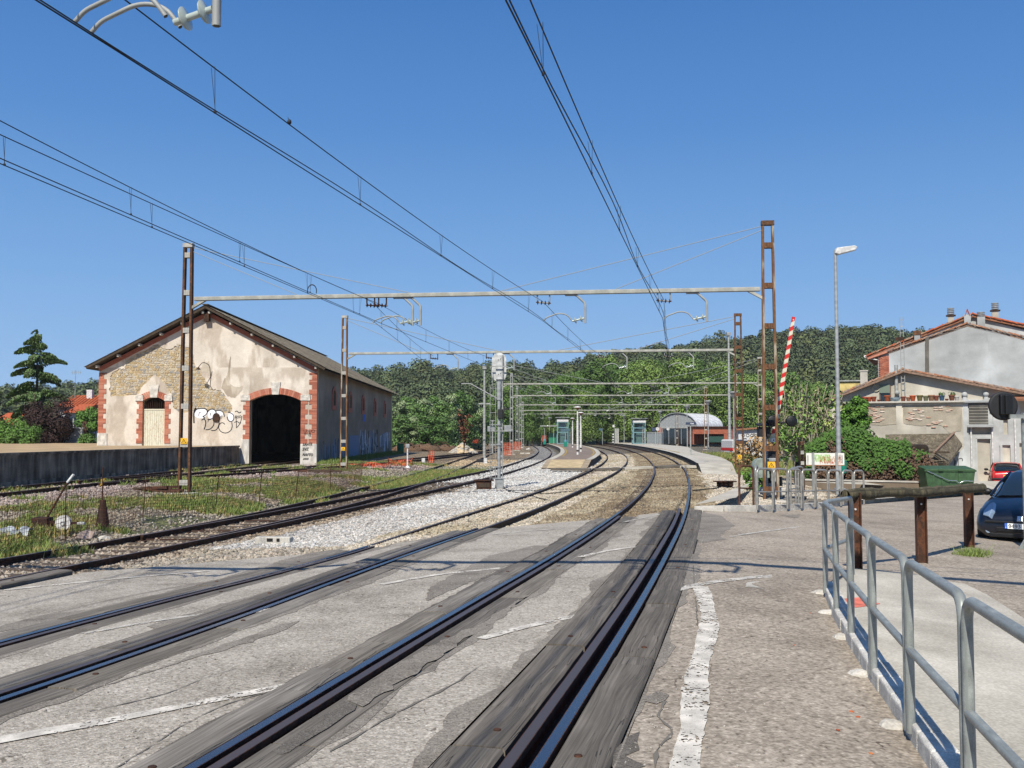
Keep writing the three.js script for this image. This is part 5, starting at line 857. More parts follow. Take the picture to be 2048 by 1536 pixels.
portal({ label: 'nearest full portal, dark mast before the shed and rusty mast by the barrier', left: [-10.98, 33.5], right: [8.09, 31.2], beam: 6.35, topL: 8.2, topR: 8.47, mL: darkM, mR: [M.mastMixed, M.mastRust], tracks: ['A', 'B', 'C', 'E'], detail: 1, plateL: 1.55, plateR: .82 });
portal({ label: 'second portal, its left mast before the shed side wall', left: [-9.45, 56], right: [12.2, 53.5], beam: 6.36, topL: 8.47, topR: 8.28, mL: mixM, mR: rustM, tracks: ['A', 'B', 'C', 'E'], plateL: 1.0, plateR: .6 });
portal({ label: 'third portal, its beam passing right behind the signal head', left: [-1.0, 90], right: [21.95, 88], beam: 6.42, topL: 8.4, topR: 8.66, mL: zinc, mR: mixM, tracks: ['A', 'B', 'C'], arm: 3.6 });
portal({ label: 'fourth portal, its zinc mast standing first in the row behind the signal', left: [-.06, 118], right: [26.1, 116], beam: 6.5, topL: 9.1, topR: 8.9, mL: zinc, mR: mixM, tracks: ['A', 'B', 'C'] });
portal({ label: 'fifth portal, right mast before the barrel roof', left: [.75, 150], right: [28.8, 148], beam: 6.4, topL: 9.2, topR: 9.0, mL: zinc, mR: mixM, tracks: ['A', 'B', 'C'] });
portal({ label: 'sixth portal, right mast before the glazed gable of the station', left: [1.55, 182], right: [29.8, 180], beam: 6.4, topL: 9, topR: 9, mL: zinc, mR: mixM, tracks: ['A', 'B', 'C'] });
portal({ label: 'farthest portal, its right mast rising above the right lift tower', left: [2.3, 212], right: [27.1, 210], beam: 6.4, topL: 9, topR: 9, mL: zinc, mR: mixM, tracks: ['A', 'B', 'C'] });
// ---------------------------------------------------------------- overhead wires
function line(track, label, dx, dy, twin, last) {
  const sup = [-26, ...portals.map(p => p.at[track]).filter(Boolean).slice(0, last)], o = thing('overhead_line', label, 'overhead line', V(0, 0, 0), 0, 'overhead lines');
  const mess = [], cont = [], cont2 = []; const c = center[track], droppers = [];
  for (let i = 0; i < sup.length - 1; i++) {
    const a = sup[i], b = sup[i + 1], n = b < 60 ? 16 : 8, za = (i % 2 ? .16 : -.16), zb = -za, sagM = .27 * Math.min(1, ((b - a) / 30) ** 2) * (dy ? 1 : 1);
    for (let k = i ? 1 : 0; k <= n; k++) { const t = k / n, d = lerp(a, b, t), x = lerp(c(a), c(b), t) * 1 + dx + lerp(za, zb, t) * .25; mess.push(V(lerp(c(a), c(b), t) + dx, 6.06 + dy - 4 * sagM * t * (1 - t), -d)); cont.push(V(x, 5.46 + dy * .6, -d)); cont2.push(V(x + .06 + .05 * Math.sin(d * .5), 5.462 + dy * .6, -d + .05)); }
    if (b < 92) for (let k = 0; k < Math.round((b - a) / 4.2); k++) { const t = (k + .5) / Math.round((b - a) / 4.2), d = lerp(a, b, t); if (d < 7) continue; droppers.push([V(lerp(c(a), c(b), t) + dx, 6.06 + dy - 4 * sagM * t * (1 - t), -d), V(lerp(c(a), c(b), t) + dx + lerp(za, zb, t) * .25, 5.46 + dy * .6, -d)]); }
  }
  const path = (pts) => { const p = new THREE.CurvePath(); for (let i = 1; i < pts.length; i++) p.add(new THREE.LineCurve3(pts[i - 1], pts[i])); return p; };
  obj('messenger_wire', new THREE.TubeGeometry(path(mess), mess.length * 2, .0085, 6), M.wire, o);
  obj('contact_wire', new THREE.TubeGeometry(path(cont), cont.length * 2, .0085, 6), M.wire, o);
  if (twin) obj('contact_wire', new THREE.TubeGeometry(path(cont2), cont2.length * 2, .008, 6), M.wire, o);
  for (const [a, b] of droppers) { const off = V(.03, 0, .03); obj('dropper', [rod(a.clone().add(off), b.clone().add(V(0, .02, .008)), .0035, .0035, 4), rod(a.clone().sub(off), b.clone().add(V(0, .02, -.008)), .0035, .0035, 4), rbx(.03, .035, .03, .008, b.x, b.y + .01, b.z, 0, 0, 0, 1)], M.wire, o); }
  return { o, mess };
}
line('A', 'overhead line of the rightmost track, steepest wires in the sky', 0, 0, true, 8);
const lb = line('B', 'overhead line of the left main track, crossing the sky from the upper left corner', 0, 0, true, 8);
line('C', 'lower overhead line of the siding, passing the dark mast before the shed', 0, 0, false, 8);
line('E', 'upper overhead line of the siding, diverging towards the second portal', -.05, .12, false, 3);
{ const a = lb.mess.find(p => -p.z > 12.6); obj('wire_clamp', [new THREE.IcosahedronGeometry(.03, 1).scale(1, 1.3, 1).translate(a.x, a.y + .035, a.z), rod(V(a.x, a.y + .05, a.z), V(a.x - .02, a.y + .1, a.z), .005, .004, 5)], M.wire, lb.o); }
{ // loop of cable on the nearest portal's beam
  const p = atDepth(624, 588, 33), l = thing('cable_loop', 'thin round cable loop standing on the nearest portal beam', 'cable', V(p.x, p.y - .1, p.z)); obj('cable', new THREE.TorusGeometry(.15, .014, 6, 28, Math.PI * 1.25).rotateZ(-.39).scale(1, 1.4, 1).translate(0, .2, 0), M.wire, l); obj('clamp', bx(.12, .05, .08, 0, .02, 0), M.galv, l);
}
// tall thin flood-light pole and other distant poles
{ const pole = (px, top, d, base, r, label) => { const p = atDepth(px, top, d), t = thing('tall_pole', label, 'pole', V(p.x, base, -d)); obj('shaft', rod(V(0, 0, 0), V(0, p.y - base, 0), r, r * .6, 10), M.galvPale, t); obj('tip', rbx(r * 2.4, r * 2, r * 2.4, .01, 0, p.y - base, 0), M.galvPale, t); return t; };
  pole(1457, 668, 108, -.4, .17, 'very tall pale pole left of the rusty second mast'); 
  const q = pole(969, 735, 95, -.4, .16, 'concrete pole left of the signal among the sidings'); obj('cross_arm', bx(1.1, .12, .12, 0, 5.2, 0), M.galvPale, q);
  pole(944, 836, 150, -.4, .1, 'thin white post left of the concrete pole'); pole(985, 842, 120, -.4, .1, 'short white post just right of the concrete pole');
  pole(938, 815, 150, -.4, .14, 'small lattice-coloured post by the rubble heap'); }
// ---------------------------------------------------------------- main signal seen from behind
{
  const b = onGround(998, 978, yardH), D = -b.z, K = D / FOCAL, y = (py) => (HORIZON - py) * K + EYE - b.y;
  const s = thing('railway_signal', 'tall grey railway signal with oval white backplate, seen from behind', 'signal', V(b.x, b.y, b.z));
  obj('post', [rod(V(0, 0, 0), V(0, y(775), 0), .07, .065, 14), rod(V(0, y(800), 0), V(0, y(763), 0), .1, .1, 14)], M.galv, s);
  const sh = new THREE.Shape(), hw = .29, y0 = y(763), y1 = y(705); sh.absarc(0, y1 - hw, hw, 0, Math.PI); sh.absarc(0, y0 + hw, hw, Math.PI, Math.PI * 2); sh.closePath();
  obj('backplate', new THREE.ExtrudeGeometry(sh, { depth: .02, bevelEnabled: true, bevelSize: .006, bevelThickness: .006, bevelSegments: 1, curveSegments: 18 }).translate(0, 0, -.12), M.plateWhite, s);
  obj('lamp_box', rbx(.3, y1 - y0 - .16, .12, .02, .02, (y0 + y1) / 2, -.04), M.plateWhite, s);
  for (const k of [.75, .25]) obj('vent_mark', [bx(.02, .06, .006, -.03, lerp(y0, y1, k), .024, 0, 0, .4), bx(.02, .05, .006, .05, lerp(y0, y1, k) + .03, .024, 0, 0, -.5)], M.blackMatt, s);
  obj('door_edge', bx(.014, y1 - y0 - .2, .01, .13, (y0 + y1) / 2, .022), M.blackMatt, s);
  obj('top_stay', [bx(.7, .035, .04, 0, (y0 + y1) / 2 + .02, .14), rod(V(-.33, (y0 + y1) / 2, .14), V(-.2, y(800), .05), .014, .014, 6)], M.galvPale, s);
  obj('lower_signal', [rbx(.22, .4, .3, .04, .06, y(828), .0), new THREE.CylinderGeometry(.2, .2, .04, 18).rotateZ(Math.PI / 2).scale(1, 1.5, 1).translate(.2, y(826), -.05), rbx(.2, .06, .34, .01, .3, y(818), -.1)], M.blackMatt, s);
  for (const [px, w, h, py] of [[-.32, .3, .22, 858], [.36, .3, .26, 857]]) obj('route_indicator', rbx(w, h, .1, .015, px, y(py), -.04), M.galv, s);
  obj('indicator_arm', bx(.8, .04, .05, 0, y(862), .04), M.galvPale, s);
  obj('cable_conduit', rod(V(.14, y(830), -.05), V(.14, 0, -.05), .02, .02, 8), M.galvPale, s);
  const ladderP = part('ladder', s); for (const x of [-.36, -.14]) obj('ladder_rail', rod(V(x, .15, .1), V(x, y(770), .1), .012, .012, 6), M.galvPale, ladderP); for (let h = .45; h < y(775); h += .33) obj('rung', rod(V(-.36, h, .1), V(-.14, h, .1), .011, .011, 6), M.galvPale, ladderP);
  for (const h of [.9, 1.8, 2.6]) obj('post_clamp', [new THREE.CylinderGeometry(.11, .11, .06, 14).translate(0, h, 0), bx(.42, .03, .03, -.18, h, .06)], M.galv, s);
  obj('base_box', [rbx(.34, .42, .3, .02, .02, .2, .02), bx(.5, .04, .4, 0, .42, 0)], M.galv, s);
  const pb = onGround(968, 980, yardH), c = thing('cable_box', 'low rusty trackside cable box beside the signal foot', 'cable box', pb); obj('box_body', rbx(.6, .32, .4, .02, 0, .2, 0), M.railRust, c); obj('lid', bx(.78, .05, .5, 0, .39, 0), M.railDark, c); obj('front_panel', bx(.42, .16, .02, .02, .2, .205), M.darkWood, c); for (const x of [-.24, .24]) obj('foot', bx(.08, .2, .3, x, 0, 0), M.railDark, c);
  const cab = thing('cable', 'dark cables trailing over ballast from the signal foot', 'cable'); for (const pts of [[[1005, 972], [1020, 985], [1050, 990], [1075, 998], [1095, 1003]], [[1004, 978], [1030, 984], [1060, 983], [1090, 990], [1140, 985], [1190, 984], [1240, 985]]]) obj('strand', tube(pts.map(q => onGround(q[0], q[1], yardH).add(V(0, .04, 0))), .018, 6, 30), M.blackMatt, cab);
}
// ---------------------------------------------------------------- far kerb, pavement and street furniture beyond the crossing
const paveH = (x, d) => slopeH(x, d) + .11;
{
  const k = thing('far_kerb', 'pale concrete kerb edging the pavement beyond the crossing', 'kerb');
  for (let i = 0; i < kerbLine.length - 1; i++) { const a = kerbLine[i], b = kerbLine[i + 1], n = Math.max(1, Math.round(Math.hypot(b[0] - a[0], b[1] - a[1]) / 1.2)); for (let j = 0; j < n; j++) { const p = V(lerp(a[0], b[0], j / n), 0, -lerp(a[1], b[1], j / n)), q = V(lerp(a[0], b[0], (j + 1) / n), 0, -lerp(a[1], b[1], (j + 1) / n)), e = q.clone().sub(p).normalize().multiplyScalar(.006); p.add(e); q.sub(e); p.y = slopeH(p.x, -p.z) + .03; q.y = slopeH(q.x, -q.z) + .03; if (i === 0) { p.y -= .05 * (1 - j / n); } obj('kerb_stone', bar(p, q, .16, .2), M.kerb, k); } }
  const inner = kerbLine.map(([x, d]) => [x - .03, d + .075]);
  struct(obj('pavement', sheet([...inner, [45, 60], [22, 47.5], [12.2, 40.5], [8.6, 36], [5.9, 26.3]], paveH), M.paleConcrete, scene, true));
}
function hoop(px0, px1, py, label, m = M.hoop, h = .9) {
  const a = onGround(px0, py, paveH), b = onGround(px1, py, paveH), L = a.distanceTo(b), t = thing('cycle_hoop', label, 'barrier hoop', a, Math.atan2(-(b.z - a.z), b.x - a.x), 'steel hoops along the far kerb');
  obj('hoop_tube', bent([V(0, -.05, 0), V(0, h, 0), V(L, h + b.y - a.y, 0), V(L, -.05 + b.y - a.y, 0)], .027, .16, 10, 40), m, t); obj('cross_bar', rod(V(0, .36, 0), V(L, .36 + b.y - a.y, 0), .018, .018, 8), m, t); return t;
}
hoop(1479, 1507, 1006, 'rust-brown hoop nearest the track at the kerb end', M.hoopRust);
[[1514.5, 1546, 1015, 'first steel hoop right of the rusty one, before the grey post'], [1548, 1575, 1013, 'second steel hoop, before the rusty portal mast'], [1577, 1603, 1012, 'third steel hoop, before the dark pitted post'], [1605, 1630, 1010.5, 'fourth steel hoop, left of the sprayed board'], [1632, 1656, 1009, 'fifth steel hoop, under the sprayed board'], [1658, 1682, 1008, 'sixth steel hoop, at the foot of the street lamp'], [1686, 1706, 1006, 'seventh steel hoop, right of the green litter bin'], [1709, 1728, 1004.5, 'last steel hoop, behind the brown barrier post']].forEach(a => hoop(...a));
{ const g = onGround(1512, 1006, paveH), s = thing('cycle_hoop', 'steel hoop turned side-on behind the first hoop', 'barrier hoop', g, 1.25, 'steel hoops along the far kerb'); obj('hoop_tube', bent([V(0, -.05, 0), V(0, .9, 0), V(.5, .9, 0), V(.5, -.05, 0)], .027, .16, 10, 40), M.hoop, s); obj('cross_bar', rod(V(0, .36, 0), V(.5, .36, 0), .018, .018, 8), M.hoop, s);
  for (const [px, py, l] of [[1582, 1006, 'steel hoop turned side-on behind the third hoop'], [1592, 1001, 'rearmost steel hoop turned side-on near the dark pitted post']]) dup(s, onGround(px, py, paveH), .9, l); }
// level-crossing barrier and lights
const DB = 32.5, KB = DB / FOCAL, bX = (px) => (px - 1024) * KB, bY = (py) => (HORIZON - py) * KB + EYE;
{
  const g = paveH(bX(1543), DB) - .06, t = thing('level_crossing_barrier', 'raised red and white striped crossing barrier behind the rusty mast', 'crossing barrier', V(bX(1543), g, -DB));
  const Y = (py) => bY(py) - g, X = (px) => bX(px) - bX(1543);
  const a = V(X(1543), Y(876), .12), b = V(X(1587.5), Y(634), .12), u = b.clone().sub(a), L = u.length(), ang = Math.atan2(-u.x, u.y), boom = part('boom', t); boom.position.copy(a); boom.rotation.z = ang;
  const n = 26; for (let i = 0; i < n; i++) { const w0 = lerp(.15, .105, i / n), w1 = lerp(.15, .105, (i + 1) / n), y0 = L * i / n, y1 = L * (i + 1) / n, sh = .09, s = new THREE.Shape([[-w0 / 2, i ? y0 - sh / 2 : 0], [w0 / 2, i ? y0 + sh / 2 : 0], [w1 / 2, i < n - 1 ? y1 + sh / 2 : y1], [-w1 / 2, i < n - 1 ? y1 - sh / 2 : y1]].map(q => new THREE.Vector2(...q))); obj('stripe', new THREE.ExtrudeGeometry(s, { depth: .05, bevelEnabled: false }), i % 2 ? M.red : M.cream, boom); }
  obj('tip_bolt', new THREE.CylinderGeometry(.02, .02, .01, 10).rotateX(Math.PI / 2).translate(0, L - .1, .056), M.white, boom);
  obj('machine_housing', [rbx(.36, .95, .34, .03, 0, .48, 0), rbx(.42, .12, .4, .03, .02, 1.0, 0)], M.galv, t);
  obj('pivot_box', [rbx(.28, .42, .3, .03, .02, Y(905), 0), rbx(.18, .2, .36, .02, -.1, Y(925), 0)], M.blackMatt, t);
  obj('counterweight', [bx(.1, .5, .1, -.14, Y(950), .12), bx(.16, .3, .12, .2, Y(962), .12)], M.blackMatt, t);
  obj('guard_panel', [bx(.05, .8, .05, -.22, .5, .18), bx(.07, .34, .03, .12, Y(950), .2, 0, 0, .2)], M.greyGreen, t);
  obj('number_plate', bx(.3, .14, .02, 0, Y(880), .2), std({ map: canvasTexture(256, 120, (c) => { c.fillStyle = '#b9bab6'; c.fillRect(0, 0, 256, 120); c.fillStyle = '#ecece8'; c.beginPath(); c.arc(128, 60, 54, 0, 7); c.fill(); c.fillStyle = '#1c1c1e'; c.font = 'bold 92px sans-serif'; c.textAlign = 'center'; c.fillText('4', 128, 93); }), roughness: .7 }), t, true);
  obj('footing', rbx(.7, .24, .6, .03, 0, -.02, 0), M.concrete, t);
}
{ // post with horn box and the two black lamp hoods
  const g = paveH(bX(1522), DB - .5) - .05, t = thing('crossing_lights', 'galvanised post with dark horn box and two round black lamps', 'crossing light', V(bX(1522), g, -(DB - .5)));
  const Y = (py) => bY(py) - g, X = (px) => bX(px) - bX(1522);
  obj('post', rod(V(0, 0, 0), V(0, Y(850), 0), .05, .05, 12), M.galv, t); obj('base_flange', new THREE.CylinderGeometry(.13, .15, .06, 14).translate(0, .03, 0), M.galv, t);
  obj('horn_box', [rbx(.36, .32, .34, .02, -.06, Y(864), .05), bx(.44, .05, .44, -.07, Y(850), .08, .12)], M.blackMatt, t);
  for (const px of [1533, 1570]) { const q = part('lamp', t); obj('backplate', lathe([[0, -.06], [.12, -.06], [.17, -.02], [.185, .02], [.14, .06], [0, .07]], 22).rotateX(Math.PI / 2).translate(X(px), Y(843), .22), M.black, q); obj('hood', new THREE.CylinderGeometry(.13, .13, .22, 16, 1, true, Math.PI * .4, Math.PI * 1.2).rotateX(Math.PI / 2).translate(X(px), Y(843), .08), M.blackMatt, q); }
  obj('cross_arm', rod(V(0, Y(846), .16), V(X(1570), Y(846), .16), .03, .03, 8), M.blackMatt, t);
}
{ const c = onGround(1509, 948, (x, d) => paveH(x, d) + .45), q = V(bX(1509), paveH(bX(1509), DB) - .05, -DB + .6), t = thing('relay_cabinet', 'grey-green round-topped relay cabinet left of the rusty mast', 'cabinet', q); const s = new THREE.Shape(); s.moveTo(-.16, .52); s.lineTo(-.16, .75); s.quadraticCurveTo(-.14, .98, .06, 1.0); s.lineTo(.3, 1.0); s.lineTo(.3, .52); s.closePath(); obj('cabinet_body', new THREE.ExtrudeGeometry(s, { depth: .4, bevelEnabled: true, bevelSize: .01, bevelThickness: .01, bevelSegments: 1 }).translate(-.06, 0, -.2), M.greyGreen, t); obj('base_tray', bx(.5, .12, .46, 0, .46, 0), M.greyGreen, t); obj('stand', [bx(.08, .5, .08, -.14, .2, 0), bx(.08, .5, .08, .14, .2, 0)], M.galv, t); }
{ const p = V((1601 - 1024) / FOCAL * 33, paveH((1601 - 1024) / FOCAL * 33, 33) - .05, -33), h = (HORIZON - 884) * 33 / FOCAL + EYE - p.y, t = thing('steel_post', 'dark brown pitted steel post with pale holes beside the hedge', 'post', p); obj('web', bx(.06, h, .14, .06, h / 2, 0), M.mastDark, t); obj('flange', bx(.03, h, .2, -.06, h / 2, 0), M.mastDark, t); for (const y of [.3, .5, .95, 1.3, 1.6]) obj('batten_plate', bx(.13, .12, .02, 0, y, .09), y > .4 && y < 1.4 ? M.batten : M.mastRust, t); }
{ // sprayed information board
  const D = 31.5, K = D / FOCAL, X = (px) => (px - 1024) * K, g = paveH(X(1648), D), Y = (py) => (HORIZON - py) * K + EYE - g, t = thing('notice_board', 'white notice board smeared with green and rust-red spray on two grey posts', 'sign', V(X(1648), g, -D));
  for (const px of [1624, 1671]) obj('post', bx(.07, Y(905), .06, X(px) - X(1648), Y(905) / 2, .03), M.galvPale, t);
  const g2 = bx(X(1687) - X(1611), Y(906) - Y(931), .03, X(1649) - X(1648), (Y(906) + Y(931)) / 2, -.02);
  obj('board', g2, std({ map: canvasTexture(512, 168, (c) => { c.fillStyle = '#dedcd4'; c.fillRect(0, 0, 512, 168); const q = rng(77); for (let i = 0; i < 420; i++) { const x = 110 + q() * 210, y = 14 + q() * 90; c.fillStyle = `rgba(${90 + q() * 60},${150 + q() * 40},${50 + q() * 30},.28)`; c.fillRect(x, y, 2 + q() * 12, 3 + q() * 22); } for (let i = 0; i < 260; i++) { const x = 180 + q() * 290, y = 40 + q() * 90; c.fillStyle = `rgba(${130 + q() * 40},${60 + q() * 30},${36 + q() * 20},.4)`; c.fillRect(x, y, 2 + q() * 7, 6 + q() * 30); } c.fillStyle = 'rgba(60,40,50,.8)'; for (const x of [18, 20, 440, 462, 480]) c.fillRect(x, 20 + q() * 20, 8, 60 + q() * 60); c.fillStyle = '#a06a48'; c.fillRect(0, 158, 512, 10); }), roughness: .8 }), t, true);
}
{ // street lamp
  const D = 36, x = (1676 - 1024) / FOCAL * D, g = paveH(x, D), top = (HORIZON - 497) * D / FOCAL + EYE - g, t = thing('street_lamp', 'tall grey street lamp with single white head beside the notice board', 'street lamp', V(x, g, -D));
  obj('pole', lathe([[.11, 0], [.11, 1.1], [.085, 1.15], [.05, top - .1], [.04, top]], 16), M.galv, t); obj('base_plate', rbx(.34, .04, .34, .01, 0, .02, 0), M.galv, t); obj('access_door', bx(.09, .3, .02, 0, .7, .105), M.galvPale, t);
  obj('arm', bent([V(0, top - .1, 0), V(0, top - .02, 0), V(.14, top + .02, 0)], .035, .05, 8, 12), M.galv, t);
  const s = new THREE.Shape([[0, -.1], [.06, .06], [.68, .14], [.74, .1], [.7, .02], [.1, -.14]].map(q => new THREE.Vector2(...q))); obj('lamp_head', new THREE.ExtrudeGeometry(s, { depth: .16, bevelEnabled: true, bevelSize: .03, bevelThickness: .05, bevelSegments: 2 }).translate(0, top - .02, -.08), M.white, t); obj('lens', bx(.46, .03, .2, .36, top - .075, 0, 0, 0, .16), M.galvPale, t);
  const bt = thing('litter_bin', 'small green litter bin fixed to the street lamp', 'litter bin', V(x + .15, g + .55, -D + .05)); obj('bin_shell', lathe([[0, 0], [.09, .01], [.12, .06], [.13, .44], [.1, .5], [0, .52]], 18).scale(.85, 1, .85), M.greenBin, bt); obj('bin_rim', new THREE.TorusGeometry(.108, .012, 6, 20).rotateX(Math.PI / 2).translate(0, .45, 0), M.greenBin, bt); obj('bracket', bx(.16, .04, .05, -.1, .3, 0), M.galv, bt);
}
{ const c = onGround(1450, 976, yardH), b = thing('trackside_box', 'rusty low cable box on the gravel right of the track', 'cable box', c.clone(), .3); obj('box_body', rbx(.5, .16, .34, .02, 0, .14, 0), M.railDark, b); obj('lid', bx(.74, .04, .42, 0, .24, 0), M.railRust, b); for (const x of [-.2, .2]) obj('foot', bx(.06, .14, .26, x, .02, 0), M.railDark, b);
  const cb = thing('cable', 'thin dark cable crossing gravel to the rusty cable box', 'cable'); obj('strand', tube([[1385, 984], [1405, 982], [1425, 980], [1438, 978]].map(q => onGround(q[0], q[1], yardH).add(V(0, .05, 0))), .02, 6, 20), M.blackMatt, cb); }
// ---------------------------------------------------------------- walkway with kerb and tube railing in the right foreground
{
  const kerbP = [[1650, 1184], [1669, 1232], [1698, 1284], [1742, 1356], [1820, 1470], [1905, 1600], [1990, 1740]].map(q => P(...q));
  const top = (x, d) => roadH(x, d) + .09;
  const a = kerbP.map(([x, d]) => [x + .1, d]), outer = [[2300, 1760], [2300, 1330], [2060, 1262], [1975, 1205], [1930, 1182], [1880, 1174], [1830, 1162], [1760, 1154], [1712, 1150]].map(q => P(q[0], q[1], (x, d) => roadH(x, d)));
  struct(obj('walkway', slab([...a, ...outer.reverse().reverse()], top, .12), M.paleConcrete, scene, true));
  struct(obj('paint_mark', sheet(ragged([[1676, 1199], [1720, 1195], [1735, 1202], [1760, 1208], [1715, 1216], [1684, 1212]].map(q => P(q[0], q[1], top)), .03), (x, d) => top(x, d) + .004), M.redPaint, scene, true));
  const k = thing('walkway_kerb', 'crumbling white kerb under the tube railing', 'kerb'), R = rng(19);
  for (let i = 0; i < kerbP.length - 1; i++) { const n = 3; for (let j = 0; j < n; j++) { const u = (t) => [lerp(kerbP[i][0], kerbP[i + 1][0], t), lerp(kerbP[i][1], kerbP[i + 1][1], t)], p = u(j / n), q = u((j + 1) / n), A = V(p[0] + .05, roadH(...p) + .025, -p[1]), B = V(q[0] + .05, roadH(...q) + .025, -q[1]), L = A.distanceTo(B) - .008, g = new RoundedBoxGeometry(.14 + R() * .02, .2, L, 2, .02), c = A.clone().add(B).multiplyScalar(.5); const pp = g.attributes.position; for (let v = 0; v < pp.count; v++) { const nn = (hash(Math.round(pp.getX(v) * 300), Math.round(pp.getZ(v) * 40 + pp.getY(v) * 300), i * 7 + j) - .5) * .02; pp.setX(v, pp.getX(v) + (pp.getX(v) < 0 ? nn : 0)); } g.computeVertexNormals(); g.applyMatrix4(new THREE.Matrix4().lookAt(V(0, 0, 0), B.clone().sub(A), V(0, 1, 0))); g.translate(c.x, c.y, c.z); obj('kerb_stone', g, M.kerb, k); } }
  // concrete lumps at the post feet
  const feet = [[1640, 1188], [1656, 1228], [1686, 1278], [1724, 1352], [1790, 1455]];
  feet.forEach((q, i) => { const p = onGround(q[0], q[1], roadH), g = new THREE.IcosahedronGeometry(1, 2), pp = g.attributes.position; for (let v = 0; v < pp.count; v++) { const h = .8 + .4 * noise(pp.getX(v) * 2 + i * 9, pp.getZ(v) * 2 + pp.getY(v) * 3, 0, 3); pp.setXYZ(v, pp.getX(v) * h * .10, pp.getY(v) * h * .045, pp.getZ(v) * h * .085); } g.computeVertexNormals(); g.translate(p.x, p.y, p.z); obj('concrete_lump', g, M.concrete, k); });
  // railing: bent-tube panels with a middle rail, ends doubled at each foot
  const rl = thing('tube_railing', 'grey bent-tube railing running up the right foreground walkway', 'railing');
  const posts = [[1703, 1148], [1647, 1179], [1669, 1222], [1698, 1271], [1741, 1342], [1813, 1452], [1930, 1625], [2120, 1900]].map(q => { const p = onGround(q[0], q[1], top); return V(p.x + .02, top(p.x, -p.z), p.z); });
  for (let i = 0; i < posts.length - 1; i++) { const A = posts[i], B = posts[i + 1], u = B.clone().sub(A).setY(0).normalize().multiplyScalar(.034), a1 = A.clone().add(u), b1 = B.clone().sub(u), H = .955; const panel = part('panel', rl);
    obj('frame_tube', bent([a1.clone().add(V(0, -.03, 0)), a1.clone().add(V(0, H, 0)), b1.clone().add(V(0, H, 0)), b1.clone().add(V(0, -.03, 0))], .0265, .12, 14, 70), M.railing, panel);
    obj('middle_rail', rod(a1.clone().add(V(0, H * .47, 0)), b1.clone().add(V(0, H * .47, 0)), .024, .024, 14), M.railing, panel); }
}
{ // log barrier on steel posts
  const ps = [[1711, 1150, 24], [1843, 1134, 22], [1938, 1106, 20]].map(([px, py]) => onGround(px, py, (x, d) => slopeH(x, d) - .0)), t = thing('log_barrier', 'mossy horizontal log on three brown steel posts', 'barrier');
  const tops = [[1711, 985], [1843, 978], [1940, 973]].map((q, i) => atDepth(q[0], q[1], -ps[i].z));
  ps.forEach((p, i) => { const h = tops[i].y - p.y + .0, post = part('post', t); obj('web', bx(.125, h, .012, p.x, p.y + h / 2, p.z), M.brownSteel, post); for (const s of [-1, 1]) obj('flange', bx(.014, h, .09, p.x + s * .068, p.y + h / 2, p.z + .02), M.brownSteel, post); for (const k of [.1, .22]) obj('bolt', new THREE.CylinderGeometry(.014, .014, .02, 8).rotateX(Math.PI / 2).translate(p.x + (k > .2 ? .01 : -.02), p.y + h - k, p.z + .012), k > .2 ? M.white : M.dark, post); });
  const a = atDepth(1690, 990, -ps[0].z - .12), b = atDepth(1843, 984, -ps[1].z - .12), c = atDepth(1966, 975, -ps[2].z - .13); const g = tube([a, a.clone().lerp(b, .5).add(V(0, .01, 0)), b, b.clone().lerp(c, .5), c], .074, 18, 70), p = g.attributes.position; for (let i = 0; i < p.count; i++) { const n = (noise(p.getX(i) * 9, p.getY(i) * 9 + p.getZ(i) * 3, 0, 5) - .5) * .03; const nn = g.attributes.normal; p.setXYZ(i, p.getX(i) + nn.getX(i) * n, p.getY(i) + nn.getY(i) * n, p.getZ(i) + nn.getZ(i) * n); } g.computeVertexNormals(); obj('log', g, M.bark, t);
  for (const q of [a, c]) obj('log_end', new THREE.SphereGeometry(.073, 14, 10).scale(.45, 1, 1).translate(q.x, q.y, q.z), M.bark, t);
}
{ // round lamp back on a bracket at the right edge
  const D = 17.6, K = D / FOCAL, X = (px) => (px - 1024) * K, g = slopeH(X(2050), D), Y = (py) => (HORIZON - py) * K + EYE - g, t = thing('signal_disc', 'round black signal lamp seen from behind on a grey post at the right edge', 'signal', V(X(2050), g, -D));
  obj('post', rod(V(0, 0, 0), V(0, Y(826), 0), .075, .07, 16), M.railing, t); for (let i = 0; i < 4; i++) { const s = new THREE.Shape([[.07, 0], [.34, 0], [.07, .32]].map(q => new THREE.Vector2(...q))); obj('base_gusset', new THREE.ExtrudeGeometry(s, { depth: .014, bevelEnabled: false }).rotateY(i * Math.PI / 2 + .3), M.railing, t); } obj('base_plate', rbx(.62, .05, .6, .01, 0, .02, 0), M.concrete, t);
  const cx = X(2006) - X(2050), cy = Y(812), r = .255; obj('disc', lathe([[0, -.03], [r * .7, -.03], [r, -.015], [r, .02], [r * .86, .035], [0, .035]], 40).rotateX(Math.PI / 2).translate(cx, cy, 0), M.blackMatt, t);
  obj('lamp_housing', [rbx(.22, .36, .1, .02, cx + .02, cy + .02, .06), rbx(.07, .34, .05, .015, cx + .01, cy + .02, .13)], M.black, t);
  obj('bracket_arm', [bar(V(cx + .06, Y(833), .1), V(.02, Y(833), .06), .05, .07), rbx(.26, .12, .1, .01, .05, Y(833), .05)], M.railing, t);
}
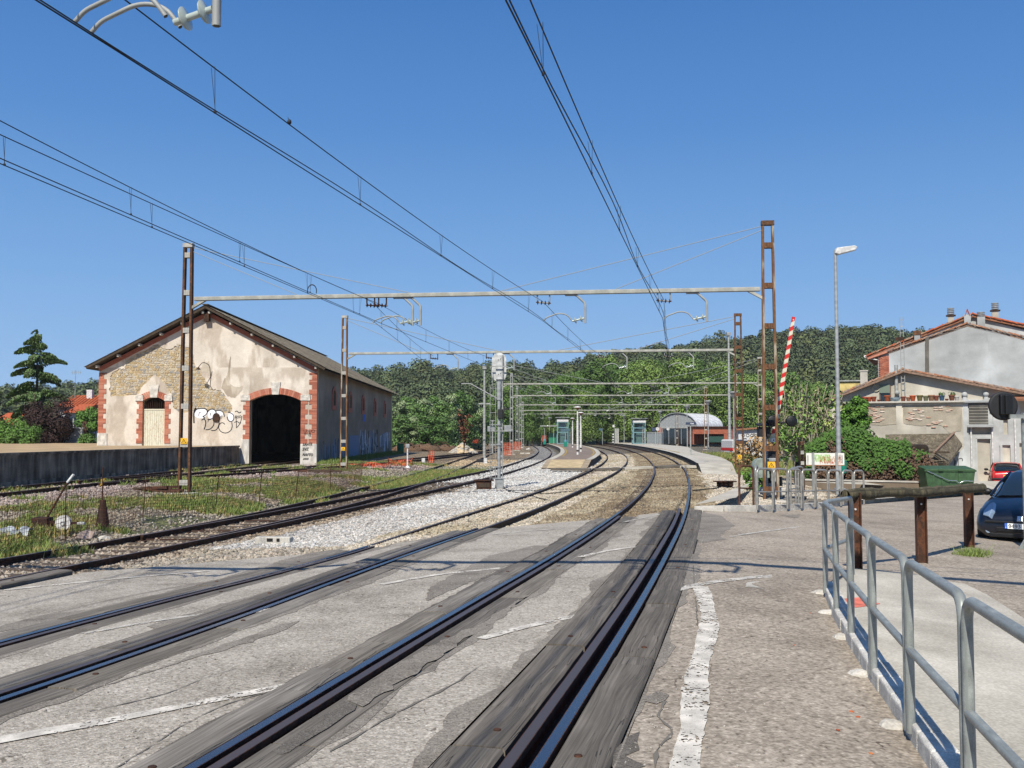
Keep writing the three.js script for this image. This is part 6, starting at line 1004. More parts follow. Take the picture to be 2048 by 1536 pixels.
// ---------------------------------------------------------------- cars
function car(name, label, paint, pos, turn, opt = {}) {
  const t = thing(name, label, 'car', pos, turn), L = 4.2; // nose at +z = 0, tail at z = -L
  const st = opt.st ?? [[0, .30, .52, .66], [.06, .22, .62, .76], [.25, .2, .72, .83], [.7, .2, .86, .855], [1.15, .2, .955, .86], [2, .2, .96, .865], [3, .2, .97, .86], [3.75, .22, .98, .82], [4.1, .26, .95, .76], [4.2, .34, .8, .66]];
  const sec = (y0, y1, w) => { const q = [], n = 6; for (const s of [1]) { } const r = Math.min(.16, (y1 - y0) * .35); const pts = [[0, y0], [w * .8, y0], [w, y0 + r * .8], [w * 1.015, (y0 + y1) / 2], [w * .985, y1 - r * .9], [w * .93, y1 - r * .25], [w * .8, y1], [0, y1 + .035]]; for (let i = 0; i < pts.length; i++) q.push(pts[i]); for (let i = pts.length - 2; i > 0; i--) q.push([-pts[i][0], pts[i][1]]); return q; };
  function loft(stations) { const pos2 = [], idx = [], m = sec(0, 1, 1).length; stations.forEach(([z, a, b, w]) => sec(a, b, w).forEach(([x, y]) => pos2.push(x, y, -z))); for (let i = 0; i < stations.length - 1; i++) for (let k = 0; k < m; k++) { const a = i * m + k, b = i * m + (k + 1) % m; idx.push(a, b, a + m, b, b + m, a + m); } for (const [o, f] of [[0, 0], [(stations.length - 1) * m, 1]]) for (let k = 1; k < m - 1; k++) f ? idx.push(o, o + k, o + k + 1) : idx.push(o, o + k + 1, o + k); return fromArrays(pos2, idx); }
  const bm = new THREE.MeshPhysicalMaterial({ color: paint, roughness: .35, metalness: .1, clearcoat: .6, clearcoatRoughness: .08 });
  obj('body', loft(st), bm, t);
  // greenhouse: glass loft, roof skin, pillars
  const gh = (stn) => { const pos2 = [], idx = []; const q = ([z, y0, y1, w0, w1]) => [[-w0, y0], [-w1, y1 - .05], [-w1 * .8, y1], [0, y1 + .02], [w1 * .8, y1], [w1, y1 - .05], [w0, y0]]; stn.forEach(s => q(s).forEach(([x, y]) => pos2.push(x, y, -s[0]))); const m = 7; for (let i = 0; i < stn.length - 1; i++) for (let k = 0; k < m - 1; k++) { const a = i * m + k; idx.push(a, a + m, a + 1, a + 1, a + m, a + m + 1); } return fromArrays(pos2, idx); };
  const roofY = 1.43, g0 = [[.95, .93, .95, .78, .72], [1.3, .95, 1.16, .8, .7], [1.72, .96, 1.38, .81, .66], [2.0, .96, roofY - .02, .82, .62], [3.0, .97, roofY, .81, .62], [3.55, .97, roofY - .04, .79, .6], [4.0, .96, 1.12, .74, .62], [4.1, .95, .99, .72, .66]];
  obj('windows', gh(g0), M.darkGlass, t);
  const rf = [[1.82, roofY - .07, roofY - .045, .66, .62], [2.0, roofY - .05, roofY - .005, .66, .63], [3.0, roofY - .05, roofY + .015, .66, .63], [3.6, roofY - .07, roofY - .035, .64, .61]]; obj('roof', gh(rf), bm, t);
  for (const s of [-1, 1]) { obj('pillar', tube([V(s * .775, .94, -.98), V(s * .71, 1.17, -1.36), V(s * .635, roofY - .05, -1.86)], .024, 8, 16), bm, t); obj('pillar', tube([V(s * .62, roofY - .06, -3.52), V(s * .69, 1.17, -3.86), V(s * .73, .96, -4.06)], .045, 8, 14), bm, t); obj('pillar', tube([V(s * .81, .96, -2.5), V(s * .65, roofY - .05, -2.5)], .025, 6, 8), M.black, t); }
  const wg = lathe([[0, -.09], [.2, -.1], [.24, -.09], [.31, -.08], [.315, 0], [.31, .08], [.24, .09], [.2, .1], [0, .09]], 26).rotateZ(Math.PI / 2); metreUV(wg); const rg = metreUV(lathe([[0, .0], [.05, .03], [.19, .0], [.2, -.03]], 20).rotateZ(-Math.PI / 2));
  for (const s of [-1, 1]) for (const z of [.78, 3.36]) { const w = part('wheel', t); w.position.set(s * .76, .315, -z); mesh('tyre', wg, M.black, w); const r = mesh('rim', rg, M.galv, w); r.position.x = s * .1; if (s < 0) r.rotation.y = Math.PI; obj('wheel_arch', new THREE.CylinderGeometry(.37, .37, .24, 24, 1).rotateZ(Math.PI / 2).translate(s * .76, .34, -z), M.black, t); }
  for (const s of [-1, 1]) { const m = part('door_mirror', t); obj('mirror_shell', new THREE.SphereGeometry(.1, 14, 10).scale(1.1, .75, .7).translate(s * .98, .99, -1.45), opt.mirror ?? M.black, m); obj('mirror_stalk', bx(.14, .04, .06, s * .88, .95, -1.45), M.black, m); }
  obj('wiper', [rod(V(-.5, .955, -.98), V(.1, 1.0, -1.06), .012, .01, 6), rod(V(.05, .955, -.96), V(.62, .99, -1.08), .012, .01, 6)], M.black, t);
  return { t, bm };
}
const plateTex = canvasTexture(512, 110, (c) => { c.fillStyle = '#f2f3ef'; c.fillRect(0, 0, 512, 110); c.fillStyle = '#2b62c8'; c.fillRect(0, 0, 52, 110); c.strokeStyle = '#e8d23a'; c.lineWidth = 3; c.setLineDash([4, 5]); c.beginPath(); c.arc(26, 36, 15, 0, 7); c.stroke(); c.setLineDash([]); c.fillStyle = '#f2f3ef'; c.font = 'bold 30px sans-serif'; c.fillText('E', 16, 94); c.fillStyle = '#16171a'; c.font = 'bold 96px sans-serif'; c.fillText('9493', 66, 90); c.strokeStyle = '#16171a'; c.lineWidth = 5; c.strokeRect(2, 2, 508, 106); });
{
  const D = 18.7, x = (2034 - 1024) / FOCAL * D, y = slopeH(x, D + .5), { t } = car('parked_car', 'dark blue hatchback parked facing the camera at the right edge', 0x080e1c, V(x, y, -D), -.72);
  const lampM = new THREE.MeshPhysicalMaterial({ color: 0x8fa3b8, roughness: .08, clearcoat: 1, metalness: .3 });
  for (const s of [-1, 1]) { const sh = new THREE.Shape([[.0, 0], [.16, .02], [.2, .1], [.16, .26], [.1, .3], [.02, .14]].map(q => new THREE.Vector2(...q))); const g = new THREE.ExtrudeGeometry(sh, { depth: .06, bevelEnabled: true, bevelSize: .012, bevelThickness: .02, bevelSegments: 2 }); g.rotateX(-.62); g.rotateY(.62); g.translate(.5, .56, -.02); if (s < 0) { g.scale(-1, 1, 1); const ix = g.index; const p = g.toNonIndexed ? g : g; const arr = g.attributes.position.array; for (let i = 0; i < arr.length; i += 9) for (let k = 0; k < 3; k++) { const h = arr[i + k]; arr[i + k] = arr[i + 3 + k]; arr[i + 3 + k] = h; } g.computeVertexNormals(); } obj('headlight', g, lampM, t); }
  obj('grille', rbx(.86, .1, .05, .03, 0, .36, -.005), M.black, t); obj('lower_grille', rbx(1.1, .08, .05, .02, 0, .25, -.03), M.black, t); obj('bumper_strip', rbx(1.24, .05, .06, .02, 0, .5, .01), M.black, t);
  obj('licence_plate', bx(.52, .11, .02, 0, .435, .03), std({ map: plateTex, roughness: .5 }), t, true);
  obj('emblem', [rbx(.1, .11, .02, .015, 0, .575, .0, -.5), rod(V(-.02, .55, .02), V(.02, .6, .0), .012, .008, 6)], std({ color: 0xd8dade, roughness: .2, metalness: .9 }), t);
  for (const s of [-1, 1]) obj('fog_lamp', new THREE.CylinderGeometry(.05, .05, .03, 14).rotateX(Math.PI / 2).translate(s * .56, .33, -.02), lampM, t);
  obj('rear_mirror', rbx(.2, .06, .04, .015, 0, 1.36, -1.86), M.black, t);
}
{
  const D = 54.5, x = (2004 - 1024) / FOCAL * D, y = slopeH(x, D), { t } = car('parked_car', 'red estate car seen from behind in front of the white houses', 0xb81c22, V(x + 1.9, y, -D - 3.8), Math.PI - .42);
  for (const s of [-1, 1]) obj('tail_light', rbx(.14, .42, .06, .02, s * .66, .78, -4.17), M.red, t);
  obj('bumper_strip', rbx(1.5, .1, .08, .03, 0, .56, -4.2), M.blackMatt, t); obj('licence_plate', bx(.4, .12, .02, 0, .72, -4.2), M.yellow, t); obj('rear_wiper', rod(V(.1, 1.02, -4.1), V(-.3, 1.1, -4.05), .012, .01, 6), M.black, t);
}
{ // wheeled container
  const D = 42, K = D / FOCAL, X = (px) => (px - 1024) * K, g = slopeH(X(1897), D), w = X(1944) - X(1850), h = (HORIZON - 933) * K + EYE - g, t = thing('waste_container', 'large green waste container with chrome lift bars behind the log', 'waste container', V(X(1897), g, -D), -.1);
  const s = new THREE.Shape([[-w / 2 + .12, .12], [w / 2 - .12, .12], [w / 2, h * .86], [-w / 2, h * .86]].map(q => new THREE.Vector2(...q))); obj('tub', new THREE.ExtrudeGeometry(s, { depth: 1, bevelEnabled: true, bevelSize: .03, bevelThickness: .05, bevelSegments: 2 }).translate(0, 0, -1), M.green, t);
  for (const k of [-1, 1]) { obj('lid', rbx(w / 2 + .02, .07, 1.2, .025, k * w / 4, h * .93, -.5, .1), M.green, t); obj('lid_hinge', rbx(.2, .1, .12, .02, k * w * .2, h * .88, .08), M.green, t); }
  obj('rim', rbx(w + .12, .08, .1, .02, 0, h * .85, .04), M.green, t); obj('lift_bar', [bent([V(-w / 2 + .02, h * .85, .1), V(-.1, h * .5, .14), V(w * .1, h * .5, .14)], .018, .1, 8), bent([V(w * .1, h * .5, .14), V(w * .16, h * .4, .14), V(w * .26, h * .5, .14), V(w / 2 - .1, h * .48, .12)], .018, .1, 8)], std({ color: 0xd4d8da, roughness: .2, metalness: .9 }), t);
  for (let k = 0; k < 5; k++) obj('rib', bx(.05, h * .62, .04, -w / 2 + .3 + k * (w - .6) / 4, h * .45, .06), M.green, t);
  for (const sx of [-1, 1]) for (const z of [-.15, -.85]) obj('wheel', new THREE.CylinderGeometry(.09, .09, .06, 14).rotateZ(Math.PI / 2).translate(sx * (w / 2 - .25), .09, z), M.black, t);
  const q = V(X(1951), slopeH(X(1951), D + 1), -D - 1), r = thing('rusty_hydrant', 'short rusty post right of the green container', 'post', q); obj('post_body', lathe([[.12, 0], [.1, .5], [.1, .82], [.16, .86], [.16, .92], [0, .95]], 12), M.mastRust, r); obj('post_collar', new THREE.CylinderGeometry(.14, .14, .06, 12).translate(0, .5, 0), M.mastRust, r);
}
function facing(px0, pxc, D) { // a wall plane that looks back at the crossing: origin under px0, local x to the right
  const th = Math.atan((pxc - 1024) / FOCAL), c = atDepth(pxc, HORIZON, D), ux = Math.cos(th), uz = Math.sin(th), nx = -Math.sin(th), nz = Math.cos(th);
  const s = (px, z) => { const v = (px - 1024) / FOCAL, x0 = c.x + nx * z, z0 = c.z + nz * z; return (-v * z0 - x0) / (ux + v * uz); }, o = s(px0, 0);
  return { turn: -th, world: (x, y, z) => V(c.x + ux * (x + o) + nx * z, y, c.z + uz * (x + o) + nz * z), x: (px, z = 0) => s(px, z) - o, y: (py, z = 0) => (HORIZON - py) * (D - nz * z) / FOCAL + EYE };
}
// ---------------------------------------------------------------- houses on the right
const brickG = metreUV(rbx(.235, .058, .09, .008, 0, 0, 0, 0, 0, 0, 1)), tileG = (() => { const g = new THREE.CylinderGeometry(.1, .08, .46, 8, 1, true, -Math.PI / 2, Math.PI); return metreUV(g); })();
function brickPatch(parent, x0, x1, y0, y1, z, fill, seed, mats = M.paleBrick) { const R = rng(seed); let row = 0; for (let y = y0; y < y1; y += .07, row++) for (let x = x0 + (row % 2 ? .12 : 0); x < x1; x += .25) { const e = Math.min(x - x0, x1 - x, y - y0, y1 - y); if (R() > fill + .1 + e * 1.1) continue; const o = mesh('brick', brickG, mats[Math.floor(R() * mats.length)], parent); o.position.set(x + .12, y + .03, z + (R() - .5) * .01); } }
function tileEdge(parent, a, b, mats, seed, rows = 1, back = 0) { // a run of curved tiles along a sloping verge from a to b
  const R = rng(seed), L = a.distanceTo(b), n = Math.round(L / .36), u = b.clone().sub(a).normalize(), ang = Math.atan2(u.y, u.x);
  for (let r = 0; r < rows; r++) for (let i = 0; i < n; i++) { const o = mesh('roof_tile', tileG, mats[Math.floor(R() * mats.length)], parent), p = a.clone().lerp(b, (i + .5) / n); o.position.set(p.x, p.y + .05 + (R() - .5) * .03, p.z - r * .2 + (R() - .5) * .05); const tilt = ang + (a.y > b.y ? -.09 : .09) + (R() - .5) * .1; o.quaternion.setFromRotationMatrix(new THREE.Matrix4().makeBasis(V(0, 0, 1), V(Math.cos(tilt), Math.sin(tilt), 0), V(-Math.sin(tilt), Math.cos(tilt), 0))); if (a.y > b.y) o.rotateX(0); o.scale.set(1, 1.15, 1.1); }
}
{
  const D = 56, pl = facing(1690, 1810, D), x = (px) => pl.x(px), Y = (py) => pl.y(py), B = -1.9;
  const h = thing('terrace_house', 'low cream house with flaking terrace wall and old tiled gable', 'house', pl.world(0, 0, 0), pl.turn);
  // flaking lower wall with ledge
  obj('wall', bx(x(1926), Y(806) - B, .4, x(1926) / 2, (Y(806) + B) / 2, -.2), M.wallCream, h);
  obj('ledge', rbx(x(1926) + .2, .1, .75, .02, x(1926) / 2, Y(804.5), -.12), M.concrete, h);
  const cement = std({ map: scaled(T.concrete, 2.6), color: 0xe0dace, roughness: .95, bumpMap: scaled(T.fine, .9), bumpScale: .01 });
  const R = rng(33), rag = (pts, m, z, name) => { const s = new THREE.Shape(), q = []; pts.forEach((p, i) => { const n = pts[(i + 1) % pts.length]; for (let k = 0; k < 5; k++) q.push(new THREE.Vector2(x(lerp(p[0], n[0], k / 5)) + (R() - .5) * .08, Y(lerp(p[1], n[1], k / 5)) + (R() - .5) * .08)); }); s.setFromPoints(q); obj(name, new THREE.ExtrudeGeometry(s, { depth: .02, bevelEnabled: false }).translate(0, 0, z), m, h); };
  rag([[1700, 812], [1792, 812], [1792, 848], [1760, 852], [1720, 846], [1702, 850]], cement, 0, 'cement_patch'); rag([[1806, 812], [1924, 812], [1922, 862], [1898, 866], [1880, 850], [1850, 852], [1806, 848]], cement, 0, 'cement_patch');
  brickPatch(h, x(1732), x(1764), Y(849), Y(812), .015, .12, 41); brickPatch(h, x(1806), x(1846), Y(846), Y(814), .015, .02, 42); brickPatch(h, x(1862), x(1900), Y(824), Y(810), .015, .16, 43); brickPatch(h, x(1842), x(1890), Y(856), Y(836), .015, .0, 44); brickPatch(h, x(1704), x(1736), Y(850), Y(814), .015, 0, 45);
  obj('pilaster', bx(x(1804) - x(1792), Y(806) - B, .1, x(1798), (Y(806) + B) / 2, .04), M.wallCream, h);
  obj('vent_hole', bx(.22, .2, .05, x(1730), Y(844), .03), M.black, h);
  // gable set back behind the terrace
  const gD = 3.4, gx = (px) => pl.x(px, -gD), gy = (py) => pl.y(py, -gD);
  const gs = new THREE.Shape([[gx(1655), B], [gx(2120), B], [gx(2120), gy(806)], [gx(1808), gy(746)], [gx(1655), gy(800)]].map(p => new THREE.Vector2(...p))); obj('wall', new THREE.ExtrudeGeometry(gs, { depth: .4, bevelEnabled: false }).translate(0, 0, -gD - .4), M.wallCream, h);
  for (const [a, b, s] of [[[1650, 802], [1808, 743], 1], [[1808, 743], [2125, 806], 2]]) { const p = V(gx(a[0]), gy(a[1]) + .05, -gD + .2), q = V(gx(b[0]), gy(b[1]) + .05, -gD + .2); obj('roof_deck', bar(p.clone().add(V(0, -.06, -3)), q.clone().add(V(0, -.06, -3)), 6.6, .12), M.oldTile[1], h); tileEdge(h, p, q, M.oldTile, 50 + s, s === 2 ? 4 : 2); }
  obj('window_shade', bx(gx(1781) - gx(1760), .5, .1, gx(1770), gy(777), -gD + .08), std({ color: 0x6d7a6c, roughness: .8 }), h); obj('window_frame', bx(gx(1783) - gx(1759), gy(770) - gy(800), .06, gx(1771), (gy(770) + gy(800)) / 2, -gD + .03), std({ color: 0x6a5b50, roughness: .9 }), h); obj('pane', bx(gx(1780) - gx(1761), gy(772) - gy(800), .05, gx(1771), (gy(772) + gy(800)) / 2, -gD + .045), M.darkGlass, h);
  obj('stove_pipe', [rod(V(gx(1794), gy(790), -gD + .2), V(gx(1794), gy(730), -gD + .2), .1, .1, 12), new THREE.SphereGeometry(.15, 12, 8).translate(gx(1795), gy(786), -gD + .25)], M.galvPale, h);
  obj('hose_coil', new THREE.TorusGeometry(.2, .03, 8, 20).translate(gx(1753), gy(775), -gD + .06), M.cream, h);
  obj('chimney', [bx(.42, gy(737) - gy(772), .4, gx(1728), (gy(737) + gy(772)) / 2, -gD - 1), bx(.5, .08, .48, gx(1728), gy(738), -gD - 1)], M.concrete, h);
  const lt = part('lattice_mast', h); for (const [a, b] of [[1804, 1803.5], [1811, 1810]]) obj('mast_rail', rod(V(gx(a), gy(800), -gD + .3), V(gx(b), gy(634), -gD + .3), .025, .02, 6), M.galvPale, lt); for (let py = 640; py < 796; py += 13) obj('rung', bx(.2, .03, .03, gx(1807.3), gy(py), -gD + .3), M.galvPale, lt); obj('mast_clamp', bx(.5, .2, .2, gx(1802), gy(678), -gD + .3), M.mastDark, lt);
  // flower pots along the ledge
  const potG = metreUV(lathe([[0, 0], [.085, 0], [.12, .2], [.135, .2], [.135, .25], [.11, .25], [.1, .2], [0, .19]], 14)), yp = Y(804.5) + .05;
  const leafG = (seed, n, r) => leafBall(seed, n, r, r * .8, r, .07);
  const names = ['small dark pot at the left end of the terrace ledge', 'first orange pot on the terrace ledge', 'second orange pot on the terrace ledge', 'third orange pot, before the window shade', 'low clay bowl on the ledge before the window', 'wide clay pot right of the window', 'clay pot beside the lattice mast', 'pale clay pot right of the lattice mast', 'bright orange pot near the ledge middle', 'olive pot right of the bright orange one', 'grey-green pot in the ledge middle', 'tall clay pot right of the ledge middle', 'brown pot left of the blue one', 'blue glazed pot holding a leafy plant', 'low clay saucer pot beside the blue pot', 'brown pot holding a trailing plant', 'white tub at the right end of the ledge'];
  const pxs = [1719, 1730, 1739, 1748, 1758, 1775, 1807, 1817, 1826, 1840, 1852, 1863, 1873, 1884, 1894, 1904, 1914], cols = [0x4a4440, 0xc0583a, 0xc86038, 0xa8563a, 0xa85a40, 0xb86238, 0x9a5a44, 0xb07a60, 0xd4642e, 0x8a8050, 0x8a8a68, 0xa88060, 0x9c5e46, 0x4c6c8c, 0xa05a3a, 0x8c5a44, 0xd8d4cc], sc = [1, 1.1, 1.1, 1.15, .8, 1.35, 1.1, .95, 1.3, 1.35, 1.2, 1.35, 1.2, 1.2, .8, 1.3, 1];
  pxs.forEach((px, i) => { const t = thing('flower_pot', names[i], 'flower pot', pl.world(x(px), yp, .1), pl.turn, 'flower pots on the terrace ledge'), o = mesh('pot', potG, std({ color: cols[i], roughness: .85, map: scaled(T.blot, .5) }), t); o.scale.set(sc[i], sc[i] * (i === 4 || i === 14 ? .55 : 1), sc[i]); mesh('soil', new THREE.CylinderGeometry(.1, .1, .02, 12), M.dark, t).position.y = .21 * sc[i] * (i === 4 || i === 14 ? .55 : 1); if ([13, 15].includes(i)) { const l = obj('leaves', leafG(i, 60, .2), foliage(0x4c6a2c), t, true); l.position.y = .36; } });
  const bq = thing('wash_basin', 'pale blue basin among the pots on the ledge', 'basin', pl.world(x(1791), yp, .1), pl.turn); obj('basin_shell', lathe([[0, 0], [.2, 0], [.3, .22], [.33, .24], [.29, .22], [0, .03]], 18).scale(1, .9, .8), std({ color: 0xb9cdd6, roughness: .4 }), bq); obj('basin_handle', [bx(.08, .03, .06, -.33, .2, 0), bx(.08, .03, .06, .33, .2, 0)], M.galvPale, bq);
  // lean-to roofs below the wall
  const l = thing('lean_to_shed', 'lean-to shed with mossy grey tile roof below the terrace wall', 'shed', pl.world(x(1765), 0, .3), pl.turn), lx = (px) => x(px) - x(1765);
  const deck = (pts, m, name) => { const g = fromArrays(pts.flat(), [0, 1, 2, 0, 2, 3]); const g2 = g.clone().translate(0, -.1, 0); obj(name, joined([g, g2]), m, l); };
  const old = std({ map: scaled(T.roof, 1.9), color: 0xd2cabb, roughness: .95, bumpMap: scaled(T.fine, .4), bumpScale: .04 });
  deck([[lx(1770), Y(869), .05], [lx(1906), Y(867), .05], [lx(1878), Y(918), 3.6], [lx(1780), Y(925), 3.6]], old, 'roof'); deck([[lx(1906), Y(866), .06], [lx(1922), Y(888), .4], [lx(1888), Y(924), 3.4], [lx(1862), Y(905), 3.6]], old, 'roof');
  obj('ridge_tiles', rod(V(lx(1907), Y(865), .1), V(lx(1862), Y(903), 3.6), .06, .06, 8), M.oldTile[1], l);
  const ws = new THREE.Shape([[lx(1880), -2.2], [lx(1926), -2.2], [lx(1926), Y(893)], [lx(1886), Y(928)]].map(p => new THREE.Vector2(...p))); obj('wall', new THREE.ExtrudeGeometry(ws, { depth: .3, bevelEnabled: false }).translate(0, 0, .5), M.wallWhite, l);
  obj('graffiti', new THREE.PlaneGeometry(.7, 1).translate(lx(1924) - .35, Y(922), .82), std({ map: canvasTexture(128, 180, (c) => { c.clearRect(0, 0, 128, 180); c.strokeStyle = 'rgba(40,40,46,.8)'; c.lineWidth = 7; c.beginPath(); c.moveTo(70, 20); c.quadraticCurveTo(20, 30, 36, 70); c.quadraticCurveTo(70, 90, 30, 120); c.moveTo(36, 160); c.lineTo(40, 80); c.moveTo(70, 160); c.lineTo(74, 60); c.quadraticCurveTo(120, 40, 110, 80); c.stroke(); }), transparent: true, roughness: .9 }), l, true);
  obj('shed_post', [bx(.1, 2.6, .1, lx(1882), Y(918) - 1.3, 3.5), bx(.1, 2.4, .1, lx(1864), Y(918) - 1.3, 3.5), bx(1, .1, .1, lx(1872), Y(902), 3.5)], M.darkWood, l); obj('wall', bx(3.2, 2.4, .2, lx(1830), Y(918) - 1.4, 1.2), M.mortar, l);
}
{ // white street fronts
  const D = 57.2, pl = facing(1926, 1990, D), Y = (py) => pl.y(py), B = -2.1;
  const h = thing('white_house', 'weathered white street house with tall doorway and louvred frieze', 'house', pl.world(0, 0, 0), pl.turn), x = (px) => pl.x(px), w = x(1990);
  const s = new THREE.Shape([[0, B], [w, B], [w, Y(800)], [0, Y(798)]].map(p => new THREE.Vector2(...p))); const hole = (a, b, c, d) => new THREE.Path([[x(a), Y(d)], [x(b), Y(d)], [x(b), Y(c)], [x(a), Y(c)]].map(p => new THREE.Vector2(...p)));
  s.holes.push(hole(1951, 1979, 877, 971), hole(1944, 1978, 856, 869)); obj('wall', new THREE.ExtrudeGeometry(s, { depth: .45, bevelEnabled: false }).translate(0, 0, -.45), M.wallWhite, h); 
  obj('door_shade_panel', bx(x(1979) - x(1951), Y(877) - Y(971), .05, x(1965), (Y(877) + Y(971)) / 2, -.42), std({ color: 0x55554f, roughness: .9 }), h); obj('door', bx(x(1978) - x(1962), Y(878) - Y(971), .06, x(1970), (Y(878) + Y(971)) / 2, -.3), M.white, h); obj('door_frame', [bx(.1, Y(877) - Y(971), .5, x(1951), (Y(877) + Y(971)) / 2, -.2), bx(x(1980) - x(1950), .1, .5, x(1965), Y(876), -.2)], M.wallWhite, h); obj('panel_recess', bx(x(1978) - x(1944), Y(856) - Y(869), .04, x(1961), Y(862.5), -.3), std({ map: scaled(T.greywall, 2), color: 0x86827a, roughness: .95 }), h);  // dark grey plate behind the door: doorway shade put into its colour
  for (let i = 0; i < 7; i++) obj('louvre', bx(x(1976) - x(1938), .13, .16, x(1957), Y(810 + i * 6), .06, .5), std({ map: scaled(T.greywall, 1.3), color: 0xa7a49e, roughness: .95 }), h);
  obj('cornice', rbx(x(1986) - x(1934), .16, .5, .03, x(1960), Y(852), .15), M.wallGrey, h); obj('cornice', rbx(x(1990) - x(1924), .14, .4, .03, x(1957), Y(803), .1), M.wallGrey, h);
  for (const px of [1941, 1983.5]) { obj('drainpipe', rod(V(x(px), Y(850), .1), V(x(px), B + .4, .1), .05, .05, 10), M.white, h); obj('pilaster', bx(.3, Y(800) - B, .1, x(px) - (px < 1950 ? .28 : -.2), (Y(800) + B) / 2, .04), M.wallWhite, h); }
  for (const px of [1930, 1973]) obj('ball_finial', [lathe([[.2, 0], [.26, .05], [.14, .16], [.1, .28]], 16).translate(x(px), Y(803), 0), new THREE.SphereGeometry(.16, 18, 14).translate(x(px), Y(803) + .42, 0)], M.wallGrey, h);
  obj('side_wall', bx(.4, Y(800) - B, 4, .2, (Y(800) + B) / 2, -2.4), M.wallWhite, h);
  const h2 = thing('white_house', 'plain white street house with narrow windows behind the red car', 'house', pl.world(x(1990), 0, -.1), pl.turn), x2 = (px) => x(px) - x(1990), w2 = x2(2160);
  const s2 = new THREE.Shape([[0, B], [w2, B], [w2, Y(805)], [0, Y(796)]].map(p => new THREE.Vector2(...p))); const hole2 = (a, b, c, d) => new THREE.Path([[x2(a), Y(d)], [x2(b), Y(d)], [x2(b), Y(c)], [x2(a), Y(c)]].map(p => new THREE.Vector2(...p)));
  const ops = [[2006, 2015, 840, 869], [1992.5, 1998, 891, 932], [2003, 2019, 890, 928], [2037, 2062, 886, 960], [2040, 2060, 805, 836]]; ops.forEach(o => s2.holes.push(hole2(...o))); obj('wall', new THREE.ExtrudeGeometry(s2, { depth: .45, bevelEnabled: false }).translate(0, 0, -.45), M.wallWhite, h2);
  ops.forEach((o) => { const q = part('window', h2); obj('pane', bx(x2(o[1]) - x2(o[0]), Y(o[2]) - Y(o[3]), .03, (x2(o[0]) + x2(o[1])) / 2, (Y(o[2]) + Y(o[3])) / 2, -.34), M.darkGlass, q); obj('window_frame', [bx(.06, Y(o[2]) - Y(o[3]), .08, x2(o[0]) + .03, (Y(o[2]) + Y(o[3])) / 2, -.28), bx(.06, Y(o[2]) - Y(o[3]), .08, x2(o[1]) - .03, (Y(o[2]) + Y(o[3])) / 2, -.28)], M.darkWood, q); obj('window_bar', bx(x2(o[1]) - x2(o[0]), .04, .05, (x2(o[0]) + x2(o[1])) / 2, lerp(Y(o[2]), Y(o[3]), .45), -.27), M.darkWood, q); });
  obj('drainpipe', rod(V(x2(2029), Y(838), .08), V(x2(2029), B + .3, .08), .045, .045, 10), M.white, h2); obj('roof_eave', bx(w2 + .4, .12, 1.2, w2 / 2, Y(797), .2, .2), M.oldTile[3], h2); 
}
